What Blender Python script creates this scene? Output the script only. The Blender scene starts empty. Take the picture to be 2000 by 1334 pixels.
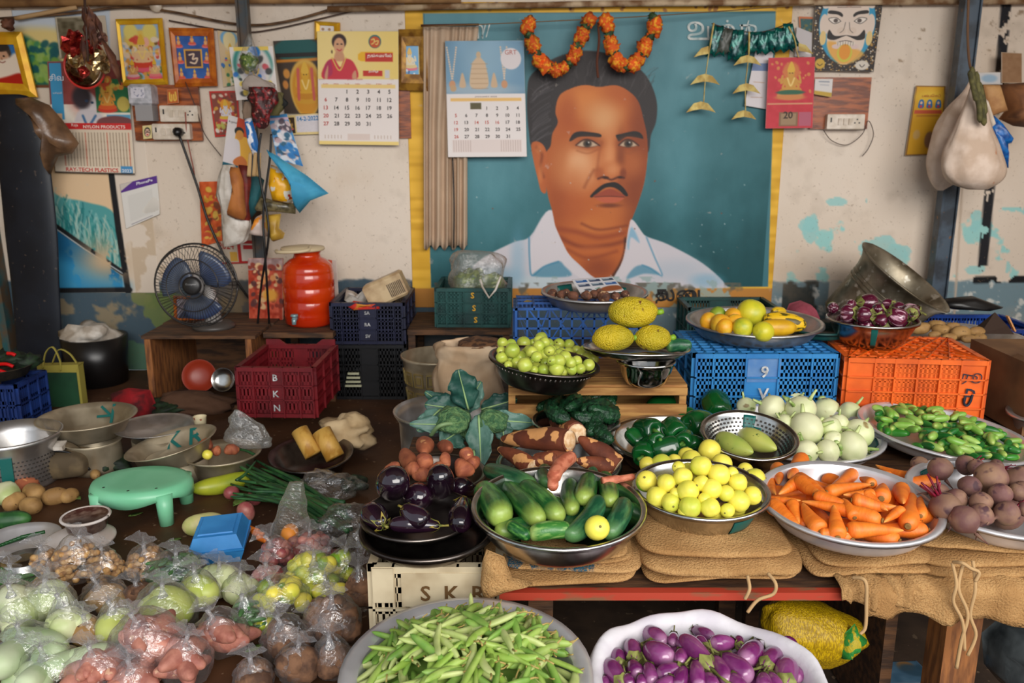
import bpy,math,random
import numpy as np
from mathutils import Vector,Matrix,Euler,noise as mnoise
# -- camera, sky, lights
sc=bpy.context.scene
COL=sc.collection
EYE=Vector((0.0,0.0,1.31));PITCH=math.radians(13.5);FPX=1650.0
cam_d=bpy.data.cameras.new('camera');cam=bpy.data.objects.new('camera',cam_d);COL.objects.link(cam)
cam.location=EYE;cam.rotation_euler=(math.pi/2-PITCH,0,0)
cam_d.sensor_width=36.0;cam_d.lens=36.0*FPX/2000.0;cam_d.clip_start=0.05
cam_d.dof.use_dof=True;cam_d.dof.focus_distance=2.25;cam_d.dof.aperture_fstop=4.5
sc.camera=cam
sc.view_settings.view_transform='Standard';sc.view_settings.look='None'
sc.view_settings.exposure=0.0;sc.view_settings.gamma=1.0;sc.view_settings.use_curve_mapping=False
world=bpy.data.worlds.new('sky');sc.world=world;world.use_nodes=True
bg=world.node_tree.nodes['Background']
bg.inputs[0].default_value=(0.80,0.90,1.0,1);bg.inputs[1].default_value=0.8
def area(name,loc,rot,sx,sy,power,col):
 d=bpy.data.lights.new(name,'AREA');d.shape='RECTANGLE';d.size=sx;d.size_y=sy;d.energy=power;d.color=col
 o=bpy.data.objects.new(name,d);COL.objects.link(o);o.location=loc;o.rotation_euler=[math.radians(a)for a in rot];return o
area('street_daylight',(1.6,-4.4,3.5),(73,0,9),6.0,3.0,560,(1.0,0.955,0.90))
area('right_area_light',(3.1,0.6,2.2),(66,0,62),2.2,1.6,30,(1.0,0.97,0.92))  # weak warm area light from the upper right; no doorway is modelled there
# -- helpers
R=random.Random(7)
def lin(c):
 return tuple((x/255/12.92)if x/255<=.04045 else((x/255+.055)/1.055)**2.4 for x in c[:3])
FWD=Vector((0,math.cos(PITCH),-math.sin(PITCH)));UP=Vector((0,math.sin(PITCH),math.cos(PITCH)))
def ray(px,py):return FWD+Vector((1,0,0))*((px-1000)/FPX)-UP*((py-667)/FPX)
def on_y(px,py,Y):
 d=ray(px,py);return EYE+d*(Y/d.y)
def on_z(px,py,z):
 d=ray(px,py);return EYE+d*((z-EYE.z)/d.z)
def on_f(px,py,f,z0=.3,it=12):
 z=z0
 for _ in range(it):
  p=on_z(px,py,z);z=.5*z+.5*f(p.x,p.y)
 return on_z(px,py,z)
def depth(p):return(p-EYE).dot(FWD)
def msize(px,p):return px*depth(p)/FPX
def dome(cx,cy,rad,z0,h):
 return lambda x,y:z0+h*max(0,1-((x-cx)**2+(y-cy)**2)/rad**2)
def cr(pts,n=6,closed=False):
 P=[np.array(p,float)for p in pts];out=[];m=len(P)
 for i in range(m if closed else m-1):
  p0=P[(i-1)%m]if closed or i>0 else P[0];p1=P[i];p2=P[(i+1)%m]
  p3=P[(i+2)%m]if closed or i+2<m else P[-1]
  for k in range(n):
   t=k/n
   out.append(.5*((2*p1)+(p2-p0)*t+(2*p0-5*p1+4*p2-p3)*t*t+(3*p1-p0-3*p2+p3)*t**3))
 if not closed:out.append(P[-1])
 return out
def frame(d):
 d=Vector(d).normalized();a=Vector((0,0,1))if abs(d.z)<.95 else Vector((1,0,0))
 u=a.cross(d).normalized();return u,d.cross(u)
def rotz_to(d):
 """rotation matrix taking local +z onto d"""
 d=Vector(d).normalized();u,v=frame(d)
 return Matrix((u,v,d)).transposed()
class MB:
 def __init__(s):s.v=[];s.f=[];s.m=[];s.s=[]
 def add(s,vs,fs,m=0,sm=True,M=None):
  b=len(s.v)
  s.v+=[tuple(M@Vector(p))for p in vs]if M is not None else[tuple(p)for p in vs]
  s.f+=[tuple(i+b for i in f)for f in fs];s.m+=[m]*len(fs);s.s+=[sm]*len(fs);return s
 def box(s,c,sz,rot=None,m=0,M=None,bev=0):
  x,y,z=[q/2 for q in sz]
  if bev:
   b=min(bev,x*.9,y*.9,z*.9);vs=[]
   for k in(-1,1):
    for(zz,o)in((z,b),(z-b,0))if k>0 else((z-b,0),(z,b)):
     for(sx,sy)in((-1,-1),(1,-1),(1,1),(-1,1)):
      vs.append((sx*(x-o),sy*(y-o),k*zz))
   r0,r1,r2,r3=[4,5,6,7],[0,1,2,3],[12,13,14,15],[8,9,10,11]
   fs=[tuple(reversed(r0)),tuple(r3)]
   fs=[(7,6,5,4),tuple(r3)]
   for a,bb in((r0,r1),(r1,r2),(r2,r3)):
    for i in range(4):
     j=(i+1)%4;fs.append((a[i],a[j],bb[j],bb[i]))
  else:
   vs=[(-x,-y,-z),(x,-y,-z),(x,y,-z),(-x,y,-z),(-x,-y,z),(x,-y,z),(x,y,z),(-x,y,z)]
   fs=[(3,2,1,0),(4,5,6,7),(0,1,5,4),(1,2,6,5),(2,3,7,6),(3,0,4,7)]
  T=Matrix.Translation(c)
  if rot is not None:T=T@(rot.to_4x4()if isinstance(rot,Matrix)else Euler(rot).to_matrix().to_4x4())
  return s.add(vs,fs,m,False,M@T if M is not None else T)
 def lathe(s,prof,n=32,m=0,M=None,sm=True,fn=None):
  vs=[];fs=[];k=len(prof);rows=[]
  for(r,z)in prof:
   if r<1e-6:rows.append([len(vs)]);vs.append((0,0,z))
   else:
    rows.append(list(range(len(vs),len(vs)+n)))
    vs+=[(r*math.cos(2*math.pi*i/n),r*math.sin(2*math.pi*i/n),z)for i in range(n)]
  for a,b in zip(rows,rows[1:]):
   for i in range(n):
    j=(i+1)%n
    if len(a)==1 and len(b)==1:continue
    if len(a)==1:fs.append((a[0],b[j],b[i]))
    elif len(b)==1:fs.append((a[i],a[j],b[0]))
    else:fs.append((a[i],a[j],b[j],b[i]))
  if fn:vs=[fn(*p)for p in vs]
  return s.add(vs,fs,m,sm,M)
 def tube(s,pts,rad,n=8,m=0,M=None,sm=True,flat=1.0):
  pts=[Vector(p)for p in pts];k=len(pts)
  rads=[rad]*k if not hasattr(rad,'__len__')else list(rad)
  vs=[];fs=[];u=None
  for i in range(k):
   t=(pts[min(i+1,k-1)]-pts[max(i-1,0)])
   t=t.normalized()if t.length>1e-9 else Vector((0,0,1))
   if u is None:u,w=frame(t)
   else:
    u=(u-t*u.dot(t));u=u.normalized()if u.length>1e-6 else frame(t)[0]
    w=t.cross(u)
   for j in range(n):
    a=2*math.pi*j/n;vs.append(pts[i]+(u*math.cos(a)+w*(math.sin(a)*flat))*rads[i])
  for i in range(k-1):
   for j in range(n):
    q=(j+1)%n;fs.append((i*n+j,i*n+q,(i+1)*n+q,(i+1)*n+j))
  fs.append(tuple(reversed(range(n))));fs.append(tuple(range((k-1)*n,k*n)))
  return s.add(vs,fs,m,sm,M)
 def grid(s,P,m=0,sm=True,M=None,thick=0,nrm=None):
  """P: rows of points; thick gives it a back and a rim along nrm"""
  h=len(P);w=len(P[0]);vs=[Vector(p)for r in P for p in r]
  fs=[(i*w+j,i*w+j+1,(i+1)*w+j+1,(i+1)*w+j)for i in range(h-1)for j in range(w-1)]
  if thick:
   nv=Vector(nrm)*thick;b=len(vs);vs+=[p+nv for p in vs]
   fs+=[tuple(b+i for i in reversed(f))for f in fs]
   per=[j for j in range(w)]+[i*w+w-1 for i in range(1,h)]+[(h-1)*w+j for j in range(w-2,-1,-1)]+[i*w for i in range(h-2,0,-1)]
   for a,c in zip(per,per[1:]+per[:1]):fs.append((c,a,b+a,b+c))
  return s.add(vs,fs,m,sm,M)
 def prism(s,poly,y0,y1,m=0,M=None,sm=False):
  """polygon in x,z extruded along y"""
  n=len(poly);vs=[(p[0],y0,p[1])for p in poly]+[(p[0],y1,p[1])for p in poly]
  fs=[tuple(range(n)),tuple(reversed(range(n,2*n)))]+[((i+1)%n,i,n+i,n+(i+1)%n)for i in range(n)]
  return s.add(vs,fs,m,sm,M)
 def move(s,fn):s.v=[tuple(fn(*p))for p in s.v];return s
 def mesh(s,name,mats):
  me=bpy.data.meshes.new(name);me.from_pydata(s.v,[],s.f)
  for q in(mats if isinstance(mats,(list,tuple))else[mats]):me.materials.append(q)
  me.polygons.foreach_set('material_index',s.m);me.polygons.foreach_set('use_smooth',s.s);me.update();return me
 def build(s,name,mats,parent=None,loc=None,rot=None,**kw):return put(name,s.mesh(name,mats),parent,loc,rot,**kw)
def put(name,me,parent=None,loc=None,rot=None,scale=None,label=None,cat=None,group=None,kind=None):
 o=bpy.data.objects.new(name,me);COL.objects.link(o)
 if parent is not None:o.parent=parent
 if loc is not None:o.location=loc
 if rot is not None:o.rotation_euler=rot.to_euler()if isinstance(rot,Matrix)else rot
 if scale is not None:o.scale=scale
 for k,q in(('label',label),('category',cat),('group',group),('kind',kind)):
  if q:o[k]=q
 return o
def thing(name,label,cat,loc=(0,0,0),rot=None,group=None,scale=None):return put(name,None,None,loc,rot,scale,label,cat,group)
def struct(mb,name,mats):return mb.build(name,mats,kind='structure')
def kids(o):return[c for c in KIDS.get(o.name,[])]
def dup(root,loc=None,rot=None,scale=None,label=None,group=None,parent=None):
 r=root.copy();COL.objects.link(r)
 if parent is not None:r.parent=parent
 if loc is not None:r.location=loc
 if rot is not None:r.rotation_euler=rot.to_euler()if isinstance(rot,Matrix)else rot
 if scale is not None:r.scale=scale if hasattr(scale,'__len__')else(scale,)*3
 if label:r['label']=label
 if group:r['group']=group
 for c in root.children:dup(c,parent=r)
 return r
 # -- materials
MATS={}
def mat(name,c,rough=.5,metal=0.,spec=.5,c2=None,sc2=8.,lo=.4,hi=.6,det=3.,streak=None,rnd=0.,bump=None,grad=None,coat=0.,sss=0.,spots=None,emit=None,grad2=None):
 if name in MATS:return MATS[name]
 m=bpy.data.materials.new(name);m.use_nodes=True;nt=m.node_tree;N=nt.nodes;L=nt.links;b=N['Principled BSDF']
 b.inputs['Roughness'].default_value=rough;b.inputs['Metallic'].default_value=metal;b.inputs['Specular IOR Level'].default_value=spec
 b.inputs['Coat Weight'].default_value=coat
 if sss:b.inputs['Subsurface Weight'].default_value=sss;b.inputs['Subsurface Radius'].default_value=(.01,.006,.004)
 tc=N.new('ShaderNodeTexCoord')
 def mix(fac,A,B,mode='MIX'):
  q=N.new('ShaderNodeMix');q.data_type='RGBA';q.blend_type=mode
  for sock,val in((q.inputs[0],fac),(q.inputs[6],A),(q.inputs[7],B)):
   if hasattr(val,'is_linked'):L.new(val,sock)
   else:sock.default_value=val if isinstance(val,(int,float))else(*lin(val),1)
  return q.outputs[2]
 def noise(scale,det=3.,st=None):
  mp=N.new('ShaderNodeMapping');L.new(tc.outputs['Object'],mp.inputs[0])
  oi=N.new('ShaderNodeObjectInfo');mu=N.new('ShaderNodeMath');mu.operation='MULTIPLY';mu.inputs[1].default_value=7.
  L.new(oi.outputs['Random'],mu.inputs[0]);cb=N.new('ShaderNodeCombineXYZ');L.new(mu.outputs[0],cb.inputs[2]);L.new(mu.outputs[0],cb.inputs[0]);L.new(cb.outputs[0],mp.inputs['Location'])
  if st:mp.inputs['Scale'].default_value=st
  n=N.new('ShaderNodeTexNoise');n.inputs['Scale'].default_value=scale;n.inputs['Detail'].default_value=det;L.new(mp.outputs[0],n.inputs[0]);return n.outputs[0]
 def ramp(x,lo,hi):
  q=N.new('ShaderNodeMapRange');q.inputs[1].default_value=lo;q.inputs[2].default_value=hi;L.new(x,q.inputs[0]);q.clamp=True;return q.outputs[0]
 cur=c
 if c2:cur=mix(ramp(noise(sc2,det,streak),lo,hi),cur,c2)
 for g in(grad,grad2):
  if g:
   ax,g0,g1,gc=g;sp=N.new('ShaderNodeSeparateXYZ');L.new(tc.outputs['Object'],sp.inputs[0])
   cur=mix(ramp(sp.outputs[ax],g0,g1),cur,gc)
 if spots:
  sscale,slo,shi,scol=spots;cur=mix(ramp(noise(sscale,2.),slo,shi),cur,scol)
 if rnd:
  oi=N.new('ShaderNodeObjectInfo');hs=N.new('ShaderNodeHueSaturation')
  q=N.new('ShaderNodeMapRange');q.inputs[3].default_value=1-rnd;q.inputs[4].default_value=1+rnd*.6;L.new(oi.outputs['Random'],q.inputs[0]);L.new(q.outputs[0],hs.inputs['Value'])
  if hasattr(cur,'is_linked'):L.new(cur,hs.inputs['Color'])
  else:hs.inputs['Color'].default_value=(*lin(cur),1)
  cur=hs.outputs[0]
 if hasattr(cur,'is_linked'):L.new(cur,b.inputs['Base Color'])
 else:b.inputs['Base Color'].default_value=(*lin(cur),1)
 if bump:
  bs,bst=bump[:2];bn=N.new('ShaderNodeBump');bn.inputs['Strength'].default_value=bst;bn.inputs['Distance'].default_value=bump[3]if len(bump)>3 else.004
  L.new(noise(bs,4.,bump[2]if len(bump)>2 else None),bn.inputs['Height']);L.new(bn.outputs[0],b.inputs['Normal'])
 if emit:b.inputs['Emission Color'].default_value=(*lin(emit[0]),1);b.inputs['Emission Strength'].default_value=emit[1]
 MATS[name]=m;return m
def vcol_mat(name,rough=.6,spec=.3,wear=None,bump=None):
 """paint or print: colours come from the mesh's own colour attribute, wear from noise"""
 if name in MATS:return MATS[name]
 m=bpy.data.materials.new(name);m.use_nodes=True;nt=m.node_tree;N=nt.nodes;L=nt.links;b=N['Principled BSDF']
 b.inputs['Roughness'].default_value=rough;b.inputs['Specular IOR Level'].default_value=spec
 a=N.new('ShaderNodeAttribute');a.attribute_name='Col';cur=a.outputs['Color']
 tc=N.new('ShaderNodeTexCoord')
 for(s,lo,hi,col,st)in(wear or[]):
  n=N.new('ShaderNodeTexNoise');n.inputs['Scale'].default_value=s;n.inputs['Detail'].default_value=5.;L.new(tc.outputs['Object'],n.inputs[0])
  q=N.new('ShaderNodeMapRange');q.inputs[1].default_value=lo;q.inputs[2].default_value=hi;q.inputs[4].default_value=st;L.new(n.outputs[0],q.inputs[0])
  x=N.new('ShaderNodeMix');x.data_type='RGBA';L.new(q.outputs[0],x.inputs[0]);L.new(cur,x.inputs[6]);x.inputs[7].default_value=(*lin(col),1);cur=x.outputs[2]
 L.new(cur,b.inputs['Base Color'])
 if bump:
  n=N.new('ShaderNodeTexNoise');n.inputs['Scale'].default_value=bump[0];n.inputs['Detail'].default_value=5.;L.new(tc.outputs['Object'],n.inputs[0])
  bn=N.new('ShaderNodeBump');bn.inputs['Strength'].default_value=bump[1];bn.inputs['Distance'].default_value=.004;L.new(n.outputs[0],bn.inputs['Height']);L.new(bn.outputs[0],b.inputs['Normal'])
 MATS[name]=m;return m
def film_mat(name,tint=(225,225,230),body=.10,rough=.18,gl=.35,crinkle=60.):
 """thin clear plastic: mostly lets light straight through, glossy creases, a little milky"""
 if name in MATS:return MATS[name]
 m=bpy.data.materials.new(name);m.use_nodes=True;nt=m.node_tree;N=nt.nodes;L=nt.links;N.remove(N['Principled BSDF'])
 out=N['Material Output'];tr=N.new('ShaderNodeBsdfTransparent');g=N.new('ShaderNodeBsdfGlossy');g.inputs['Roughness'].default_value=rough
 d=N.new('ShaderNodeBsdfDiffuse');d.inputs[0].default_value=(*lin(tint),1);t2=N.new('ShaderNodeBsdfTranslucent');t2 .inputs[0].default_value=(*lin(tint),1)
 ad=N.new('ShaderNodeMixShader');L.new(d.outputs[0],ad.inputs[1]);L.new(t2 .outputs[0],ad.inputs[2])
 lw=N.new('ShaderNodeLayerWeight');lw.inputs[0].default_value=.35
 tc=N.new('ShaderNodeTexCoord');n=N.new('ShaderNodeTexNoise');n.inputs['Scale'].default_value=crinkle;n.inputs['Detail'].default_value=3.;n.inputs['Distortion'].default_value=1.5;L.new(tc.outputs['Object'],n.inputs[0])
 bn=N.new('ShaderNodeBump');bn.inputs['Strength'].default_value=.8;bn.inputs['Distance'].default_value=.006;L.new(n.outputs[0],bn.inputs['Height'])
 for q in(g,lw,d):L.new(bn.outputs[0],q.inputs['Normal'])
 f1=N.new('ShaderNodeMapRange');L.new(lw.outputs['Facing'],f1 .inputs[0]);f1 .inputs[1].default_value=.2;f1 .inputs[3].default_value=gl*.3;f1 .inputs[4].default_value=gl
 f2=N.new('ShaderNodeMapRange');L.new(lw.outputs['Facing'],f2 .inputs[0]);f2 .inputs[1].default_value=.25;f2 .inputs[3].default_value=body*.5;f2 .inputs[4].default_value=min(1,body*3.2)
 a=N.new('ShaderNodeMixShader');L.new(f2 .outputs[0],a.inputs[0]);L.new(tr.outputs[0],a.inputs[1]);L.new(ad.outputs[0],a.inputs[2])
 c=N.new('ShaderNodeMixShader');L.new(f1 .outputs[0],c.inputs[0]);L.new(a.outputs[0],c.inputs[1]);L.new(g.outputs[0],c.inputs[2])
 L.new(c.outputs[0],out.inputs[0]);MATS[name]=m;return m
 # -- painter: flat art as vertex colours on a fine grid
class Art:
 """u runs right, v runs DOWN, in any units; colours are sRGB 0-255"""
 def __init__(s,u0,v0,u1,v1,nu,nv,base=(255,255,255)):
  s.u0,s.v0,s.u1,s.v1,s.nu,s.nv=u0,v0,u1,v1,nu,nv
  u=np.linspace(u0,u1,nu);v=np.linspace(v0,v1,nv);s.U,s.V=np.meshgrid(u,v)
  s.C=np.ones((nv,nu,3))*np.array(base,float);s.px=max((u1-u0)/nu,(v1-v0)/nv)
 def win(s,a0,b0,a1,b1):
  i0=int(max(0,(a0-s.u0)/(s.u1-s.u0)*(s.nu-1)-1));i1=int(min(s.nu,(a1-s.u0)/(s.u1-s.u0)*(s.nu-1)+2))
  j0=int(max(0,(b0-s.v0)/(s.v1-s.v0)*(s.nv-1)-1));j1=int(min(s.nv,(b1-s.v0)/(s.v1-s.v0)*(s.nv-1)+2))
  return slice(j0,max(j0,j1)),slice(i0,max(i0,i1))
 def blend(s,w,a,col):
  a=np.clip(a,0,1)[...,None];s.C[w]=s.C[w]*(1-a)+np.array(col,float)*a
 def poly(s,pts,col,soft=0.,alpha=1.,smooth=True):
  P=np.array(cr(pts,5,True)if smooth else pts,float);soft=max(soft,s.px*.6);g=soft
  w=s.win(P[:,0].min()-g,P[:,1].min()-g,P[:,0].max()+g,P[:,1].max()+g);U=s.U[w];V=s.V[w]
  if U.size==0:return s
  d2=np.full(U.shape,1e18);ins=np.zeros(U.shape,bool)
  for a,b in zip(P,np.roll(P,-1,0)):
   e=b-a;L2=e@e+1e-12;t=np.clip(((U-a[0])*e[0]+(V-a[1])*e[1])/L2,0,1)
   d2=np.minimum(d2,(U-a[0]-t*e[0])**2+(V-a[1]-t*e[1])**2)
   if a[1]!=b[1]:
    ins^=((a[1]>V)!=(b[1]>V))&(U<(b[0]-a[0])*(V-a[1])/(b[1]-a[1])+a[0])
  d=np.sqrt(d2)*np.where(ins,-1,1);x=np.clip(.5-d/(2*soft),0,1);s.blend(w,x*x*(3-2*x)*alpha,col);return s
 def ell(s,cx,cy,rx,ry,col,soft=.15,alpha=1.,rot=0.):
  m=max(rx,ry)*(1+soft);w=s.win(cx-m,cy-m,cx+m,cy+m);U=s.U[w]-cx;V=s.V[w]-cy
  c,q=math.cos(rot),math.sin(rot);d=np.sqrt(((U*c+V*q)/rx)**2+((V*c-U*q)/ry)**2)
  sf=max(soft,s.px/max(min(rx,ry),1e-6)*.6);x=np.clip(.5-(d-1)/(2*sf),0,1);s.blend(w,x*x*(3-2*x)*alpha,col);return s
 def rect(s,a0,b0,a1,b1,col,alpha=1.):
  return s.poly([(a0,b0),(a1,b0),(a1,b1),(a0,b1)],col,0,alpha,False)
 def line(s,pts,wd,col,soft=0.,alpha=1.,smooth=True):
  P=np.array(cr(pts,6)if smooth and len(pts)>2 else pts,float);soft=max(soft,s.px*.6);g=wd+soft
  w=s.win(P[:,0].min()-g,P[:,1].min()-g,P[:,0].max()+g,P[:,1].max()+g);U=s.U[w];V=s.V[w]
  if U.size==0:return s
  d2=np.full(U.shape,1e18)
  for a,b in zip(P,P[1:]):
   e=b-a;t=np.clip(((U-a[0])*e[0]+(V-a[1])*e[1])/(e@e+1e-12),0,1)
   d2=np.minimum(d2,(U-a[0]-t*e[0])**2+(V-a[1]-t*e[1])**2)
  x=np.clip(.5-(np.sqrt(d2)-wd/2)/(2*soft),0,1);s.blend(w,x*x*(3-2*x)*alpha,col);return s
 def noise(s,amp,cells,seed=0,box=None):
  r=np.random.RandomState(seed);ny,nx=cells;g=r.rand(ny+2,nx+2)
  y=(s.V-s.v0)/(s.v1-s.v0)*ny;x=(s.U-s.u0)/(s.u1-s.u0)*nx
  i=np.clip(y.astype(int),0,ny);j=np.clip(x.astype(int),0,nx);fy=y-i;fx=x-j;fy=fy*fy*(3-2*fy);fx=fx*fx*(3-2*fx)
  q=g[i,j]*(1-fx)*(1-fy)+g[i,j+1]*fx*(1-fy)+g[i+1,j]*(1-fx)*fy+g[i+1,j+1]*fx*fy
  s.C+=((q-.5)*2*amp)[...,None];return q
 def scatter(s,box,n,rad,cols,seed=1,soft=.3,alpha=.9):
  r=random.Random(seed)
  for _ in range(n):
   q=rad*r.uniform(.5,1.3);s.ell(r.uniform(box[0],box[2]),r.uniform(box[1],box[3]),q,q*r.uniform(.6,1.6),r.choice(cols),soft,alpha,r.uniform(0,3))
  return s
 def mesh(s,name,corner,m,thick=.002,bulge=None):
  """corner: TL,TR,BR,BL points of the sheet"""
  TL,TR,BR,BL=[np.array(p,float)for p in corner]
  a=((s.U-s.u0)/(s.u1-s.u0))[...,None];b=((s.V-s.v0)/(s.v1-s.v0))[...,None]
  P=TL*(1-a)*(1-b)+TR*a*(1-b)+BR*a*b+BL*(1-a)*b
  n=np.cross(TR-TL,TL-BL);n=-n/np.linalg.norm(n)
  if n[1]<0:n=-n
  if bulge is not None:P=P-n*bulge(a,b)
  nv,nu=s.nv,s.nu;front=P.reshape(-1,3)
  id_=np.arange(nv*nu).reshape(nv,nu)
  q=np.stack([id_[:-1,:-1],id_[1:,:-1],id_[1:,1:],id_[:-1,1:]],-1).reshape(-1,4)
  per=np.concatenate([id_[0,:],id_[1:,-1],id_[-1,-2::-1],id_[-2:0:-1,0]]);nb=len(per)
  back=front[per]+n*thick;bi=np.arange(nb)+nv*nu;nx=np.roll(np.arange(nb),-1)
  sk=np.stack([per,per[nx],bi[nx],bi],-1)
  V=np.concatenate([front,back]);me=bpy.data.meshes.new(name)
  me.vertices.add(len(V));me.vertices.foreach_set('co',V.ravel())
  F=np.concatenate([q,sk]);nl=F.size+nb
  me.loops.add(nl);me.loops.foreach_set('vertex_index',np.concatenate([F.ravel(),bi[::-1]]))
  me.polygons.add(len(F)+1);st=np.concatenate([np.arange(len(F))*4,[F.size]]);me.polygons.foreach_set('loop_start',st)
  me.update(calc_edges=True)
  c=np.clip(s.C.reshape(-1,3),0,255)/255;c=np.where(c<=.04045,c/12.92,((c+.055)/1.055)**2.4)
  c=np.concatenate([c,c[per]]);c=np.concatenate([c,np.ones((len(c),1))],1)
  at=me.color_attributes.new('Col','FLOAT_COLOR','POINT');at.data.foreach_set('color',c.astype(np.float32).ravel())
  me.materials.append(m);me.validate();return me
  # -- lettering
TXT={}
def text_geo(t,bold=False,shear=0.):
 k=(t,bold,shear)
 if k in TXT:return TXT[k]
 cu=bpy.data.curves.new('t','FONT');cu.body=t;cu.resolution_u=2;cu.align_x='CENTER';cu.align_y='CENTER';cu.size=1.;cu.shear=shear
 if bold:cu.offset=.018
 o=bpy.data.objects.new('t',cu);COL.objects.link(o);dg=bpy.context.evaluated_depsgraph_get();dg.update()
 me=bpy.data.meshes.new_from_object(o.evaluated_get(dg));vs=[tuple(v.co)for v in me.vertices];fs=[tuple(p.vertices)for p in me.polygons]
 bpy.data.objects.remove(o);bpy.data.meshes.remove(me);bpy.data.curves.remove(cu)
 if vs:
  x0=min(v[0]for v in vs);x1=max(v[0]for v in vs);y0=min(v[1]for v in vs);y1=max(v[1]for v in vs)
  vs=[((v[0]-(x0+x1)/2),(v[1]-(y0+y1)/2))for v in vs];TXT[k]=(vs,fs,x1-x0,y1-y0)
 else:TXT[k]=([],[],1,1)
 return TXT[k]
class Sheet:
 """a flat sheet given by its four corners; lettering goes on it in u,v (0..1, v down)"""
 def __init__(s,TL,TR,BR,BL):s.c=[Vector(p)for p in(TL,TR,BR,BL)];n=(s.c[1]-s.c[0]).cross(s.c[0]-s.c[3]).normalized();s.n=n if n.y<0 else-n
 def at(s,u,v,off=0.):
  a,b,c,d=s.c;return a*(1-u)*(1-v)+b*u*(1-v)+c*u*v+d*(1-u)*v+s.n*off
 def text(s,mb,t,u,v,w=None,h=None,m=0,bold=False,off=.0015,shear=0.,rot=0.):
  """centre u,v; width or height in u or v units (keeps the letter shape when one is given)"""
  vs,fs,tw,th=text_geo(t,bold,shear);U=(s.c[1]-s.c[0]);W=U.length;H=(s.c[3]-s.c[0]).length
  kx=w*W/tw if w else None;ky=h*H/th if h else None;kx=kx or ky;ky=ky or kx
  cs,sn=math.cos(rot),math.sin(rot)
  pts=[s.at(u+(x*kx*cs-y*ky*sn)/W,v-(x*kx*sn+y*ky*cs)/H,off)for x,y in vs]
  mb.add(pts,fs,m,False);return s
 def quad(s,mb,u0,v0,u1,v1,m=0,off=.001):mb.add([s.at(u0,v1,off),s.at(u1,v1,off),s.at(u1,v0,off),s.at(u0,v0,off)],[(0,1,2,3)],m,False);return s
 # -- the setting
WY=4.75
def wp(px,py):p=on_y(px,py,WY);return(p.x,-p.z)
def fbm(U,V,scale,seed=0,octs=4):
 r=np.random.RandomState(seed);out=np.zeros(U.shape);amp=1.;tot=0
 for k in range(octs):
  g=r.rand(128,128);x=U*scale+37.1*k;y=V*scale+11.7*k;i=np.floor(y).astype(int);j=np.floor(x).astype(int);fy=y-i;fx=x-j
  fy=fy*fy*(3-2*fy);fx=fx*fx*(3-2*fx);G=lambda a,b:g[a%128,b%128]
  out+=amp*(G(i,j)*(1-fx)*(1-fy)+G(i,j+1)*fx*(1-fy)+G(i+1,j)*(1-fx)*fy+G(i+1,j+1)*fx*fy);tot+=amp;amp*=.55;scale*=2.03
 return out/tot
WX0,WX1,WZ1=-2.95,3.15,2.45
wa=Art(WX0,-WZ1,WX1,0.,720,300,(226,210,193))
n1=fbm(wa.U,wa.V,1.6,1);n2=fbm(wa.U,wa.V,9.,2);n3=fbm(wa.U,wa.V,5.,3,5);n4=fbm(wa.U,wa.V,22.,4,3)
wa.C+=((n1-.5)*26)[...,None]*np.array([.8,1,1.2]);wa.C-=(np.clip(n2-.6,0,1)*60)[...,None]
Zg=-wa.V;full=(slice(None),slice(None))
wa.blend(full,np.clip((n4-.76)*10,0,.6)*(Zg>1.7),(120,95,70))
xl,xr=wp(650,600)[0],wp(1000,600)[0]
zd=-wp(1000,546)[1]
lowmask=np.clip((zd+.42-Zg)/.5,0,1)*(wa.U>wp(1540,500)[0])
wa.blend(full,np.clip((n3-.665+.05*lowmask)*30,0,.9)*(lowmask>0.02),(150,208,204))
for(px,py,w,h)in((1583,450,14,22),(1575,440,20,10),(1715,482,36,16),(1755,490,20,12),(1634,394,16,7),(1693,392,5,8),(1905,440,9,22),(1895,526,24,9),(1968,525,6,12),(1753,500,14,18),(1687,500,8,12),(940,520,4,8)):
 u,v=wp(px,py);k=WY/FPX*.98;r2=((wa.U-u)/(w*k))**2+((wa.V-v)/(h*k))**2
 wa.blend(full,np.clip((1.1-r2+(n2-.5)*4.5)*6,0,.8),(150,204,202))
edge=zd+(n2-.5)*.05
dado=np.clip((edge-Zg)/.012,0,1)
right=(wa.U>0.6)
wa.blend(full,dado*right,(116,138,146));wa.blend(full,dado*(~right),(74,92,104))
wa.blend(full,dado*np.clip((n4-.62)*14,0,1)*right,(198,198,192))
peel=(wa.U>wp(1620,560)[0])&(wa.U<wp(1790,560)[0])
wa.blend(full,dado*peel*np.clip((n3-.44)*16,0,1),(206,196,182));wa.blend(full,dado*peel*np.clip((n2-.60)*16,0,1),(96,172,176))
dk=(wa.U>wp(1530,560)[0])&(wa.U<wp(1600,560)[0]);wa.blend(full,dado*dk*np.clip((n2-.36)*12,0,.95),(58,62,60))
lf=(wa.U<wp(520,560)[0])
wa.blend(full,dado*lf*np.clip((n3-.61)*18,0,.8),(160,140,108))
for(px,py,w,h)in((320,605,34,38),(300,580,40,20),(345,620,22,26),(250,690,26,26),(240,720,20,14),(275,700,22,30)):
 u,v=wp(px,py);k=WY/FPX;r2=((wa.U-u)/(w*k))**2+((wa.V-v)/(h*k))**2
 wa.blend(full,np.clip((1.2-r2+(n2-.5)*2.5)*5,0,.9),(112,128,76)if py<650 else(92,128,104))
wa.blend(full,np.clip((n2-.50)*14,0,.8)*np.exp(-((wa.U-wp(265,520)[0])/.16)**2-((wa.V-wp(265,520)[1])/.16)**2),(188,158,118))
def wl(pts,w,c,t=.55):
 q=[wp(*p)for p in pts];a=Art.__new__(Art);C0=wa.C.copy();wa.line(q,w,c,.004,1,False);m=(n4>t);wa.C[m]=C0[m]
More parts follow.
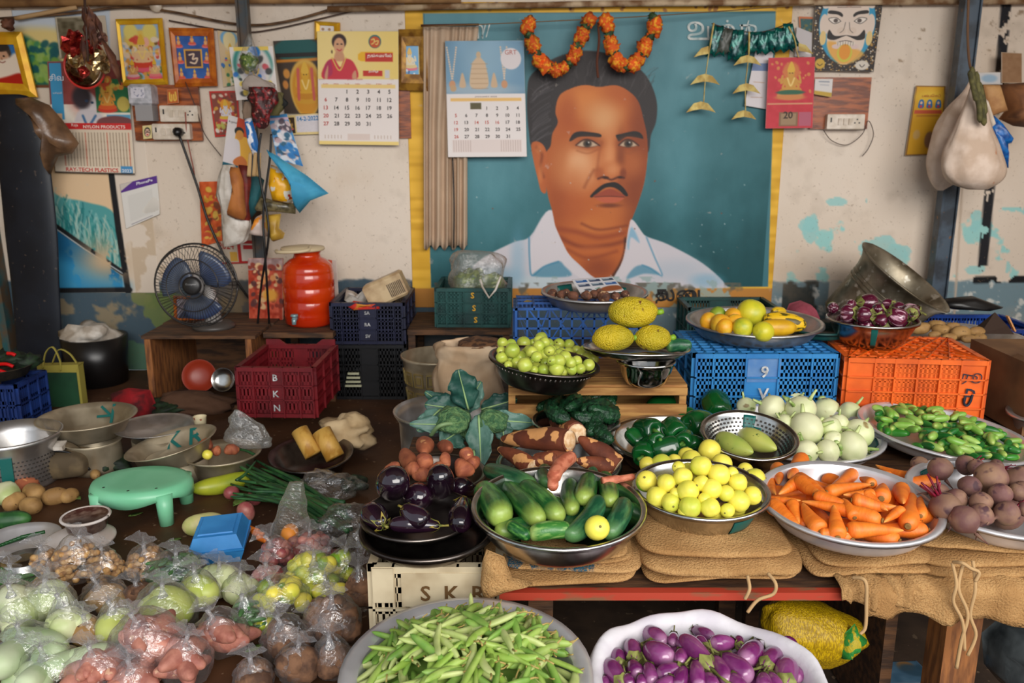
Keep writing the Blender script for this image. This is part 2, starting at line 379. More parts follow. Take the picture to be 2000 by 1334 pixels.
wl([(1966,0),(1944,250),(1919,520)],.055,(38,38,42),.66);wl([(1905,547),(2010,545)],.04,(30,30,32),.58)
wl([(1902,0),(1862,640)],.012,(190,170,150),.9)
wall_m=vcol_mat('limewash',.85,.2,[(2.,.55,.75,(196,164,128),.4),(70.,.66,.69,(130,106,84),.4)],(40.,.35))
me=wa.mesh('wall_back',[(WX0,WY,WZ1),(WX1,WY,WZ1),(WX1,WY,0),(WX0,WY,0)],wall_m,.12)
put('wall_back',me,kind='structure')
earth=mat('packed_earth',(92,70,52),.92,c2=(60,44,32),sc2=7,lo=.35,hi=.7,bump=(30,.6),spots=(40,.66,.7,(128,104,80)))
conc=mat('worn_floor',(84,52,28),.6,c2=(58,34,18),sc2=5,lo=.35,hi=.68,bump=(26,.35),spots=(34,.68,.72,(128,100,76)))
struct(MB().box((0,1.2,-.33),(9,8,.1)),'floor',earth)
struct(MB().box((-1.58,3.05,-.14),(2.78,3.4,.279)),'trim_1',conc)
struct(MB().box((1.47,4.12,.10),(3.30,1.28,.20)),'trim_2',mat('ledge',(70,66,62),.9,c2=(46,42,40),sc2=6,bump=(20,.5)))
plaster_l=mat('ochre_plaster',(176,150,92),.85,c2=(122,98,62),sc2=5,lo=.4,hi=.7)
struct(MB().box((-3.0,3.4,1.2),(.10,2.9,2.5)),'wall_left',plaster_l)
struct(MB().box((3.19,3.3,1.2),(.10,3.1,2.5)),'wall_right',mat('lime_r',(222,206,190),.85,c2=(190,170,150),sc2=4))
roof_m=mat('roof_sheet',(150,128,104),.8,c2=(92,70,50),sc2=6)
rb=MB();P=[]
for j in range(2):P.append([(x,1.0+4.0*j,2.46+.28*(1-j)+.018*math.sin(x*42))for x in np.linspace(-3.4,3.5,280)])
rb.grid(P,thick=.012,nrm=(0,0,1));struct(rb,'ceiling',roof_m)
wood_d=mat('old_timber',(116,84,54),.8,c2=(70,46,28),sc2=14,streak=(1,8,8),bump=(40,.5,(1,8,8)))
b=MB();p0=on_y(-60,8,WY-.05);p1=on_y(900,-2,WY-.05);b.tube([p0,p0 .lerp(p1,.5)+Vector((0,0,.01)),p1],.022,8);struct(b,'trim_3',mat('head_batten',(170,128,82),.8,c2=(108,72,44),sc2=9,lo=.4,hi=.7))
b=MB();p0=on_y(640,18,WY-.05);p1=on_y(2060,2,WY-.05);b.tube([p0,p0 .lerp(p1,.4)+Vector((0,0,.012)),p1],.016,8);struct(b,'trim_4',mat('pale_conduit',(206,180,146),.7,c2=(126,88,54),sc2=10))
steel_p=mat('painted_post',(70,84,98),.45,c2=(44,50,58),sc2=9,spots=(30,.68,.72,(120,84,56)))
def post(name,pts,w,dd,m,label):
 b=MB();a=on_y(*pts[0]);c=on_y(*pts[1]);dz=a-c;n=dz.length;rot=rotz_to(dz)
 b.box((0,0,n/2),(w,dd,n));b.box((-w*.5-.006,-.01,n/2),(.012,dd*1.3,n));b.box((0,0,.004),(w*2,dd*2,.008))
 b.box((w*.5+.004,-.01,n/2),(.008,dd*1.2,n))
 return b.build(name,m,None,c,Matrix.Rotation(0,3,'X'),label=label,cat='post')
a=on_y(1872,-60,4.62)
post('steel_post',[(1872,-60,4.62),(1817,665,4.62)],.070,.05,steel_p,'grey-blue steel post behind the hanging white cloth sacks')
post('steel_post',[(487,-60,4.6),(521,665,4.6)],.040,.04,mat('dark_post',(60,66,70),.5,c2=(84,66,50),sc2=12,rnd=.0),'dark steel post that the cluster of carrier bags hangs on')
# -- the portrait mural
TLm,TRm,BRm,BLm=(797,6),(1548,6),(1530,600),(808,600)
x0,x1=wp(790,0)[0],wp(1549,0)[0];v0=wp(1000,4)[1];v1=wp(1000,600)[1]
mu=Art(x0,v0,x1,v1,520,420,(226,172,44))
def Q(*pts):return[wp(900+X/2.965,150+Y/2.965)for X,Y in pts]
KX=WY*.99/FPX/2.965
def E(X,Y,rx,ry,c,soft=.3,al=1.,rot=0.):u,v=Q((X,Y))[0];mu.ell(u,v,rx*KX,ry*KX,c,soft,al,rot)
def Pg(pts,c,soft=3,al=1.,sm=True):mu.poly(Q(*pts),c,soft*KX,al,sm)
def Ln(pts,w,c,soft=2,al=1.):mu.line(Q(*pts),w*KX,c,soft*KX,al)
mu.noise(10,(30,40),5);mu.noise(14,(80,6),6)
mu.poly([wp(*p)for p in((826,26),(1515,22),(1500,560),(842,562))],(62,118,128),0,1,False)
tf=np.array(mu.C);U,V=mu.U,mu.V
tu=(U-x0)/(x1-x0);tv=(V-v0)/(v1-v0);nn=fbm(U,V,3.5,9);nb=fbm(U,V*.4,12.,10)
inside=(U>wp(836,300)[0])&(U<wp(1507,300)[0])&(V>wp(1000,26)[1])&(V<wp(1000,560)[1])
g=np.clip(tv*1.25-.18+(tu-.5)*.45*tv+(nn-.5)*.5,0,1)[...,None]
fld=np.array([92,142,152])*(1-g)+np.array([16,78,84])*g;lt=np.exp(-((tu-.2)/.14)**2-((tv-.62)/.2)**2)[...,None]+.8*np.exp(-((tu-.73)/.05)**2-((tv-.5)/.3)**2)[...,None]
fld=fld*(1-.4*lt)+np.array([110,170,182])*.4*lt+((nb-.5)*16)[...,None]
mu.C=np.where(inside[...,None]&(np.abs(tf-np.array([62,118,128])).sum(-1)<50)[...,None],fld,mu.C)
sh,shb,shd=(206,200,206),(120,172,200),(66,132,160)
Pg([(110,1060),(300,960),(400,925),(520,770),(700,900),(900,900),(985,825),(1060,915),(1200,970),(1400,1080),(1530,1200),(1480,1225),(800,1230),(200,1230),(60,1150)],sh,5)
E(200,1160,150,60,shb,.7,.6);E(460,1190,120,40,(190,210,216),.6,.7);E(330,1060,40,150,shb,.8,.45);E(1250,1120,160,60,(176,188,200),.8,.6);E(1420,1180,90,40,shb,.7,.6)
Pg([(385,80),(400,0),(470,-65),(560,-115),(680,-148),(800,-145),(920,-110),(1040,-40),(1100,40),(1135,150),(1130,260),(1100,340),(1082,440),(1000,400),(700,400),(530,460),(470,420),(412,420),(392,300),(383,180)],(52,46,46),4)
for k in range(60):
 a=R.uniform(0,1);x=400+a*700;y=-90+160*(a-.5)**2*2+R.uniform(-40,120);Ln([(x,y+70),(x+R.uniform(-10,40),y+20),(x+70*(a-.2),y-15)],4,R.choice([(92,86,86),(34,30,32),(110,104,104)]),4,.35)
for k in range(34):
 y=R.uniform(60,400);Ln([(400+R.uniform(0,20),y+40),(450,y),(520+R.uniform(-20,20),y-40)],4,R.choice([(120,116,120),(36,32,34),(96,92,96)]),4,.4)
Pg([(548,200),(572,110),(640,68),(720,48),(800,60),(900,50),(980,90),(1030,150),(1055,240),(1075,330),(1082,430),(1076,520),(1060,620),(1030,720),(1000,800),(975,860),(962,930),(950,1010),(930,1080),(880,1165),(780,1165),(690,1090),(620,1020),(560,920),(530,780),(505,690),(485,560),(490,450),(520,400),(530,330),(562,265)],(188,96,40),3)
Pg([(408,395),(440,374),(480,398),(500,460),(496,560),(494,668),(465,662),(448,600),(424,500)],(190,98,46),3);Ln([(440,410),(470,450),(462,520),(480,580)],14,(120,52,22),10,.7);E(462,560,14,50,(214,128,70),.6,.6);E(455,420,20,22,(206,120,62),.6,.7)
keep=np.array(mu.C);skin=(np.abs(keep-np.array([188,96,40])).sum(-1)<60)|((np.abs(keep-np.array([150,60,28])).sum(-1)<90))
E(1040,420,70,420,(128,54,20),.8,.75);E(990,720,70,160,(130,56,22),.8,.6);E(560,700,60,260,(150,66,26),.8,.6);E(900,560,60,200,(150,72,34),.8,.3)
E(720,130,150,80,(222,132,62),.9,.9);E(800,190,130,60,(214,134,74),.9,.7);E(900,120,80,60,(184,88,36),.8,.5);E(620,200,50,90,(170,76,30),.8,.6)
E(830,250,80,80,(226,166,112),.9,.85);E(690,520,110,110,(226,158,108),.9,.95);E(680,490,50,50,(232,176,130),.9,.6);E(660,590,60,70,(206,128,76),.9,.6);E(1000,500,55,70,(190,104,52),.9,.7);E(760,860,130,50,(208,122,56),.9,.6);E(870,780,90,50,(200,112,50),.9,.6)
E(640,760,60,140,(176,84,36),.8,.5);E(560,500,50,120,(196,112,56),.8,.5)
Ln([(560,880),(680,900),(800,930),(940,905)],26,(150,64,28),18,.8);Ln([(570,930),(700,985),(850,975),(950,950)],22,(130,54,24),16,.8);Ln([(700,850),(800,885),(960,862)],14,(126,54,24),10,.7);Ln([(620,1000),(740,1050),(900,1010)],18,(140,60,28),14,.6)
E(800,1110,90,60,(140,62,28),.8,.8);E(760,1000,90,20,(196,104,52),.8,.5);Ln([(960,940),(955,1020),(925,1095),(890,1150)],26,(52,24,18),12,.9)
mu.C=np.where(skin[...,None],mu.C,keep)
E(862,470,34,130,(222,146,92),.9,.9);E(925,460,22,120,(120,54,24),.9,.6);E(870,545,70,48,(196,108,54),.6,.9);E(880,535,34,30,(216,140,88),.8,.8);E(800,560,26,34,(170,84,38),.6,.8);E(940,560,18,28,(132,58,26),.6,.9)
Ln([(795,590),(830,580),(870,596),(910,582),(945,585)],10,(70,26,14),6,.9);E(838,584,18,8,(50,20,12),.5,.9);E(922,582,14,7,(50,20,12),.5,.9);Ln([(770,540),(740,590),(715,640)],14,(140,66,30),12,.6);Ln([(815,380),(800,450),(788,540)],12,(150,72,34),12,.5)
Pg([(628,368),(650,330),(690,316),(760,322),(808,332),(808,350),(740,346),(680,350),(640,372)],(36,30,28),3);Pg([(898,338),(930,330),(1000,315),(1040,326),(1056,358),(1020,352),(960,348),(918,374),(905,360)],(34,28,26),3)
for(cx,cy,w)in((735,388,62),(972,388,52)):
 E(cx,cy-4,w*1.25,36,(140,66,30),.7,.6);Pg([(cx-w,cy+8),(cx-w*.4,cy-20),(cx+w*.3,cy-18),(cx+w*1.05,cy+8),(cx+w*.3,cy+18),(cx-w*.5,cy+16)],(196,168,140),4)
 E(cx-2,cy-1,24,22,(70,54,40),.25);E(cx-2,cy-1,11,11,(16,12,12),.3);E(cx+5,cy-8,4,4,(235,225,215),.4)
 Ln([(cx-w*1.1,cy+8),(cx-w*.4,cy-22),(cx+w*.3,cy-20),(cx+w*1.1,cy+10)],8,(60,26,16),4,.95);Ln([(cx-w,cy+12),(cx,cy+22),(cx+w,cy+10)],4,(110,52,28),3,.8)
 Ln([(cx-w,cy+40),(cx,cy+56),(cx+w*.9,cy+34)],8,(150,76,38),8,.5)
Pg([(748,692),(775,660),(820,625),(860,612),(900,612),(940,640),(968,684),(950,690),(920,660),(880,640),(835,644),(790,676),(762,698)],(28,22,20),3)
Pg([(768,692),(810,668),(850,650),(880,652),(920,672),(952,692),(900,694),(850,690)],(156,66,42),4);Pg([(775,698),(850,694),(945,696),(915,722),(860,732),(810,722)],(192,92,60),4);Ln([(775,696),(850,692),(945,696)],5,(84,30,18),3,.9)
E(860,745,60,12,(104,44,20),.7,.8)
Pg([(510,772),(545,860),(590,960),(640,1050),(750,1165),(690,1165),(600,1090),(560,1070),(410,1150),(400,1000),(430,900)],(216,208,212),4);Ln([(395,930),(398,1050),(412,1150),(480,1100),(565,1070)],9,(60,130,165),6,.85);Pg([(415,1150),(480,1100),(565,1068),(600,1095),(640,1150),(520,1160)],shd,8,.75)
Pg([(985,826),(1060,915),(1120,1000),(1165,1150),(1100,1110),(1050,1088),(1000,1110),(930,1165),(885,1165),(950,1050),(972,960)],(212,204,208),4);Pg([(990,870),(1035,960),(985,930),(972,1000),(965,960)],shb,8,.8);Ln([(1075,930),(1120,1040),(1165,1150),(1100,1110),(1050,1090)],8,(70,136,170),6,.8);Pg([(1000,1108),(1050,1090),(1110,1112),(1150,1145),(1060,1140),(960,1170)],shd,8,.7)
mu.scatter((wp(850,0)[0],wp(0,330)[1],wp(1500,0)[0],wp(0,555)[1]),45,.003,[(196,206,206),(150,170,170),(120,70,50)],3)
mu.scatter((wp(830,0)[0],wp(0,5)[1],wp(1540,0)[0],wp(0,20)[1]),60,.01,[(150,96,40),(110,66,34),(190,140,60)],4)
lb=wp(1000,562)[1];worn=fbm(U,V,8.,12)
mu.blend(full,np.clip((V-lb)/.006,0,1),(190,128,52));mu.blend(full,(V>lb-.03)*np.clip((worn-.52)*14,0,.9)*(tu>.06)*(tu<.96),(96,92,80))
mu.blend(full,(V>wp(1000,540)[1])*np.clip((fbm(U,V,14.,13)-.6)*14,0,.8)*(tu>.1)*(tu<.9),(150,172,170))
mural_m=vcol_mat('wall_paint',.55,.35,[(18.,.70,.74,(210,200,186),.22)],(90.,.12))
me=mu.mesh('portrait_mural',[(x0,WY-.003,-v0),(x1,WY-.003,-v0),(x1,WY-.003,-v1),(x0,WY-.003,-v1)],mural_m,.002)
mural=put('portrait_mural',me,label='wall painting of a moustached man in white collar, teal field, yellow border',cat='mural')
white_paint=mat('white_lettering',(226,226,220),.7,c2=(170,190,190),sc2=20);black_paint=mat('black_lettering',(26,22,20),.7)
def wall_text(t,px,py,hpx,m,parent,name='painted_letter',off=.006,bold=False):
 s=Sheet(*[on_y(*p,WY-.003)for p in((px-100,py-50),(px+100,py-50),(px+100,py+50),(px-100,py+50))]);b=MB();s.text(b,t,.5,.5,h=hpx/100.,off=off,bold=bold);return b.build(name,m,parent)
for c_,x_,y_,h_,m_ in(('உ',1372,60,36,white_paint),('ய',1398,64,26,white_paint),('ர்',1420,58,38,white_paint),('வு',1442,62,30,white_paint),('/',1458,54,28,white_paint),('வி',926,62,28,white_paint),('/',945,60,26,white_paint),('/',953,60,26,white_paint),('த',1292,578,28,black_paint),('லை',1322,576,24,black_paint),('வ',1350,576,22,black_paint)):wall_text(c_,x_,y_,h_,m_,mural,bold=m_ is black_paint)
# -- landscape painted on the left of the wall
x0,x1=wp(20,0)[0],wp(256,0)[0];v0=wp(0,20)[1];v1=wp(0,572)[1]
la=Art(x0,v0,x1,v1,130,280,(226,210,193))
def W(*p):return[wp(*q)for q in p]
la.poly(W((20,15),(215,15),(215,110),(20,110)),(196,204,214),0,1,False);la.poly(W((20,60),(130,62),(130,120),(20,120)),(232,200,110),.03,.8)
la.poly(W((40,75),(75,85),(110,110),(140,150),(140,172),(40,168)),(30,96,78),.02);la.scatter([*wp(55,85),*wp(115,160)],90,.018,[(60,130,90),(120,160,60),(20,84,90),(150,180,90)],8)
la.rect(*wp(60,166),*wp(140,172),(120,70,40));la.rect(*wp(20,172),*wp(258,300),(222,206,188))
la.poly(W((60,300),(215,300),(228,430),(240,560),(60,565)),(232,198,158),0,1,False);la.poly(W((82,365),(120,385),(170,395),(225,420),(238,520),(190,510),(150,490),(95,445),(80,440)),(84,160,160),.006)
for k in range(150):
 x=R.uniform(90,232);yb=400+(x-85)*.55+R.uniform(0,55);la.line(W((x,yb),(x+R.uniform(-6,6),yb-22),(x+R.uniform(-14,8),yb-45)),.007,R.choice([(20,100,104),(150,200,196),(40,140,136),(190,206,190)]),.004,.7)
la.poly(W((88,430),(140,468),(200,512),(240,540),(240,570),(60,570),(60,430)),(28,104,150),.004,1,False);la.poly(W((95,500),(235,545),(238,565),(80,565)),(62,160,210),.05,.8)
la.line(W((95,432),(160,478),(245,536)),.03,(24,26,30),.004,1,False);la.line(W((100,440),(165,486),(240,534)),.006,(210,220,224),.002,1,False)
la.line(W((217,335),(232,450),(251,570)),.034,(22,22,26),.003,1,False);la.line(W((60,568),(254,566)),.03,(22,22,26),.003,1,False)
k=fbm(la.U,la.V,9.,31,5);fl=(slice(None),slice(None));la.blend(fl,np.clip((k-.54)*26,0,1)*np.exp(-((la.U-wp(205,500)[0])/.16)**2-((la.V-wp(205,510)[1])/.11)**2),(206,178,142))
la.blend(fl,np.clip((k-.57)*26,0,1)*(la.U>wp(205,0)[0])*(la.V>wp(0,400)[1]),(206,184,158))
me=la.mesh('landscape_mural',[(x0,WY-.002,-v0),(x1,WY-.002,-v0),(x1,WY-.002,-v1),(x0,WY-.002,-v1)],mural_m,.0015)
put('landscape_mural',me,label='peeling landscape painted on the wall, teal plants over blue water with black outline',cat='mural')
# -- things on the wall
paper_m=vcol_mat('printed_paper',.5,.35);gloss_m=vcol_mat('glossy_print',.22,.5)
ink={}
def inkm(c):
 k='ink_%d_%d_%d'%c
 return mat(k,c,.6)
def corners(px4,off):return[on_y(px,py,WY-off)for px,py in px4]
def rect4(x0,y0,x1,y1,dx=0):return[(x0,y0),(x1,y0),(x1+dx,y1),(x0+dx,y1)]
def paint(px4,off,fn,name,nu=90,base=(235,225,210),m=None,thick=.002,bulge=None,vs=1.):
 c=corners(px4,off);W=(c[1]-c[0]).length;H=(c[3]-c[0]).length;h=100*H/W*vs
 a=Art(0,0,100,h,nu,max(4,int(nu*H/W)),base);fn(a,h);return a.mesh(name,c,m or paper_m,thick,bulge)
def sheet(px4,off):return Sheet(*corners(px4,off))
def poster(name,px4,off,label,cat,fn,nu=90,base=(235,225,210),m=None,texts=(),group=None,bulge=None,thick=.002,vs=1.):
 """texts: (string, u, v, w, h, colour, bold)"""
 o=put(name,paint(px4,off,fn,name,nu,base,m,thick,bulge,vs),label=label,cat=cat,group=group)
 if texts:
  by={};S=sheet(px4,off+(.0015 if bulge is None else.012))
  for(t,u,v,w,h,c,*q)in texts:
   b=by.setdefault(c,MB());S.text(b,t,u,v,w,h,bold=bool(q and q[0]),off=.0012)
  for c,b in by.items():b.build('lettering',inkm(c),o,kind='stuff')
 return o
def framed(name,px4,off,fw,fm,label,fn,nu=80,base=(200,190,170),mount=None,m=None):
 t=thing(name,label,'picture');c=corners(px4,off);ce=sum(c,Vector())/4;t.location=ce;c=[p-ce for p in c];n=Vector((0,1,0))
 W=(c[1]-c[0]).length
 ins=[p.lerp(-p,fw/W)for p in c]
 for i in range(4):
  a,b,d,e=c[i],c[(i+1)%4],ins[(i+1)%4],ins[i];mb=MB();ma=a.lerp(e,.45);mbb=b.lerp(d,.45);ofs=Vector((0,-.016,0));of2=Vector((0,-.008,0))
  vs=[a,b,mbb+ofs,ma+ofs,d+of2,e+of2,a+n*.012,b+n*.012,d+n*.012,e+n*.012]
  mb.add(vs,[(0,3,2,1),(3,5,4,2),(0,1,7,6),(5,9,8,4),(6,7,8,9),(0,6,9,5,3),(1,2,4,8,7)],0,False);mb.build('frame_bar',fm,t)
 h=100*(c[3]-c[0]).length/W;a=Art(0,0,100,h,nu,int(nu*h/100),base);fn(a,h)
 k=fw/W*50;me=a.mesh('picture_print',[p*(1-fw/W*.7)for p in c],m or gloss_m,.002);put('picture_print',me,t);return t
def idol(a,cx,cy,s,skin=(214,160,70),robe=(200,60,50),halo=None,arms=True,seat=(220,90,110)):
 """a seated figure with crown, painted small"""
 if halo:a.ell(cx,cy-.9*s,.75*s,.8*s,halo,.2)
 a.ell(cx,cy+1.15*s,1.15*s,.35*s,seat,.2)
 a.poly([(cx-1.05*s,cy+.95*s),(cx-.55*s,cy+.45*s),(cx+.55*s,cy+.45*s),(cx+1.05*s,cy+.95*s),(cx,cy+1.15*s)],robe,.04*s)
 a.poly([(cx-.45*s,cy-.35*s),(cx+.45*s,cy-.35*s),(cx+.38*s,cy+.6*s),(cx-.38*s,cy+.6*s)],skin,.05*s)
 if arms:
  for q in(-1,1):
   a.line([(cx+q*.42*s,cy-.25*s),(cx+q*.85*s,cy+.1*s),(cx+q*.75*s,cy-.5*s)],.2*s,skin,.03*s);a.line([(cx+q*.4*s,cy-.1*s),(cx+q*.7*s,cy+.5*s),(cx+q*.3*s,cy+.6*s)],.2*s,skin,.03*s)
 a.ell(cx,cy-.7*s,.32*s,.38*s,skin,.1);a.poly([(cx-.34*s,cy-.9*s),(cx,cy-1.75*s),(cx+.34*s,cy-.9*s)],(224,176,60),.04*s)
 a.line([(cx-.3*s,cy-.3*s),(cx,cy+.35*s),(cx+.3*s,cy-.3*s)],.14*s,(236,200,120),.03*s)
 for q in(-1,1):a.ell(cx+q*.12*s,cy-.74*s,.05*s,.04*s,(40,20,16),.3)
gold_m=mat('gilt_frame',(240,190,44),.35,.25,c2=(222,160,30),sc2=12);orange_m=mat('orange_frame',(214,120,34),.45,c2=(176,84,22),sc2=16);oldgold=mat('dull_gilt_frame',(176,128,46),.4,.3,c2=(120,78,26),sc2=18)
def pic1(a,h):
 a.rect(0,0,100,h,(240,226,196));a.rect(0,8,84,h-10,(52,110,172));a.ell(48,36,24,26,(70,56,48),.1);a.ell(46,46,19,21,(196,150,120),.15);a.ell(48,24,22,11,(50,42,38),.2)
 a.poly([(0,70),(20,60),(60,50),(84,40),(84,100),(0,110)],(232,214,196),4);a.poly([(0,108),(50,92),(84,84),(84,h-10),(0,h-10)],(176,34,22),3);[a.ell(x,45,2.6,2,(30,20,20),.3)for x in(40,53)];a.line([(40,58),(47,60),(54,57)],2,(130,60,50),1);a.ell(47,51,2,3,(170,120,90),.4)
framed('framed_portrait',[(-52,62),(41,62),(73,190),(-30,184)],.05,.05,gold_m,'gilt framed portrait tilted at the left end of the wall',pic1)
def pic2(a,h):
 a.rect(0,0,100,h,(150,176,206));a.ell(50,42,40,22,(226,190,90),.2);a.ell(28,24,16,18,(226,206,110),.2);a.ell(72,24,16,18,(226,206,110),.2);a.scatter((4,40,96,h-4),80,6,[(208,70,56),(230,210,190),(120,80,40),(222,150,60),(90,120,60),(236,170,160)],2)
 idol(a,50,74,26,(226,186,140),(206,70,50));idol(a,24,108,14,(206,150,90),(220,170,170));idol(a,76,108,14,(214,170,120),(222,120,120));a.rect(10,66,90,70,(240,214,130),.5)
framed('framed_deity_picture',[(225,37),(316,35),(328,165),(240,168)],.045,.022,gold_m,'bright gold framed deity picture above the electricity meter',pic2)
def pic3(a,h):
 a.rect(0,0,100,h,(34,84,160));a.noise(14,(10,8),3)
 for(x,y)in((16,28),(50,22),(84,28),(16,66),(84,66),(16,104),(50,108),(84,104)):idol(a,x,y,9,(224,140,80),(214,80,50),None,False,(230,110,110))
 a.rect(27,44,73,90,(222,160,50));a.rect(31,48,69,86,(66,40,50));a.line([(40,58),(52,56),(48,68),(60,66),(54,78),(42,76)],4,(230,200,170),1);a.line([(20,9),(80,9)],4,(226,190,90),1)
framed('framed_blue_picture',[(329,54),(416,55),(424,168),(341,170)],.045,.032,orange_m,'orange wooden framed blue picture with eight small deities',pic3)
framed('framed_picture',[(778,57),(833,57),(836,178),(778,176)],.04,.04,oldgold,'broad gilt frame half hidden by the July calendar',lambda a,h:(a.rect(0,0,100,h,(222,196,96)),a.rect(0,20,74,h-14,(92,160,206)),idol(a,36,h*.5,30,(224,206,170),(216,190,120)),a.scatter((0,h*.7,74,h-14),24,5,[(40,90,150),(230,230,236)],4)))
framed('framed_certificate',[(614,41),(664,44),(664,78),(614,78)],.02,.03,gold_m,'narrow gold framed white print peeping over the July calendar',lambda a,h:(a.rect(0,0,100,h,(228,218,210)),a.ell(30,h*.4,7,6,(170,130,90),.3),a.ell(60,h*.4,7,6,(170,130,90),.3)))
poster('rock_poster',[(107,33),(205,30),(214,108),(117,114)],.012,'faded dark print of grey rocks behind the hanging foil bundle','poster',lambda a,h:(a.rect(0,0,100,h,(108,98,76)),a.noise(30,(4,12),4),a.noise(24,(20,6),7),a.line([(1,1),(99,1)],3,(190,180,160),1),a.line([(2,0),(2,h)],3,(190,180,160),1),a.poly([(70,0),(100,0),(100,h),(82,h)],(196,180,160),3)))
def cal1(a,h):
 a.rect(0,0,100,52,(128,60,58));a.noise(8,(30,20),4);a.rect(2,2,17,h*.5+2,(64,150,196));a.ell(45,35,22,30,(196,90,80),.5,.6)
 a.ell(47,52,12,15,(216,206,206),.15);a.ell(40,44,12,14,(56,46,52),.3);a.poly([(28,76),(36,60),(58,60),(70,74),(72,h*.54),(28,h*.54)],(206,196,198),2);a.ell(46,48,2.4,1.6,(40,60,90),.3);a.ell(53,50,2,1.5,(40,60,90),.3);a.line([(40,66),(46,78),(56,66)],3,(70,110,150),1)
 a.rect(58,22,100,62,(40,112,70));idol(a,72,46,11,(224,150,60),(216,90,40),(230,180,80),True,(206,60,40));a.ell(92,52,8,9,(196,176,86),.1);a.scatter((60,22,98,34),20,3,[(224,140,60),(210,80,50),(230,200,90)],5)
 a.rect(70,h*.47,100,h*.54,(92,160,196));a.poly([(60,70),(80,66),(100,70),(100,80),(60,80)],(120,70,70),1);y=h*.545;a.rect(12,y,100,y+8,(206,44,44));a.rect(0,y+8,100,h,(226,208,184))
 for j in range(4):
  for i in range(22):
   x=14+i*3.9;yy=y+12+j*(h-y-22)/4;a.line([(x,yy),(x,yy+(h-y)/5.6)],1.2,(150,126,104)if i%7 else(190,84,60),.6,.8)
 a.rect(0,h-9,100,h,(230,214,192));a.rect(83,h-10,98,h-1,(76,146,196));a.line([(0,h-.5),(100,h-.5)],2,(70,56,50));a.rect(4,h*.46,14,h*.53,(216,176,140))
cal=[(92,120),(247,117),(263,341),(108,337)]
poster('wall_calendar',cal,.03,'large red and white sheet calendar with deity pictures, stained at the lower left','calendar',cal1,130,texts=[('Raja',.29,.567,None,.034,(244,226,214)),('NYLON PRODUCTS',.66,.578,.53,.028,(244,226,214),True),('RAY-TECH PLASTICS',.47,.966,.66,.036,(200,40,36),True),('2023',.905,.968,.12,.03,(236,240,244),True),('சிவ',.10,.14,None,.06,(236,240,244)),('லக்ஷ்மி',.10,.28,.11,None,(236,240,244))])
def cal2(a,h):
 a.rect(0,0,100,56,(240,208,116));a.ell(20,20,50,46,(244,218,150),.8,.7)
 hd=(54,34,32);a.ell(27,12,9,9,hd,.12);a.ell(27,17,6.6,9.5,(216,160,120),.12);a.poly([(23,24),(31,24),(33,34),(21,34)],(208,150,112),1);a.poly([(7,56),(10,38),(20,32),(28,42),(34,32),(45,37),(48,56)],(206,50,66),1);a.poly([(9,40),(16,34),(18,50),(8,54)],(178,46,84),1);a.line([(18,31),(27,46),(35,31)],1.6,(226,180,90),.5);a.ell(25,15,1.3,.9,(40,24,20),.3);a.ell(30,15,1.3,.9,(40,24,20),.3);a.line([(24.5,21),(27.5,22.6),(30,21)],1.3,(190,50,60),.4);a.ell(18,24,1,2,(90,60,40),.3)
 a.poly([(9,50),(13,40),(12,56),(9,56)],(210,152,116),1);a.poly([(43,50),(47,46),(48,56),(43,56)],(210,152,116),1)
 a.ell(71,12,7.8,7.8,(44,110,110),.06);a.ell(71,12.6,6.6,6.6,(206,84,36),.06);a.line([(67,10),(70,9),(70,13),(67,15)],1.2,(240,214,120),.4);a.line([(71,12),(75,11),(74,15),(72,15)],1.2,(240,214,120),.4)
 a.poly([(50,27),(54,24),(93,24),(93,35),(54,35),(50,33)],(240,180,30),.6,1,False);a.rect(59,25,93,35.5,(196,50,34));a.rect(56,46,80,52.5,(198,50,36));a.rect(83,45,89,55,(214,206,206));a.rect(0,56.5,100,h,(238,226,220));a.rect(4,62.5,96,67,(240,206,130));a.rect(0,h-4.5,100,h,(244,214,130))
 a.rect(36,122,64,h-6,(226,206,196))
 for x in list(range(8,32,4))+list(range(70,94,4)):a.line([(x,124),(x,h-8)],.9,(186,160,140),.4,.8)
jul=[(619,61),(778,61),(779,284),(623,282)];S=sheet(jul,.05)
tx=[('தமிழ்',.69,.347,.12,.024,(250,234,220),True),('தங்கமயில்',.765,.213,.30,.04,(250,234,220),True),('JULY 2025',.46,.418,.19,.016,(206,90,96)),('ஜூலை',.05,.418,.07,.012,(180,120,120)),('ஆடி',.9,.418,.07,.012,(180,120,120))]
n=1
for r in range(5):
 for c in range(7):
  if(r==0 and c<2)or n>31:continue
  tx.append((str(n),.095+c*.132,.524+r*.0715,None,.036,(190,56,46)if c==0 else(58,46,44),True));n+=1
for c,d in enumerate(('SUN','MON','TUE','WED','THU','FRI','SAT')):tx.append((d,.095+c*.132,.457,.06,.011,(206,100,50)))
poster('wall_calendar',jul,.05,'yellow-topped July calendar showing a smiling woman in a pink sari','calendar',cal2,130,texts=tx)
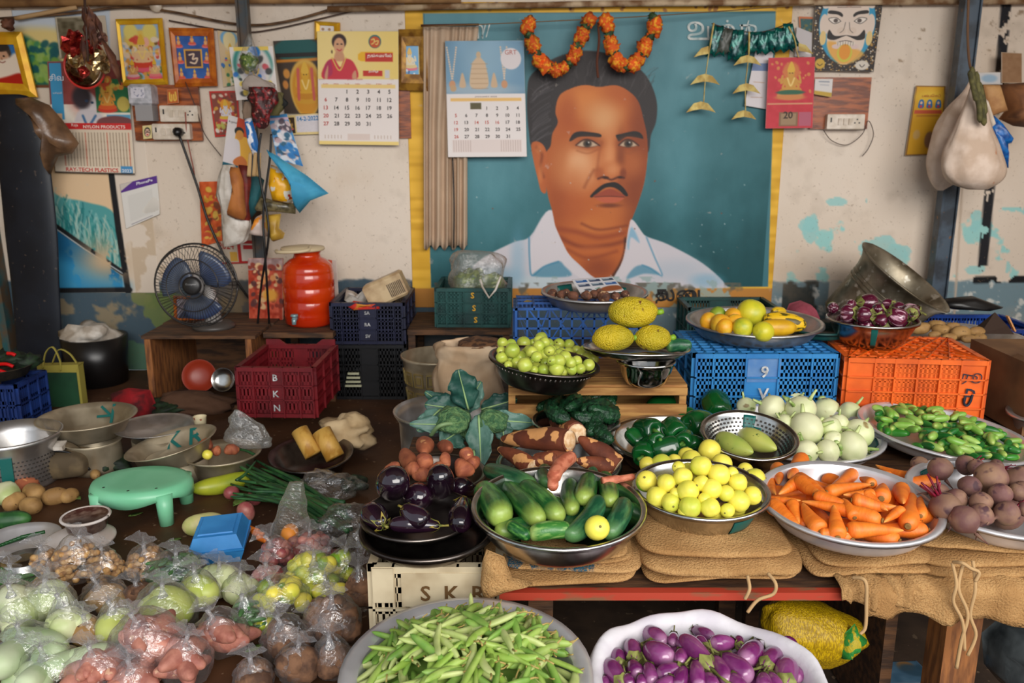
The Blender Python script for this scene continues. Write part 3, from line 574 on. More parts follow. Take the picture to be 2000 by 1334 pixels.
def cal3(a,h):
 t=h*.45;a.rect(0,0,100,t,(110,150,178));a.noise(12,(6,5),5);a.ell(50,t*.35,30,t*.5,(158,190,208),.8,.7);a.ell(40,t-5,50,8,(170,186,196),.6,.8)
 a.poly([(31,t-9),(33,30),(36,24),(42,19),(48,24),(51,30),(53,t-9)],(214,184,150),1);a.ell(42,17,3,4,(206,176,140),.2);a.ell(42,60,1,1,(0,0,0),.2,0)
 for y in(28,34,40,46,52,58):a.line([(32,y),(53,y)],.9,(176,140,106),.5,.7)
 for x in(21,61):a.poly([(x-4,t-9),(x-2,t-22),(x,t-26),(x+2,t-22),(x+4,t-9)],(208,176,142),.8)
 for(x,s)in((8,7),(74,5)):
  for k in range(14):a.ell(x-s+1+k*s/16,8+k*2.9,1.1,1.2,(222,196,170),.3);a.ell(x+s-1-k*s/16,8+k*2.9,1.1,1.2,(222,196,170),.3)
  a.ell(x,53,4,5,(206,150,110),.2)
 a.ell(9,t-7,4,4,(196,160,120),.2);a.ell(83,22,13,13,(226,216,216),.06)
 a.rect(0,t,100,h,(236,226,222));a.rect(5,t+5,95,t+9,(238,190,110));a.rect(30,t+11,44,t+19,(92,84,52));a.rect(6,h-22,94,h-6,(230,214,208))
 for x in list(range(8,32,3))+list(range(68,94,3)):a.line([(x,h-21),(x,h-7)],.7,(176,150,140),.4,.8)
jan=[(869,80),(1023,79),(1029,306),(875,307)]
tx=[('JANUARY 2025',.5,.475,.28,.014,(130,110,110)),('GRT',.83,.098,.15,None,(196,120,110))]
n=1
for r in range(5):
 for c in range(7):
  if(r==0 and c<3)or n>31:continue
  tx.append((str(n),.115+c*.131,.573+r*.0615,None,.030,(200,96,84)if c==0 or n in(14,15,16)else(72,60,58),True));n+=1
poster('wall_calendar',jan,.085,'January calendar with a pale temple tower and necklaces hung over the curtain','calendar',cal3,130,texts=tx)
poster('torn_deity_print',[(424,55),(468,60),(466,165),(436,170)],.014,'small torn blue edged deity print beside the orange frame','poster',lambda a,h:(a.rect(0,0,100,h,(216,190,150)),a.ell(50,40,40,34,(110,170,214),.15),a.ell(52,50,30,40,(232,214,160),.15),idol(a,54,h*.42,26,(226,190,120),(230,200,110)),a.poly([(20,h*.6),(90,h*.55),(90,h),(40,h)],(214,190,120),3),a.scatter((10,h*.5,95,h),20,8,[(50,110,190),(236,226,200),(50,120,80)],2)))
poster('blue_god_poster',[(447,92),(532,90),(543,190),(462,196)],.20,'white and blue deity poster behind the clear bag of greens','poster',lambda a,h:(a.rect(0,0,100,h,(226,218,214)),a.ell(50,40,46,50,(44,130,120),.1),a.ell(52,48,40,52,(214,208,204),.15),a.rect(10,0,90,9,(230,196,90)),idol(a,54,h*.5,28,(200,196,214),(220,210,190)),a.ell(56,12,14,14,(36,110,180),.2),a.scatter((6,20,94,h),30,6,[(40,110,190),(30,120,80),(230,200,80),(206,90,100),(60,60,60)],3)))
poster('golden_idol_poster',[(533,80),(624,76),(626,222),(556,222)],.016,'dark poster of a golden idol beside the July calendar','poster',lambda a,h:(a.rect(0,0,100,h,(66,52,42)),a.ell(50,20,52,24,(26,86,84),.1),a.rect(0,26,100,34,(32,26,22)),a.line([(0,42),(100,40)],6,(206,130,40),2),a.ell(64,h*.66,40,h*.4,(214,168,76),.06),a.ell(64,h*.68,34,h*.36,(206,140,32),.1),idol(a,64,h*.6,27,(214,160,40),(196,130,26),None,True,(206,150,40)),a.line([(48,60),(44,h*.8)],7,(200,90,80),2),a.line([(80,60),(84,h*.8)],7,(200,90,80),2),a.ell(20,h*.45,8,10,(206,140,60),.3),a.ell(14,h*.6,7,9,(200,130,60),.3)))
poster('date_strip',[(549,226),(622,221),(624,262),(554,264)],.022,'small strip with a tiny dark idol picture and the date in blue','poster',lambda a,h:(a.rect(0,0,100,h,(232,206,140)),a.rect(6,6,34,h-4,(66,46,24)),idol(a,20,h*.5,9,(206,160,90),(180,130,60)),a.rect(38,3,100,h-6,(220,212,216)),a.noise(5,(20,30),3)),texts=[('14-2-2022',.71,.22,.56,.22,(40,130,186),True)])
poster('red_deity_print',[(408,178),(464,177),(470,264),(420,268)],.012,'red bordered print of a many armed deity left of the bag cluster','poster',lambda a,h:(a.rect(0,0,100,h,(196,44,34)),a.rect(6,6,94,h-6,(136,70,56)),a.scatter((8,8,92,h-8),50,8,[(226,200,180),(214,160,60),(110,60,50),(180,60,50)],6),idol(a,52,h*.45,24,(214,206,214),(220,180,60),(226,150,40)),a.scatter((10,h*.7,90,h-8),16,7,[(220,60,50),(190,190,90),(232,220,210)],7)))
poster('blue_family_poster',[(524,226),(560,222),(592,325),(541,312)],.20,'blue and white figure poster hanging beside the blue cloth bag','poster',lambda a,h:(a.rect(0,0,100,h,(70,140,196)),a.rect(0,14,100,26,(206,180,200)),a.scatter((8,30,92,h-20),70,13,[(222,206,206),(196,170,176),(86,70,80),(40,90,120),(230,226,230)],8),a.scatter((30,h*.6,100,h),20,12,[(40,120,190),(220,226,236)],9)))
poster('person_poster',[(446,224),(500,240),(482,352),(432,338)],.20,'leaning poster of a dark haired man in a white shirt on orange','poster',lambda a,h:(a.rect(0,0,100,h,(222,166,56)),a.rect(34,0,100,60,(196,66,30)),a.rect(0,0,34,h,(216,208,206)),a.ell(46,46,17,15,(32,36,34),.1),a.ell(49,58,14,17,(206,140,60),.1),a.poly([(6,h*.44),(40,h*.36),(56,h*.46),(60,h*.78),(0,h*.8)],(212,204,206),2),a.poly([(40,h*.72),(66,h*.62),(90,h*.7),(84,h*.82),(46,h*.8)],(196,110,50),2),a.rect(0,h*.8,60,h,(20,84,100)),a.rect(0,h*.93,100,h,(224,216,210))),texts=[('உழவர்',.2,.1,.3,None,(60,54,50))])
poster('orange_print',[(389,355),(432,354),(436,470),(394,482)],.012,'orange and yellow festival print behind the fan','poster',lambda a,h:(a.rect(0,0,100,h,(214,90,34)),a.noise(22,(14,8),3),a.scatter((20,30,90,h-30),60,11,[(222,160,40),(200,70,40),(230,190,80),(120,60,30)],4)))
poster('red_notice',[(420,468),(504,470),(506,514),(428,516)],.010,'red and white notice above the printed panel by the post','poster',lambda a,h:(a.rect(0,0,100,h,(190,40,38)),a.rect(0,0,50,h-4,(206,190,170)),a.rect(58,8,92,h-6,(226,212,200)),a.rect(64,12,86,22,(200,40,44)),a.rect(30,h*.5,48,h-6,(220,170,70))),texts=[('2024',.24,.24,.36,.3,(170,50,40),True)])
q=poster('payment_sticker',[(234,360),(306,343),(313,418),(246,447)],.010,'white payment sticker with a purple head and peeling corners','sticker',lambda a,h:(a.rect(0,0,100,h,(226,222,216)),a.poly([(0,0),(100,0),(100,22),(0,22)],(92,52,140),0,1,False),a.poly([(0,0),(36,0),(0,18)],(206,196,186),0,1,False),a.rect(16,34,84,102,(218,214,208)),a.line([(18,110),(80,110)],1.4,(120,110,130),.5)),texts=[('PhonePe',.66,.08,.44,.07,(236,230,244),True)],bulge=lambda u,v:.006*np.clip(v-.75,0,1)*u*8)
board_m=mat('varnished_board',(170,88,36),.35,c2=(112,52,20),sc2=9,streak=(1,1,7),bump=(40,.2,(1,1,8)));white_pl=mat('switch_plastic',(226,212,196),.35,c2=(206,190,170),sc2=20);black_pl=mat('black_plastic',(22,20,20),.35);grey_pl=mat('meter_grey',(196,194,200),.35,c2=(160,160,166),sc2=30)
def at_px(px4,off):c=corners(px4,off);ce=sum(c,Vector())/4;return ce,(c[1]-c[0]).length,(c[3]-c[0]).length
def slab(b,px4,off,th,m=0,bev=.003):ce,w,h=at_px(px4,off);b.box((ce.x,ce.y+th/2,ce.z),(w,th,h),None,m);return ce,w,h
def board(px4,off,label):
 t=thing('switch_board',label,'board');b=MB();slab(b,px4,off,.022);b.build('wooden_panel',board_m,t);return t
def switchbox(px4,off,label,slots,plug=None):
 ce,w,h=at_px(px4,off);t=thing('switch_box',label,'switch',ce);b=MB();b.box((0,.02,0),(w,.04,h),bev=.004);pl=b.build('box_plate',white_pl,t)
 for x in slots:b=MB();b.box((x*w,-.003,0),(w*.10,.008,h*.42),rot=(.12,0,0));b.build('rocker_switch',white_pl,pl)
 b=MB();b.box((-.40*w,-.001,.12*h),(.007,.004,h*.3));b.build('indicator',black_pl,pl)
 b=MB()
 for dx,dz in((-.012,-.006),(.012,-.006),(0,.012)):b.box((.30*w+dx,-.001,dz),(.007,.004,.007))
 b.build('socket_holes',black_pl,pl,kind='stuff');return t,ce,w,h
board([(256,166),(388,166),(396,274),(260,275)],.035,'varnished wooden board carrying the meter and two switch boxes')
switchbox([(310,207),(384,206),(389,236),(314,239)],.075,'upper white switch box on the left wooden board',(-.2,-.05,.1))
switchbox([(296,243),(369,241),(373,271),(299,274)],.075,'lower white switch box with the black fan plug',(-.2,-.05,.1))
ce,w,h=at_px([(249,164),(294,164),(298,206),(252,206)],.12);t=thing('electricity_meter','grey electricity meter under the gold framed picture','meter',ce)
b=MB();b.box((0,.05,0),(w,.10,h),bev=.012);mc_=b.build('meter_case',grey_pl,t);b=MB();b.box((.008,.05,-h*.5-.038),(w*.75,.08,.08));b.build('terminal_cover',mat('meter_base',(150,146,146),.5),t);b=MB();b.box((-.01,-.002,.01),(w*.6,.004,h*.5));b.build('meter_label',mat('meter_paper',(216,212,220),.5,c2=(150,150,170),sc2=90,lo=.55,hi=.6),mc_)
poster('deity_sticker',[(326,175),(347,173),(349,201),(327,203)],.062,'tiny orange sticker with two yellow figures on the board','sticker',lambda a,h:(a.rect(0,0,100,h,(190,96,40)),a.line([(22,30),(24,90),(40,100),(40,50)],12,(230,190,80),4),a.line([(60,50),(62,100),(80,90),(76,30)],12,(230,190,80),4)),24)
poster('mask_sticker',[(278,246),(296,244),(297,270),(280,272)],.062,'tiny cream sticker of a moustached mask beside the lower switch box','sticker',lambda a,h:(a.rect(0,0,100,h,(222,202,140)),a.ell(50,h/2,36,50,(44,52,40),.1),a.ell(50,h/2+6,28,40,(222,180,160),.1),a.line([(28,h*.56),(50,h*.5),(72,h*.56)],8,(40,24,20),3),a.line([(30,h*.4),(46,h*.42)],6,(40,24,20),2),a.line([(54,h*.42),(70,h*.4)],6,(40,24,20),2),a.ell(50,h*.7,12,8,(190,60,50),.2)),24)
t=thing('power_plug','black three pin plug and its cord running down from the switch box','plug',on_y(349,258,WY-.09));o=t.location
b=MB();b.tube([(0,.02,0),(0,-.02,0),(0,-.035,-.012)],[.024,.026,.012],10);b.build('plug_body',black_pl,t)
b=MB();b.tube([Vector(p)-o for p in cr([on_y(350,264,WY-.12),on_y(384,360,WY-.10),on_y(412,445,WY-.10),on_y(470,560,WY-.12),on_y(520,616,WY-.2),on_y(546,640,WY-.3)],6)],.007,6);b.build('cord',black_pl,t)
wire_m=mat('thin_wire',(70,48,40),.5)
def wire(name,pts,rad,m,label,cat='wire',n=6,group=None):
 pts=[p if isinstance(p,Vector)else on_y(*p)for p in pts];o=pts[0].copy();b=MB();b.tube([Vector(p)-o for p in cr(pts,6)],rad,n);return b.build(name,m,None,o,label=label,cat=cat,group=group)
wire('twin_wire',[(362,219,WY-.08),(366,270,WY-.07),(378,330,WY-.06),(380,344,WY-.06)],.003,mat('red_wire',(150,60,44),.5),'thin red twin wire hanging from the upper switch box')
wire('thin_cord',[(362,160,WY-.06),(384,215,WY-.07),(400,262,WY-.05),(432,305,WY-.05)],.0025,wire_m,'thin grey string slanting from the orange frame towards the bags')
wire('loop_wire',[(1608,254,WY-.04),(1625,275,WY-.03),(1655,283,WY-.03),(1684,262,WY-.04),(1696,236,WY-.05),(1706,262,WY-.04),(1696,290,WY-.03),(1684,305,WY-.03)],.0022,wire_m,'loose looped wire under the right switch box')
wire('steel_conduit',[(0,36,WY-.03),(120,28,WY-.03),(240,14,WY-.03),(330,22,WY-.03),(470,48,WY-.03),(560,42,WY-.03),(660,14,WY-.03)],.007,wood_d,'sagging brown cane tied along the head of the wall','cane')
wire('slack_cable',[(30,36,WY-.05),(150,14,WY-.05)],.012,mat('cane_pale',(186,150,106),.7),'short pale cane at the top left corner','cane')
wire('electric_cable',[(330,40,WY-.02),(460,62,WY-.02),(540,56,WY-.02),(700,20,WY-.02),(800,10,WY-.02)],.004,wire_m,'dark cable sagging above the calendars')
b=MB();b.tube([(0,.01,0),(0,-.012,0)],[.030,.030],20);b.build('ceiling_rose',white_pl,None,on_y(305,12,WY-.03),label='round white cable rose near the top of the wall',cat='fitting')
wire('garland_line',[(826,52,WY-.10),(1020,44,WY-.12),(1290,30,WY-.12),(1590,8,WY-.08)],.0028,mat('jute_line',(120,92,58),.8),'thin line strung across the mural holding the garlands','line')
board([(1588,152),(1701,150),(1695,251),(1584,253)],.03,'varnished wooden board under the mask poster')
switchbox([(1617,223),(1690,222),(1688,253),(1614,253)],.065,'white switch box on the right wooden board',(-.16,-.02,.12))
bd2=MB();slab(bd2,[(779,176),(802,176),(801,270),(779,270)],.02,.018);bd2 .build('wooden_board',board_m,label='strip of brown board between the July calendar and the yellow border',cat='board')
poster('business_card',[(1592,154),(1627,154),(1624,190),(1590,184)],.055,'small white card pinned to the right wooden board','card',lambda a,h:(a.rect(0,0,100,h,(220,214,210)),a.rect(0,h*.75,100,h,(196,160,60)),a.line([(24,14),(80,14)],5,(110,120,140),1),a.line([(30,30),(80,30)],3,(150,150,160),1)),30)
def maskp(a,h):
 a.rect(0,0,100,h,(48,38,34));a.scatter((0,0,100,h),700,1.1,[(222,206,170),(196,150,70),(230,220,200),(150,110,60)],3)
 a.ell(50,h*.40,43,h*.50,(48,150,190),.03);sk=(226,206,190);bl=(40,32,30)
 for q in(-1,1):
  a.poly([(50+q*22,14),(50+q*38,22),(50+q*41,-10),(50+q*20,-12)],sk,.6);a.ell(50+q*35,50,7,18,sk,.06);a.ell(50+q*36,72,5,12,(226,196,130),.08)
 a.poly([(50,-6),(70,2),(81,25),(80,70),(76,92),(60,112),(50,116),(40,112),(24,92),(20,70),(19,25),(30,2)],sk,.8);a.poly([(22,78),(40,80),(50,84),(80,96),(68,110),(50,116),(36,110),(25,96)],(230,166,70),3,.9)
 for y in(9,15,21):a.line([(33,y),(68,y)],1,(120,96,84),.4);
 a.ell(50,15,6,6,(214,180,160),.1);a.ell(50,15,3,3,(170,130,110),.2)
 for q in(-1,1):
  a.poly([(50+q*8,33),(50+q*14,28),(50+q*28,26),(50+q*30,31),(50+q*16,33),(50+q*9,37)],bl,.5);a.poly([(50+q*10,44),(50+q*18,38),(50+q*29,40),(50+q*20,48)],(238,226,214),.5);a.line([(50+q*10,44),(50+q*18,38),(50+q*29,40),(50+q*20,48),(50+q*10,44)],1,bl,.4);a.ell(50+q*18,43,3.4,3.4,(90,76,70),.2)
  a.poly([(50,67),(50+q*18,68),(50+q*27,58),(50+q*29,72),(50+q*18,75),(50+q*6,70)],bl,.5);a.ell(50+q*8,60,7,6,(220,198,180),.1);a.line([(50+q*3,46),(50+q*5,58),(50+q*10,63)],.9,(90,76,70),.4)
  a.ell(50+q*14,86,7,4,(222,196,190),.2)
 a.rect(36,78,64,84,(226,214,200));a.ell(50,97,12,15,(206,196,70),.06);a.ell(50,95,9,13,(230,150,50),.1);a.line([(40,78),(50,76),(60,78)],1,bl,.4)
 for x in range(38,64,4):a.line([(x,78),(x,84)],.7,(120,96,84),.3)
 a.ell(12,h-12,8,9,(206,166,60),.1);a.ell(80,h-11,11,8,(214,204,190),.1);a.line([(76,h-12),(80,h-8),(84,h-12)],1.2,bl,.4);a.line([(8,h-12),(12,h-9),(16,h-12)],1.2,bl,.4)
poster('mask_poster',[(1594,-10),(1727,-12),(1706,141),(1586,138)],.035,'poster of a horned, moustached guardian face on blue above the right board','poster',maskp,170,vs=1.2)
poster('red_deity_calendar',[(1501,113),(1592,111),(1587,250),(1495,251)],.075,'red sheet calendar with a gold seated deity on the yellow border','calendar',lambda a,h:(a.rect(0,0,100,h,(200,44,58)),a.noise(6,(20,12),3),a.scatter((8,10,92,h*.55),26,3,[(216,140,70)],5),idol(a,50,h*.34,24,(206,150,60),(200,130,50),(210,120,60),True,(206,140,80)),a.ell(50,h*.49,30,5,(40,96,70),.2),a.ell(50,h*.56,32,6,(206,130,70),.3),a.rect(2,h*.64,98,h*.66,(216,150,110)),a.rect(28,h*.77,68,h*.97,(132,100,70)),a.rect(32,h*.79,64,h*.95,(158,128,96)),a.rect(70,h*.77,96,h*.97,(180,90,110))),90,texts=[('20',.47,.81,.2,None,(60,40,30),True)])
poster('white_leaflet',[(1478,88),(1512,84),(1500,214),(1454,206)],.028,'white leaflet with a blue band tucked behind the red calendar','leaflet',lambda a,h:(a.rect(0,0,100,h,(220,212,214)),a.rect(0,h*.3,100,h*.42,(110,130,170)),a.line([(20,h*.6),(70,h*.6)],3,(190,150,120),1),a.line([(20,h*.85),(70,h*.83)],3,(180,140,120),1)),40)
poster('grey_leaflet',[(1556,52),(1586,64),(1586,112),(1552,110)],.020,'grey leaflet behind the right end of the bunting','leaflet',lambda a,h:(a.rect(0,0,100,h,(200,192,192)),a.ell(80,h*.8,24,14,(230,222,220),.2),a.line([(10,h*.85),(60,h*.8)],6,(120,110,120),2)),24)
poster('green_card',[(1560,32),(1588,33),(1586,62),(1562,60)],.012,'dark green card with an orange rim left of the mask poster','card',lambda a,h:(a.rect(0,0,100,h,(206,110,60)),a.rect(10,14,100,h,(44,92,92)),a.scatter((12,20,96,h),14,8,[(30,70,80),(120,110,60)],2)),24)
poster('tin_sign',[(1789,167),(1847,168),(1840,302),(1767,304)],.02,'yellow advertisement card with three blue bottles beside the steel post','sign',lambda a,h:(a.rect(0,0,100,h,(150,106,52)),a.rect(5,4,95,h-4,(222,166,40)),a.ell(50,36,44,20,(232,190,60),.6),[(a.poly([(x-8,72),(x-8,54),(x-4,46),(x+4,46),(x+8,54),(x+8,72)],(36,110,170),1),a.ell(x,56,4,5,(230,190,160),.2),a.rect(x-4,64,x+4,72,(200,60,70)))for x in(26,52,80)],a.rect(8,80,92,92,(206,90,60)),a.rect(16,96,84,102,(196,130,40)),a.ell(62,h*.78,14,28,(150,110,80),.2),a.ell(24,h*.7,10,16,(210,170,100),.3)),70,texts=[('பல்பொடி',.55,.14,.6,None,(180,60,40))])
poster('brown_card',[(1956,102),(1996,104),(1996,162),(1956,162)],.10,'brown cardboard card clipped above the paper packets','card',lambda a,h:(a.rect(0,0,100,h,(146,108,74)),a.noise(8,(10,8),2)),24)
poster('white_sticker_plate',[(1905,142),(1958,141),(1958,165),(1908,165)],.09,'white printed plate behind the neck of the cloth sack','card',lambda a,h:(a.rect(0,0,100,h,(206,202,200)),a.ell(50,h*.5,30,14,(150,176,196),.3)),24)
b=MB();slab(b,[(1878,148),(1960,150),(1960,176),(1882,186)],.06,.03);b.build('wooden_board',wood_d,label='short dark board behind the cloth sacks',cat='board')
# -- curtain, garlands, bunting
cur_m=mat('curtain_cloth',(206,180,154),.85,c2=(184,156,130),sc2=5,lo=.3,hi=.8,spots=(6,.66,.80,(110,88,70)),bump=(160,.15))
t=thing('curtain','dingy beige pleated curtain hanging left of the portrait','curtain',on_y(868,270,WY-.05));o=t.location.copy();P=[]
for j in range(20):
 f=j/19;row=[]
 for i in range(91):
  g=i/90;xl=826+2*f;xr=935-22*min(1,f*2.2);yb=52+(432+5*math.sin(g*30))*f
  p=on_y(xl+(xr-xl)*g,yb,WY-.05-.022*math.sin(g*40+1.6*math.sin(g*9)+f*.8)*(.45+.55*f));row.append(p-o)
 P.append(row)
b=MB();b.grid(P,thick=.003,nrm=(0,1,0));b.build('curtain_panel',cur_m,t)
b=MB();b.tube([on_y(822,50,WY-.05)-o,on_y(935,48,WY-.05)-o],.006,8);b.build('curtain_rod',mat('rod_brown',(90,50,30),.5),t)
wire('black_string',[(884,308,WY-.09),(887,400,WY-.09),(886,484,WY-.09)],.004,black_pl,'black cord hanging down the curtain below the January calendar','cord')
def rough_ball(n,rad,seed,amp,freq,rings=9):
 b=MB();prof=[(rad*math.sin(math.pi*i/rings),-rad*math.cos(math.pi*i/rings))for i in range(rings+1)]
 def fn(x,y,z):
  p=Vector((x,y,z));return p*(1+amp*mnoise.noise(p*freq+Vector((seed,0,seed))))
 return b.lathe(prof,n,fn=fn)
mari=[rough_ball(14,.029,s,.75,120)for s in range(3)];mari_m=mat('marigold',(226,92,24),.8,c2=(240,170,40),sc2=70,lo=.5,hi=.62,spots=(60,.66,.7,(190,30,26)),rnd=.2);leafy_m=mat('garland_leaf',(34,58,30),.7,c2=(70,96,50),sc2=60,lo=.5,hi=.6)
mari_me=[m.mesh('marigold_flower',mari_m)for m in mari];leaf_me=rough_ball(12,.019,9,.8,140).mesh('leaf_tuft',leafy_m)
def garland(pts,label):
 P=[on_y(x,y,WY-.12)for x,y in pts];o=P[0].copy();t=thing('marigold_garland',label,'garland',o);b=MB();C=[Vector(p)-o for p in cr(P,10)];b.tube(C,.004,5);b.build('string',wire_m,t)
 L=[0]
 for a,c in zip(C,C[1:]):L.append(L[-1]+(c-a).length)
 k=0;step=.034;n=int(L[-1]/step)
 for i in range(n+1):
  d=i*L[-1]/n;j=min(range(len(L)),key=lambda q:abs(L[q]-d));p=C[j]
  if i%3!=2:put('marigold_flower',mari_me[k%3],t,p,(R.uniform(0,6),R.uniform(0,6),0),(R.uniform(1.05,1.3),)*3);k+=1
  else:put('leaf_tuft',leaf_me,t,p,(R.uniform(0,6),0,0),(1.25,)*3)
garland([(1034,44),(1030,58),(1042,90),(1056,120),(1080,136),(1098,134),(1118,114),(1132,80),(1144,52),(1150,40)],'left looped marigold garland above the painted head')
garland([(1182,40),(1186,52),(1192,80),(1202,112),(1218,130),(1238,126),(1256,100),(1266,74),(1280,56),(1274,34)],'right looped marigold garland above the painted head')
wire('dry_garland',[(1168,44,WY-.11),(1170,80,WY-.11),(1166,120,WY-.11),(1168,152,WY-.11)],.007,mat('dry_string',(96,52,34),.9),'dried brown flower string hanging between the garlands','garland')
pen_m=mat('green_foil',(16,104,92),.22,.25,c2=(8,62,64),sc2=30,bump=(40,.5));pen_d=mat('dark_foil',(70,74,66),.4)
t=thing('bunting','string of shiny green pennants right of the portrait','bunting',on_y(1470,80,WY-.06));o=t.location.copy()
b=MB();b.tube([Vector(p)-o for p in cr([on_y(1390,46,WY-.06),on_y(1440,60,WY-.06),on_y(1490,62,WY-.06),on_y(1545,44,WY-.06)],6)],.003,5);b.build('string',wire_m,t)
for i,(x,y,w,h,dx,dk)in enumerate(((1402,50,22,62,-6,0),(1422,56,18,52,-8,1),(1442,58,20,62,-4,0),(1474,62,18,44,-6,0),(1490,62,16,46,6,0),(1506,60,18,40,14,0),(1522,54,18,50,10,0),(1538,46,18,52,10,0))):
 a,c_,d=[on_y(*q)-o for q in((x-w/2,y,WY-.062-.004*i),(x+w/2,y,WY-.062-.004*i),(x+dx,y+h,WY-.06-.004*i))]
 b=MB();P=[[a.lerp(c_,i2/4).lerp(d+Vector((.024*(i2-2),0,.02*(i2%2))),j/5)+Vector((0,-.012*math.sin(j*1.3+i2*2),0))for i2 in range(5)]for j in range(6)];b.grid(P,thick=.0015,nrm=(0,1,0));b.build('pennant',pen_d if dk else pen_m,t)
palm_m=mat('palm_leaf',(226,202,122),.6,c2=(190,156,80),sc2=20,rnd=.1)
def palm(pts,label,wings):
 P=[on_y(x,y,WY-.09)for x,y in pts];o=P[0].copy();t=thing('palm_leaf_ornament',label,'ornament',o);b=MB();b.tube([Vector(p)-o for p in cr(P,6)],[.011 if i<6 else.0065 for i in range(6*(len(P)-1)+1)],6,flat=.4);b.build('stem_strip',palm_m,t)
 for(x,y,s,l)in wings:
  for q in(-1,1):
   if q in l:continue
   c0,c1,c2_,c3,c4=[on_y(x+q*a*s,y+e*s,WY-.095-.012*k)-o for a,e,k in((0,-8,0),(14,-4,1),(29,14,2),(17,10,1),(0,7,0))]
   b=MB();b.add([c0,c1,c2_,c3,c4]+[p+Vector((0,.003,0))for p in(c0,c1,c2_,c3,c4)],[(0,4,3,1),(1,3,2),(5,6,8,9),(6,7,8),(0,1,6,5),(1,2,7,6),(2,3,8,7),(3,4,9,8)],0,False);b.build('wing',palm_m,t)
palm([(1394,45),(1386,95),(1378,150),(1374,205)],'left pale palm leaf ornament of three winged tiers',[(1384,98,1.0,(1,)),(1377,152,1.0,()),(1369,206,1.0,())])
palm([(1463,62),(1462,110),(1456,165),(1456,220)],'middle pale palm leaf ornament of three winged tiers',[(1460,115,.95,()),(1458,170,.95,()),(1453,222,.85,())])
palm([(1540,52),(1552,78),(1556,100),(1560,112)],'right palm leaf ornament with wide wing by the mask poster',[(1560,92,1.0,(-1,))])
# -- hanging bags
def pxbag(name,label,cat,rows,Y,dr,m,pleat=(0,0),n=32,sub=4,parent=None,group=None,crumple=.0,seed=0):
 """soft bag: rows of (py, xl, xr) down its height"""
 rr=cr(rows,sub);secs=[]
 for(y,xl,xr)in rr:a=on_y(xl,y,Y);c=on_y(xr,y,Y);secs.append(((a+c)/2,max(.002,(c.x-a.x)/2)))
 o=secs[0][0].copy();b=MB();vs=[];fs=[];k=len(secs);np_,am=pleat
 for i,(c,r)in enumerate(secs):
  for j in range(n):
   t=2*math.pi*j/n;w=1+am*math.sin(np_*t+.8*math.sin(3*t+seed))*(1-.6*i/k)+crumple*mnoise.noise(Vector((math.cos(t)*2.2,math.sin(t)*2.2+seed,i*6./k)))
   vs.append(c-o+Vector((r*math.cos(t)*w,r*dr*math.sin(t)*w,0)))
 for i in range(k-1):
  for j in range(n):q=(j+1)%n;fs.append((i*n+q,i*n+j,(i+1)*n+j,(i+1)*n+q))
 fs.append(tuple(range(n)));fs.append(tuple(reversed(range((k-1)*n,k*n))));b.add(vs,fs)
 if parent is not None:
  q=b.build(name,m,parent);q.location=o-parent.location;return q
 return b.build(name,m,None,o,label=label,cat=cat,group=group)
def pillow(name,label,cat,pts,Y,th,m,parent=None,crease=.3,kind=None):
 P=[on_y(x,y,Y)for x,y in pts];o=sum(P,Vector())/len(P);n=len(P);b=MB();vs=[];r=random.Random(len(pts)+int(pts[0][0]))
 for f,dy in((1,0),(.82,-th*.7),(.45,-th),(1,th*.2)):
  for p in P:q=(p-o)*f;vs.append(q+Vector((0,dy*(1+r.uniform(-crease,crease)),0)))
 vs.append(Vector((0,-th*.9,0)));fs=[]
 for i in range(n):
  j=(i+1)%n
  for k in(0,1):fs.append((k*n+i,k*n+j,(k+1)*n+j,(k+1)*n+i))
  fs.append((2*n+i,2*n+j,4*n));fs.append((j,i,3*n+i,3*n+j))
 fs.append(tuple(range(3*n,4*n)));b.add(vs,fs)
 if parent is not None:
  q=b.build(name,m,parent);q.location=o-parent.location;return q
 return b.build(name,m,None,o,label=label,cat=cat)
linen=mat('unbleached_cotton',(228,206,188),.85,c2=(204,178,156),sc2=9,bump=(60,.3),spots=(9,.72,.76,(190,120,80)))
pxbag('cloth_sack','left of two grimy white cotton sacks tied on the steel post','sack',[(158,1893,1899),(180,1880,1900),(215,1848,1906),(260,1822,1912),(310,1812,1905),(345,1815,1892),(362,1822,1858),(372,1832,1842)],4.49,.72,linen,(9,.05),crumple=.12,seed=2)
pxbag('cloth_sack','right, rounder white cotton sack tied on the steel post','sack',[(150,1898,1908),(170,1895,1912),(205,1884,1925),(250,1866,1936),(295,1846,1952),(330,1840,1961),(356,1855,1950),(370,1890,1928)],4.26,.62,linen,(11,.06),crumple=.1,seed=5)
reed=mat('dry_reed',(110,104,58),.8,c2=(70,66,36),sc2=20)
t=thing('grass_tie','twisted green grass tie round the necks of the cloth sacks','tie',on_y(1903,140,4.2));o=t.location.copy()
for pts in([(1898,130),(1903,170),(1912,205),(1914,240)],[(1906,140),(1912,180),(1920,215),(1922,246)],[(1910,158),(1920,195),(1924,225)],[(1894,138),(1900,165),(1908,200)]):
 b=MB();b.tube([Vector(p)-o for p in cr([on_y(x,y,4.16)for x,y in pts],4)],[.006]+[.013]*(4*(len(pts)-1)-1)+[.003],6);b.build('reed_strand',reed,t)
wire('hook_cord',[(1893,-40,4.5),(1890,60,4.5),(1893,120,4.4),(1900,146,4.30),(1904,165,4.26)],.006,mat('brown_cord',(120,86,60),.8),'brown cord from the roof holding the cloth sacks','cord')
pillow('brown_envelope','buff paper envelope leaning beside the cloth sacks','envelope',[(1921,165),(1953,166),(1969,216),(1950,222),(1935,228)],4.30,.02,mat('buff_paper',(190,144,92),.7,c2=(164,116,70),sc2=12))
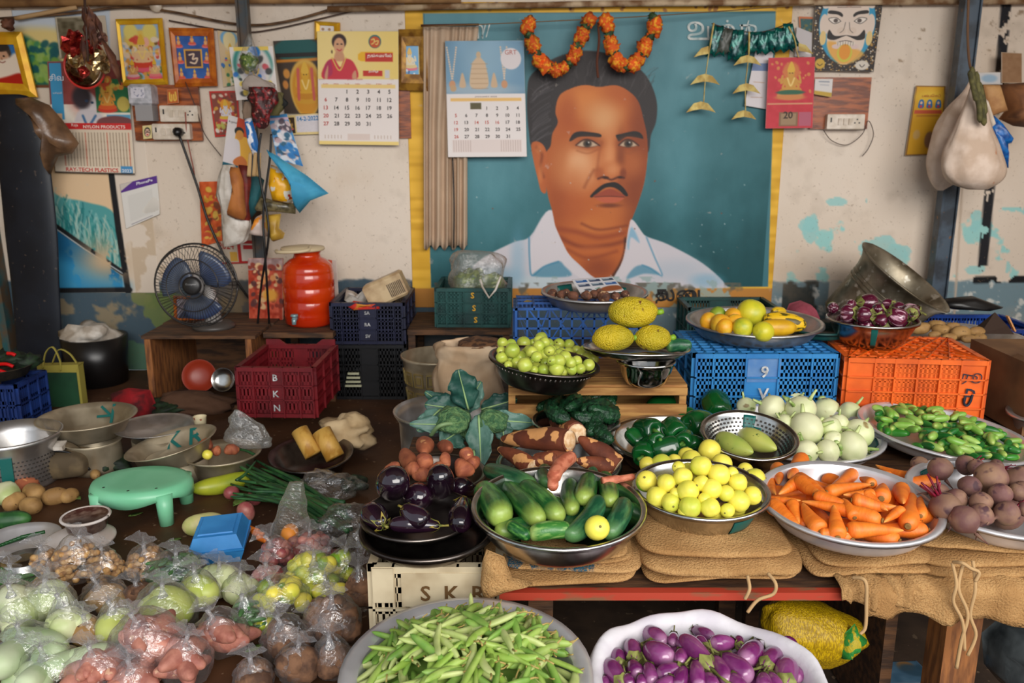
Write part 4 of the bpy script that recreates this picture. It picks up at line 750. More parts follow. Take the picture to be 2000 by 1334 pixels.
pillow('paper_packet','crumpled brown paper packet at the right edge of the wall','packet',[(1955,165),(2012,160),(2020,250),(1985,246),(1955,232),(1968,212)],4.42,.10,mat('brown_packet',(136,86,48),.75,c2=(96,58,32),sc2=9,bump=(20,.6)),crease=.7)
pillow('white_pad','thin white pad wedged under the buff envelope','pad',[(1922,195),(1927,194),(1944,245),(1938,252)],4.28,.015,white_pl)
pillow('blue_bag','rolled bright blue plastic bag hanging right of the cloth sacks','bag',[(1942,226),(1952,236),(1975,270),(1976,280),(1964,282),(1970,328),(1962,322),(1935,262),(1928,244)],4.30,.035,mat('blue_poly',(26,110,186),.35,c2=(14,70,140),sc2=30,bump=(26,.8)),crease=.6)
film_c=film_mat('clear_film',(214,216,206),.16)
white_bag=mat('white_carrier',(214,206,196),.45,c2=(176,164,150),sc2=14,bump=(22,.6))
t=thing('clear_bag','clear bag holding a bunch of greens high on the dark post','bag',on_y(487,66,4.42))
pxbag('bag_film',None,None,[(66,484,490),(84,478,496),(105,470,502),(125,468,505),(140,474,500),(146,484,492)],4.42,.7,film_c,(7,.06),parent=t)
grn=mat('loose_greens',(104,124,52),.7,c2=(60,84,34),sc2=50,lo=.45,hi=.55,spots=(40,.64,.7,(190,190,120)))
b=rough_ball(18,.042,4,.4,60);b.build('green_bundle',grn,None,on_y(486,120,4.42),label='bundle of green leaves inside the hanging clear bag',cat='greens')
pxbag('grey_bag','small grey cloth bag hung under the clear bag','bag',[(146,486,496),(158,476,520),(172,474,536),(178,486,530)],4.44,.5,mat('grey_cloth',(170,156,146),.85,bump=(30,.5)),(6,.1),crumple=.3)
pxbag('red_net_bag','crumpled dark red net bag hanging in the cluster','bag',[(170,486,530),(186,490,536),(205,492,534),(225,494,530),(244,500,522),(252,508,516)],4.38,.6,mat('red_net',(132,22,26),.5,c2=(60,24,24),sc2=40,lo=.4,hi=.5,spots=(60,.62,.7,(180,120,110)),bump=(60,1.)),(9,.16),crumple=.5,seed=3)
pxbag('olive_bag','small olive and black bag beside the red net bag','bag',[(180,528,548),(196,522,556),(214,520,552),(226,526,544)],4.44,.5,mat('olive_cloth',(96,88,50),.8,c2=(24,26,26),sc2=16,lo=.48,hi=.54,bump=(30,.5)),(5,.15),crumple=.4)
pxbag('brown_pouch','little grey brown pouch left of the red net bag','bag',[(198,478,492),(212,474,496),(228,474,494),(238,480,490)],4.42,.5,mat('pouch',(130,108,90),.8,bump=(30,.5)),(5,.1),crumple=.3)
pillow('blue_packet','narrow blue and white patterned packet in the bag cluster','packet',[(478,232),(490,230),(500,262),(508,300),(497,308),(484,280)],4.36,.03,mat('blue_print',(40,110,180),.35,c2=(220,220,226),sc2=26,lo=.55,hi=.58))
pxbag('white_carrier','long white carrier bag hanging lowest at the left of the cluster','bag',[(322,436,458),(345,428,468),(375,424,474),(405,432,478),(440,434,488),(470,436,480),(482,438,448)],4.36,.35,white_bag,(7,.12),crumple=.25,seed=7)
pillow('brown_bag','tan brown cloth bag over the white carrier bag','bag',[(450,326),(466,328),(474,352),(480,420),(476,430),(460,428),(444,420),(452,380),(456,352)],4.315,.04,mat('tan_cloth',(178,108,48),.7,c2=(140,78,34),sc2=9,bump=(20,.4)))
pillow('red_bag','strip of a dark red bag behind the tan one','bag',[(466,322),(488,324),(492,400),(488,436),(470,438),(478,400)],4.36,.03,mat('red_cloth',(146,42,26),.6,c2=(96,26,20),sc2=12))
pillow('striped_bag','teal and tan cloth bag hung by long beige handles','bag',[(492,342),(502,340),(516,352),(510,380),(504,408),(490,428),(486,400)],4.30,.03,mat('teal_cloth',(10,84,90),.7,c2=(6,60,66),sc2=12))
for i,x in enumerate((482,492,500)):pillow('bag_handle',None,None,[(x+4,298),(x+10,298),(x+8,345),(x,345)],4.29,.01,mat('beige_strap',(196,160,110),.8),parent=COL.objects['striped_bag'])
pillow('yellow_bag','yellow printed grocery bag with red and black marks','bag',[(529,322),(540,326),(560,338),(576,360),(577,388),(566,398),(545,394),(532,392),(524,360)],4.26,.06,mat('yellow_print',(236,172,24),.35,c2=(222,214,200),sc2=14,lo=.55,hi=.58,spots=(30,.63,.66,(176,50,20))))
pillow('clear_packet','folded murky clear packet under the yellow bag','packet',[(508,384),(530,390),(577,398),(577,418),(540,414),(500,412),(496,406)],4.28,.03,mat('murky_film',(128,116,84),.25,c2=(70,62,44),sc2=30,bump=(30,.6)))
pillow('small_yellow_bag','crumpled pale yellow bag lowest in the cluster','bag',[(518,420),(548,418),(544,446),(555,456),(552,466),(534,472),(526,458),(518,440)],4.27,.05,mat('pale_yellow',(206,166,64),.45,c2=(170,130,44),sc2=14,bump=(24,.5)))
pillow('white_orange_bag','small white bag with an orange edge over the dark post','bag',[(500,424),(512,418),(518,440),(522,462),(500,460),(486,458)],4.29,.05,mat('white_orange',(206,186,176),.45,c2=(226,140,40),sc2=10,lo=.55,hi=.57))
pillow('blue_cloth_bag','light blue non-woven bag swinging out right of the cluster','bag',[(520,292),(536,302),(560,318),(600,344),(641,378),(606,392),(585,416),(579,408),(578,380),(568,350),(548,326),(530,308)],4.2,.05,mat('sky_cloth',(78,172,206),.75,c2=(56,144,180),sc2=8,bump=(14,.5)),crease=.5)
wire('bag_cord',[(510,260,4.2),(505,300,4.2),(508,350,4.2),(522,420,4.2),(524,470,4.2),(510,560,4.25),(503,640,4.3)],.006,black_pl,'left of two black cords through the bag cluster','cord')
wire('bag_cord',[(530,262,4.2),(527,310,4.2),(518,380,4.2),(514,430,4.2),(518,500,4.2),(524,600,4.25),(526,640,4.3)],.006,black_pl,'right of two black cords through the bag cluster','cord')
o0=on_y(166,30,4.45)
t=thing('mirror_dish','round shiny dish with red rim in the hanging bundle at left','dish',on_y(166,132,4.42));b=MB();b.lathe([(0,-.035),(.05,-.03),(.085,-.012),(.098,.006)],32,M=Matrix.Rotation(math.pi/2,4,'X'));b.build('dish_face',mat('mirror_steel',(190,176,160),.08,1.),t)
b=MB();b.tube([(.1*math.cos(a),-.006,.1*math.sin(a))for a in np.linspace(0,2*math.pi,33)],.006,8);b.build('rim',mat('red_rim',(190,44,36),.35),t)
redf=mat('red_foil',(190,60,50),.2,.75,c2=(120,20,24),sc2=40,bump=(50,1.));silf=mat('gold_foil',(226,206,160),.15,.9,c2=(160,130,80),sc2=40,bump=(60,1.))
for i,(x,y,r,m,lab)in enumerate(((146,84,.055,redf,'large crumpled red foil ball left of the dry leaves'),(180,88,.036,redf,'small red foil ball right of the dry leaves'),(196,76,.03,mat('coil_foil',(150,110,100),.2,.8),'dull copper foil ball highest in the hanging bundle'),(150,116,.04,silf,'silver foil ball over the left of the mirror dish'),(194,122,.05,silf,'gold and silver foil ball over the right of the dish'),(165,140,.026,redf,'flat red foil piece low on the mirror dish'))):
 b=rough_ball(12,r,i,.7,34,8);b.s=[False]*len(b.s);b.build('foil_ball',m,None,on_y(x,y,4.32),label=lab,cat='ornament')
t=thing('dry_leaf_string','string of brown dried leaves hanging over the foil bundle','leaves',o0);dl=mat('dry_leaf',(70,36,26),.7,c2=(110,66,44),sc2=20)
b=MB();b.tube([on_y(164,-20,4.3)-o0,on_y(168,40,4.3)-o0,on_y(172,120,4.26)-o0],.006,6);b.build('string',wire_m,t)
for i in range(16):
 x=R.uniform(158,186);y=R.uniform(5,90);a=on_y(x,y,4.28+.03*R.random())-o0;d=Vector((R.uniform(-.03,.05),R.uniform(-.03,.03),-R.uniform(.08,.15)));s_=Vector((.018,0,0));b=MB()
 b.add([a,a+d*.4+s_,a+d,a+d*.4-s_,a+d*.5+Vector((0,-.015,0))],[(0,4,1),(1,4,2),(2,4,3),(3,4,0)],0,False);b.build('dry_leaf',dl,t)
for(x0_,y0_,x1_,y1_)in((196,70,232,150),(206,96,236,166)):
 a=on_y(x0_,y0_,4.3)-o0;c_=on_y(x1_,y1_,4.3)-o0;b=MB();b.tube([a,a.lerp(c_,.5)+Vector((.02,-.02,0)),c_],[.006,.028,.003],6,flat=.25);b.build('dry_leaf',dl,t)
b=rough_ball(10,.03,5,.9,60);b.build('dry_flower_tuft',dl,None,on_y(14,48,4.6),label='tuft of dried flowers over the tilted gilt portrait',cat='flowers')
tarp=mat('navy_tarpaulin',(12,17,28),.4,c2=(20,26,38),sc2=5,spots=(40,.70,.73,(70,60,56)))
pxbag('tarpaulin_bundle','tall dark navy tarpaulin bundle at the left end of the wall','bundle',[(184,0,38),(192,-10,60),(225,-15,76),(290,-10,92),(360,0,102),(460,10,112),(560,22,116),(700,34,122),(780,40,118)],4.55,.16,tarp,(3,.03),sub=3)
pillow('brown_plastic_sheet','brown translucent plastic sheet hanging over the navy bundle','sheet',[(30,192),(60,190),(95,205),(120,235),(152,280),(140,300),(110,306),(96,340),(86,310),(82,260),(60,215)],4.512,.06,mat('brown_poly',(124,92,66),.3,c2=(88,64,46),sc2=10,bump=(18,.7)),crease=.8)
b=MB();b.prism([(-.02,0),(.02,0),(.02,2.2),(-.02,2.2)],-.04,.04);b.build('teal_jamb',mat('teal_paint',(36,84,88),.6,c2=(90,70,50),sc2=10),None,(-2.87,4.70,0),(0,-.02,0),kind='structure')
# -- crates
def crate_panel(b,w,h,cols,rows,ns,M,t=.010,rib=.012,sub=1,lip=.018):
 b.box((0,0,h-lip/2),(w,t+.012,lip),M=M);b.box((0,0,.008),(w,t,.016),M=M)
 tot=sum(c[0]for c in cols);x=-w/2;zz0,zz1=.016,h-lip;rh=(zz1-zz0)/rows
 for i in range(1,rows):b.box((0,-.004,zz0+i*rh),(w,t+.006,.006),M=M)
 for(cw,solid)in cols:
  cw=cw/tot*w;b.box((x+.003,-.004,h/2),(.006,t+.006,h),M=M)
  for r_ in range(rows):
   z0=zz0+r_*rh+.003;z1=zz0+(r_+1)*rh-.003;n=solid if solid>1 else ns
   if solid==1:b.box((x+cw/2,0,(z0+z1)/2),(cw,t*.7,z1-z0),M=M);continue
   k=max(1,round(cw/.0165))if solid==0 else solid;p=cw/k
   b.box((x+cw/2,0,z0+.007),(cw,t*.6,.014),M=M);b.box((x+cw/2,0,z1-.006),(cw,t*.6,.012),M=M)
   if sub>1:b.box((x+cw/2,0,(z0+z1)/2),(cw,t*.6,.016),M=M)
   for q in range(k+1):b.box((x+min(max(q*p,p*.22),cw-p*.22),0,(z0+z1)/2),(p*.57,t*.6,z1-z0),M=M)
  x+=cw
 b.box((w/2-.003,-.004,h/2),(.006,t+.006,h),M=M)
CR0=[(1,0),(1.9,0),(1.9,1),(1.9,0),(1.1,0)]
def crate(name,label,m,loc,rz,w=.54,d=.36,h=.29,cols=CR0,rows=3,sub=2,bottom='bars',flip=False,rot=None,group=None,ends=((1,0),(1,0),(1,0))):
 t=thing(name,label,'crate',loc,rot or(0,0,rz),group)
 F=Matrix.Translation((0,0,h))@Matrix.Rotation(math.pi,4,'Y')if flip else Matrix.Identity(4)
 for(ww,cc,M,nm)in((w,cols,Matrix.Translation((0,-d/2,0)),'front_panel'),(w,cols,Matrix.Translation((0,d/2,0))@Matrix.Rotation(math.pi,4,'Z'),'back_panel'),(d,ends,Matrix.Translation((-w/2,0,0))@Matrix.Rotation(-math.pi/2,4,'Z'),'end_panel'),(d,ends,Matrix.Translation((w/2,0,0))@Matrix.Rotation(math.pi/2,4,'Z'),'end_panel')):
  b=MB();crate_panel(b,ww,h,cc,rows,6,F@M if not flip else M,sub=sub);b.build(nm,m,t)
 b=MB();z=h-.006 if flip else.006
 for i in range(1,12):b.box((-w/2+w*i/12,0,z),(.008,d,.008))
 for i in range(1,9):b.box((0,-d/2+d*i/9,z),(w,.008,.008))
 if bottom=='diamond':
  for s_ in(-1,1):
   for i in range(-3,4):b.box((i*w/6,0,z+.004),(.009,d*1.25,.010),rot=(0,0,s_*.62))
  b.v=[(max(-w/2,min(w/2,x)),max(-d/2,min(d/2,y)),zz)for x,y,zz in b.v]
 b.build('base_grid',m,t);return t
def crate_text(t,w,d,h,items,m,y=None):
 y=-d/2-.009 if y is None else y;S=Sheet((-w/2,y,h),(w/2,y,h),(w/2,y,0),(-w/2,y,0));
 for(s,u,v,hh,*q)in items:b=MB();S.text(b,s,u,v,h=hh,off=.001,bold=True,rot=q[0]if q else 0);b.build('stencil_letter',m,t,kind='stuff')
def plast(name,c,c2,rough=.45):return mat(name,c,rough,c2=c2,sc2=9,lo=.4,hi=.75,bump=(60,.12))
navy_c=plast('navy_crate',(22,26,58),(12,14,34));teal_c=plast('teal_crate',(16,74,70),(8,44,44));red_c=plast('red_crate',(112,8,20),(76,4,14));blue_c=plast('blue_crate',(44,128,190),(28,100,166));black_c=plast('black_crate',(14,15,20),(8,8,10));deep_blue=plast('deep_blue_crate',(14,66,160),(8,40,110))
pale_ink=mat('stencil_white',(206,206,206),.6,c2=(150,150,150),sc2=40);yellow_ink=mat('stencil_yellow',(216,160,20),.6)
p=on_y(720,672,4.18);crate('plastic_crate','black crate under the navy crate behind the red one',black_c,(p.x,4.40,0),0,.36,.44,p.z-.003,rows=3);
bk=MB()
for i,(y,w_)in enumerate(((730,22),(738,26),(746,29),(754,32))):q=on_y(690,y,4.155);bk.box((q.x,4.160,q.z),(w_*.0026,.012,.009))
bk.build('shelf_labels',mat('pale_slats',(190,190,160),.6),None,label='four pale slats showing on the black crate',cat='slats',kind='stuff')
t=crate('plastic_crate','navy crate of odds and ends behind the orange water jug',navy_c,(p.x,4.40,p.z),0,.36,.44,.215,rows=3)
crate_text(t,.36,.44,.215,[('SA',.5,.24,.08),('RA',.5,.52,.08),('SV',.5,.8,.08)],pale_ink)
p=on_y(925,640,4.25);t=crate('plastic_crate','teal crate with three yellow letters beside the mural',teal_c,(p.x,4.44,p.z),-.02,.37,.36,.205,rows=3)
crate_text(t,.37,.36,.205,[('S',.5,.18,.15),('S',.52,.5,.15),('S',.54,.8,.15)],yellow_ink)
p=on_y(549,812,3.42);q=on_y(549,715,3.42);hh=q.z-p.z
t=crate('plastic_crate','dark red crate on the floor left of the aluminium vessels',red_c,(p.x,3.60,max(0,p.z)),-.03,.32,.40,.22,cols=[(1,0),(1.1,0),(.9,1),(1.1,0),(1,0)],rows=3,sub=1)
crate_text(t,.32,.40,.22,[('B',.5,.2,.13),('K',.5,.52,.13),('N',.5,.8,.13)],pale_ink)
for q_,w_ in((-1,.1),(1,.1)):b=MB();b.prism([(-w_/2,.215),(w_/2,.215),(w_/2-(q_<0)*.04,.245),(-w_/2+(q_>0)*.04,.245)],-.006,.006);b.build('raised_corner',red_c,t,(q_*.11,.196,0))
t=crate('plastic_crate','teal crate half hidden against the foot of the mural',teal_c,(on_y(1425,615,4.45).x,4.52,.2),0,.46,.30,.245,rows=2)
t=crate('plastic_crate','deep blue crate at the far right below the peeling dado',deep_blue,(on_y(1935,640,4.0).x,4.18,.2),0,.50,.36,.21,cols=[(1,0)]*5,rows=2,sub=1)
p=on_y(10,740,3.7);t=crate('plastic_crate','blue crate at the left edge under a basket of chillies',plast('dusk_blue_crate',(28,56,120),(18,30,70)),(on_y(5,850,3.55).x-.07,3.68,0),.0,.30,.24,.26,rows=3,sub=1)
# -- things along the foot of the wall
dark_wood=mat('stained_wood',(100,66,38),.75,c2=(56,36,22),sc2=8,streak=(1,6,6),bump=(40,.4,(1,6,6)))
box_wood=mat('box_wood',(150,94,48),.7,c2=(104,62,32),sc2=10,streak=(6,6,1),bump=(40,.3))
def plank(b,a,c,th,dp,m=0):pass
xl,xr=on_y(286,700,4.0).x,on_y(492,700,4.0).x;zt=.36
t=thing('wooden_box','open fronted wooden box with the table fan on top','box',((xl+xr)/2,4.3,0));w=xr-xl
for nm,c,s_ in(('side_board',(-w/2+.012,0,zt/2),(.03,.6,zt)),('side_board',(w/2-.012,0,zt/2),(.03,.6,zt)),('top_board',(0,.14,zt+.008),(w+.06,.28,.016)),('top_board',(0,-.15,zt+.008),(w+.04,.28,.016)),('back_board',(0,.29,zt/2),(w,.02,zt)),('base_board',(0,0,.012),(w,.6,.024))):b=MB();b.box(c,s_);b.build(nm,box_wood if 'side' in nm else dark_wood,t)
xr2=on_y(648,700,4.1).x
t=thing('plank_shelf','dark plank shelf carrying the orange water jug','shelf',((xr+xr2)/2+.02,4.36,0));w=xr2-xr
for nm,c,s_ in(('shelf_board',(0,0,zt-.005),(w-.02,.5,.026)),('leg',(w/2-.04,-.2,zt/2-.01),(.04,.04,zt-.02)),('leg',(-w/2+.05,.2,zt/2-.01),(.04,.04,zt-.02)),('leg',(w/2-.04,.2,zt/2-.01),(.04,.04,zt-.02))):b=MB();b.box(c,s_);b.build(nm,dark_wood,t)
xa,xb=on_y(795,650,4.2).x,on_y(1000,650,4.2).x;p=on_y(925,640,4.25)
t=thing('plank_shelf','dark plank shelf under the teal lettered crate','shelf',((xa+xb)/2,4.44,0));w=xb-xa
for nm,c,s_ in(('shelf_board',(0,0,p.z-.016),(w,.46,.026)),('leg',(-w/2+.02,-.2,p.z/2-.016),(.035,.035,p.z-.03)),('leg',(w/2-.03,-.2,p.z/2-.016),(.035,.035,p.z-.03)),('leg',(-w/2+.02,.2,p.z/2-.016),(.035,.035,p.z-.03)),('leg',(w/2-.03,.2,p.z/2-.016),(.035,.035,p.z-.03))):b=MB();b.box(c,s_);b.build(nm,dark_wood,t)
steel_dk=mat('fan_wire',(60,56,54),.35,.6);fan_blue=mat('fan_blade',(84,94,112),.25,0,c2=(60,74,108),sc2=5);fan_white=mat('fan_body',(206,200,196),.4)
fc=on_y(383,557,4.14);rf=.205
t=thing('table_fan','table fan with wire guard and blue-grey blades on the wooden box','fan',(fc.x+.05,4.2,.376));o=t.location.copy();c=fc-o
b=MB();b.lathe([(0,0),(.105,0),(.105,.012),(.09,.026),(.04,.034),(.032,.04),(0,.04)],32);b.build('base',mat('fan_base',(70,64,60),.4),t)
b=MB();b.tube([(0,0,.03),(0,0,.10),(-.01,.01,c.z-.06),(c.x+.02,c.y+.09,c.z-.01)],[.045,.036,.03,.03],16);b.build('stand',fan_white,t)
b=MB();b.tube([(c.x+.01,c.y+.20,c.z),(c.x,c.y+.18,c.z),(c.x,c.y+.07,c.z),(c.x,c.y+.05,c.z)],[.02,.055,.06,.045],20);b.build('motor_housing',fan_white,t)
tilt=Matrix.Translation(c)@Matrix.Rotation(math.pi/2-.12,4,'X')@Matrix.Rotation(0,4,'Z')
b=MB()
for rr,z,th in((rf,0,.005),(rf*.93,.032,.003),(rf*.62,.052,.003),(rf*.3,.058,.004)):
 b.tube([(rr*math.cos(a),rr*math.sin(a),z)for a in np.linspace(0,2*math.pi,49)],th,6,M=tilt)
for i in range(72):
 a=2*math.pi*i/72;cs,sn=math.cos(a+.18),math.sin(a+.18);c2,s2=math.cos(a),math.sin(a)
 b.tube([(rf*c2,rf*s2,0),(rf*.9*c2,rf*.9*s2,.036),(rf*.6*(c2+cs)/2,rf*.6*(s2+sn)/2,.053),(rf*.28*cs,rf*.28*sn,.058)],.0013,4,M=tilt)
b.build('front_guard',steel_dk,t,kind='stuff')
b=MB()
for i in range(40):a=2*math.pi*i/40;b.tube([(rf*math.cos(a),rf*math.sin(a),0),(rf*.8*math.cos(a),rf*.8*math.sin(a),-.05),(.05*math.cos(a),.05*math.sin(a),-.06)],.0013,4,M=tilt)
b.build('rear_guard',steel_dk,t,kind='stuff')
for k in range(3):
 a0=2*math.pi*k/3+.5;P=[]
 for j in range(7):
  r_=.04+j*(rf*.84-.04)/6;row=[]
  for i in range(9):a=a0+(i/8-.5)*(1.0+.5*math.sin(j/6*2.6))+.25*j/6;row.append(tilt@Vector((r_*math.cos(a),r_*math.sin(a),-.005+.03*(i/8-.5))))
  P.append(row)
 b=MB();b.grid(P,thick=.002,nrm=(0,1,0));b.build('blade',fan_blue,t)
b=MB();b.lathe([(0,.07),(.035,.068),(.046,.06),(.046,.05)],28,M=tilt);hc_=b.build('hub_cap',mat('hub_cap',(36,34,34),.4),t)
M_=tilt@Matrix.Translation((0,.006,.0715));vs,fs,tw,th=text_geo('Crompton');b=MB();b.add([M_@Vector((x*.05/tw,y*.05/tw,0))for x,y in vs],fs,0,False);b.build('hub_lettering',pale_ink,hc_,kind='stuff')
t=framed('framed_picture',[(338,578),(402,580),(404,628),(340,626)],.36,.018,orange_m,'small orange framed picture standing behind the fan stand',lambda a,h:(a.rect(0,0,100,h,(150,140,150)),a.noise(40,(6,9),4),a.poly([(10,h),(40,h*.5),(90,h*.6),(100,h)],(60,66,86),4),a.ell(60,h*.3,24,12,(214,196,190),.4)),40)
p=on_y(597,648,4.2);zt2=zt+.009
jug_m=mat('orange_jug',(232,74,16),.18,coat=.4,sss=.0,c2=(206,48,10),sc2=4);jug_m.node_tree.nodes['Principled BSDF'].inputs['Transmission Weight'].default_value=.25
t=thing('water_jug','translucent orange red water jug with tap on the plank shelf','jug',(p.x,4.32,zt2))
b=MB();H=.36;b.lathe([(0,0),(.11,0),(.128,.015),(.130,.06),(.128,.07),(.130,.08),(.130,.125),(.1275,.13),(.130,.136),(.131,.196),(.1285,.20),(.131,.206),(.131,.266),(.128,.272),(.130,.278),(.122,.312),(.095,.338),(.07,.35),(.066,.372),(.072,.376),(.072,.388),(0,.388)],40);b.build('jug_body',jug_m,t)
cream=mat('cream_plastic',(206,186,150),.45)
b=MB();b.lathe([(0,.412),(.05,.41),(.108,.402),(.112,.392),(.108,.386),(0,.386)],36,M=Matrix.Translation((-.02,0,0))@Matrix.Rotation(.0,4,'Y'));b.build('lid',cream,t)
b=MB();b.tube(cr([(-.15,-.02,.385),(-.12,-.1,.388),(-.03,-.12,.392),(.03,-.1,.398),(.03,-.05,.408)],6),.009,8);b.build('lid_handle',cream,t)
b=MB();b.tube([(-.045,-.12,.055),(-.045,-.16,.055),(-.045,-.165,.03)],[.014,.013,.01],10);b.lathe([(0,.012),(.018,.01),(.02,0),(0,-.004)],14,M=Matrix.Translation((-.045,-.15,.07)));b.build('tap',mat('tap',(140,170,176),.3,.4),t)
poster('devotional_print',[(484,505),(552,505),(552,642),(487,640)],.33,'standing panel with a faded red devotional print beside the jug','panel',lambda a,h:(a.rect(0,0,100,h,(186,70,44)),a.rect(0,0,100,34,(170,140,136)),a.noise(28,(24,14),3),a.scatter((4,20,96,h*.7),70,7,[(222,150,90),(140,50,34),(226,190,140),(90,50,50)],5),a.ell(64,h*.52,22,18,(226,160,60),.4)),thick=.02)
poster('white_paper',[(640,506),(657,508),(662,590),(640,586)],.24,'white paper showing behind the right of the jug','paper',lambda a,h:(a.rect(0,0,100,h,(196,180,170)),a.rect(0,8,50,60,(200,80,50)),a.noise(8,(8,4),2)),24)
p=on_y(755,565,4.3);t=thing('cassette_player','ivory plastic case tilted in the navy crate','case',p,(0,-.42,0));b=MB();b.box((0,0,0),(.21,.10,.13),bev=.012);b.box((-.05,-.048,.03),(.03,.006,.02));b.build('case_body',mat('ivory_plastic',(206,180,140),.35,c2=(170,140,104),sc2=12),t)
b=MB()
for i in range(9):b.box((.02+i*.009,-.051,-.01),(.004,.004,.07))
b.build('vent_slots',mat('vent_dark',(70,56,44),.6),t,kind='stuff')
pillow('white_rag','crumpled white rag behind the navy crate','cloth',[(672,585),(676,566),(690,570),(704,580),(716,560),(720,590),(690,598)],4.45,.06,white_bag,crease=.8)
pillow('red_rag','red and yellow cloth edge in the navy crate','cloth',[(676,598),(690,588),(715,592),(745,590),(748,602),(690,604)],4.2,.04,mat('red_rag',(196,40,24),.7,c2=(200,130,30),sc2=9,lo=.5,hi=.54),crease=.6)
pillow('clear_sheet','crinkled clear plastic sheet at the right of the ivory case','sheet',[(750,545),(775,540),(800,548),(803,560),(790,590),(770,600),(778,570),(765,555)],4.45,.05,film_mat('milky_film',(206,190,170),.3),crease=.7)
t=pxbag('carrier_of_greens','limp white carrier bag of greens on the teal lettered crate','bag',[(489,900,915),(494,888,965),(512,882,984),(540,880,986),(560,878,988),(568,882,986)],4.38,.55,film_mat('white_film',(216,206,194),.42),(8,.10),crumple=.25,seed=3)
b=MB();b.tube([on_y(x,y,4.16)-t.location for x,y in((938,545),(942,560),(955,582),(968,566),(978,540))],.006,6);b.build('bag_handle',white_bag,t)
for i,(x,y)in enumerate(((905,552),(925,545),(960,552))):b=rough_ball(14,.055,i+20,.6,30);b.build('lettuce_bunch',mat('pale_leaf',(120,140,60),.6,c2=(60,90,40),sc2=30,lo=.45,hi=.55),None,on_y(x,y,4.38),label=('left','middle','right')[i]+' pale green leafy bunch inside the carrier on the teal crate',cat='greens')
p=on_y(175,660,4.45);b=MB();b.lathe([(0,0),(.15,0),(.17,p.z),(.16,p.z),(0,p.z-.03)],28);b.build('black_bin',black_pl,None,(p.x,4.5,0),label='black bin beside the navy bundle with white plastic over it',cat='bin')
b=rough_ball(24,.135,6,.6,12);b.move(lambda x,y,z:(x,y*.8,z*.5));b.build('white_plastic_bag',white_bag,None,(p.x,4.46,p.z+.02),label='crumpled white plastic bag draped over the black bin',cat='bag')
p0,p1=on_z(80,795,.0),on_y(75,700,4.2);xl,xr=on_y(77,740,4.05).x,on_y(157,740,4.05).x;w=xr-xl;zt3=on_y(100,712,4.05).z
t=thing('shopping_bag','dark green cloth shopping bag with yellow top band and handles','bag',((xl+xr)/2,4.10,.0));gb=mat('green_bag_cloth',(22,72,44),.8,c2=(14,50,32),sc2=6);yb=mat('yellow_band',(158,146,62),.8)
b=MB();b.prism([(-w/2,0),(w*.42,0),(w*.42,zt3-.04),(-w/2,zt3-.04)],-.05,.0);b.build('bag_body',gb,t);b=MB();b.prism([(-w/2-.003,zt3-.04),(w*.43,zt3-.04),(w/2,zt3),(-w/2-.003,zt3-.006)],-.053,.003);b.box((w*.455,-.025,zt3/2),(.012,.05,zt3));b.build('top_band',yb,t)
for pts in([(-w*.36,zt3-.02),(-w*.25,zt3+.06),(-w*.05,zt3+.09),(w*.08,zt3+.02),(w*.06,zt3-.03)],[(-w*.2,zt3),(0,zt3+.07),(w*.25,zt3+.05),(w*.4,zt3)]):b=MB();b.tube([(x,-.056+.03*(len(pts)==4),z)for x,z in cr(pts,5)],.009,6,flat=.3);b.build('handle',yb,t)
p=on_y(12,722,3.75);b=MB();b.lathe([(0,0),(.13,.0),(.16,.05),(.165,.05),(.155,.045),(.12,.01),(0,.01)],32);b.build('chilli_basket',mat('dark_cane',(66,56,40),.8,c2=(36,32,26),sc2=30),None,(p.x-.02,3.70,.262),label='flat dark tray of greens on the blue crate at left edge',cat='tray')
red_ch=mat('red_chilli',(200,14,18),.25)
for i,(pts)in enumerate(([(-8,712),(12,711),(26,716)],[(-5,722),(6,726),(12,728)],[(14,690),(24,691),(30,694)])):wire('red_chilli',[on_y(x,y,3.66)for x,y in pts],.008,red_ch,('long curved red chilli lying across the dark tray','short red chilli at the front of the dark tray','small red chilli at the back of the dark tray')[i],'chilli',8)
dkg=mat('dark_greens',(30,52,28),.7,c2=(16,30,18),sc2=30,lo=.45,hi=.55)
for i,(x,y)in enumerate(((-5,700),(30,702),(55,706))):b=rough_ball(12,.055,40+i,.7,40);b.move(lambda x_,y_,z_:(x_,y_,z_*.6));b.build('greens_heap',dkg,None,on_y(x,y,3.76),label=('left','middle','right')[i]+' dark green leaf heap in the tray on the blue crate',cat='greens')
def lean_bowl(x,y,Y,r,rot,m,label,inner=None):b=MB();b.lathe([(0,0),(r*.5,.004),(r*.85,r*.3),(r,r*.55),(r*.97,r*.55),(r*.8,r*.3),(r*.45,.014),(0,.012)],28);return b.build('metal_bowl',m,None,on_y(x,y,Y),rot,label=label,cat='bowl')
steel_m=mat('steel',(206,204,200),.24,1.,c2=(170,168,164),sc2=14,bump=(90,.03))
lean_bowl(392,735,4.2,.085,(1.2,.5,0),mat('red_enamel',(150,50,28),.4),'red bowl leaning inside the wooden box under the fan');lean_bowl(440,742,4.12,.06,(1.25,-.2,0),steel_m,'small steel bowl on its side in the wooden box')
pillow('red_cloth','dark red cloth heap on the floor left of the wooden box','cloth',[(215,770),(250,758),(290,764),(304,800),(300,815),(250,806),(222,800)],3.9,.10,mat('crimson_cloth',(150,14,24),.85,c2=(80,10,16),sc2=12),crease=.8)
pxbag('jute_bundle','brown jute bundle lying before the wooden box','bundle',[(764,340,385),(772,320,420),(786,312,450),(800,330,452),(806,360,440)],3.98,.5,mat('brown_jute',(84,56,38),.9,bump=(60,.5)),(9,.05),crumple=.3)
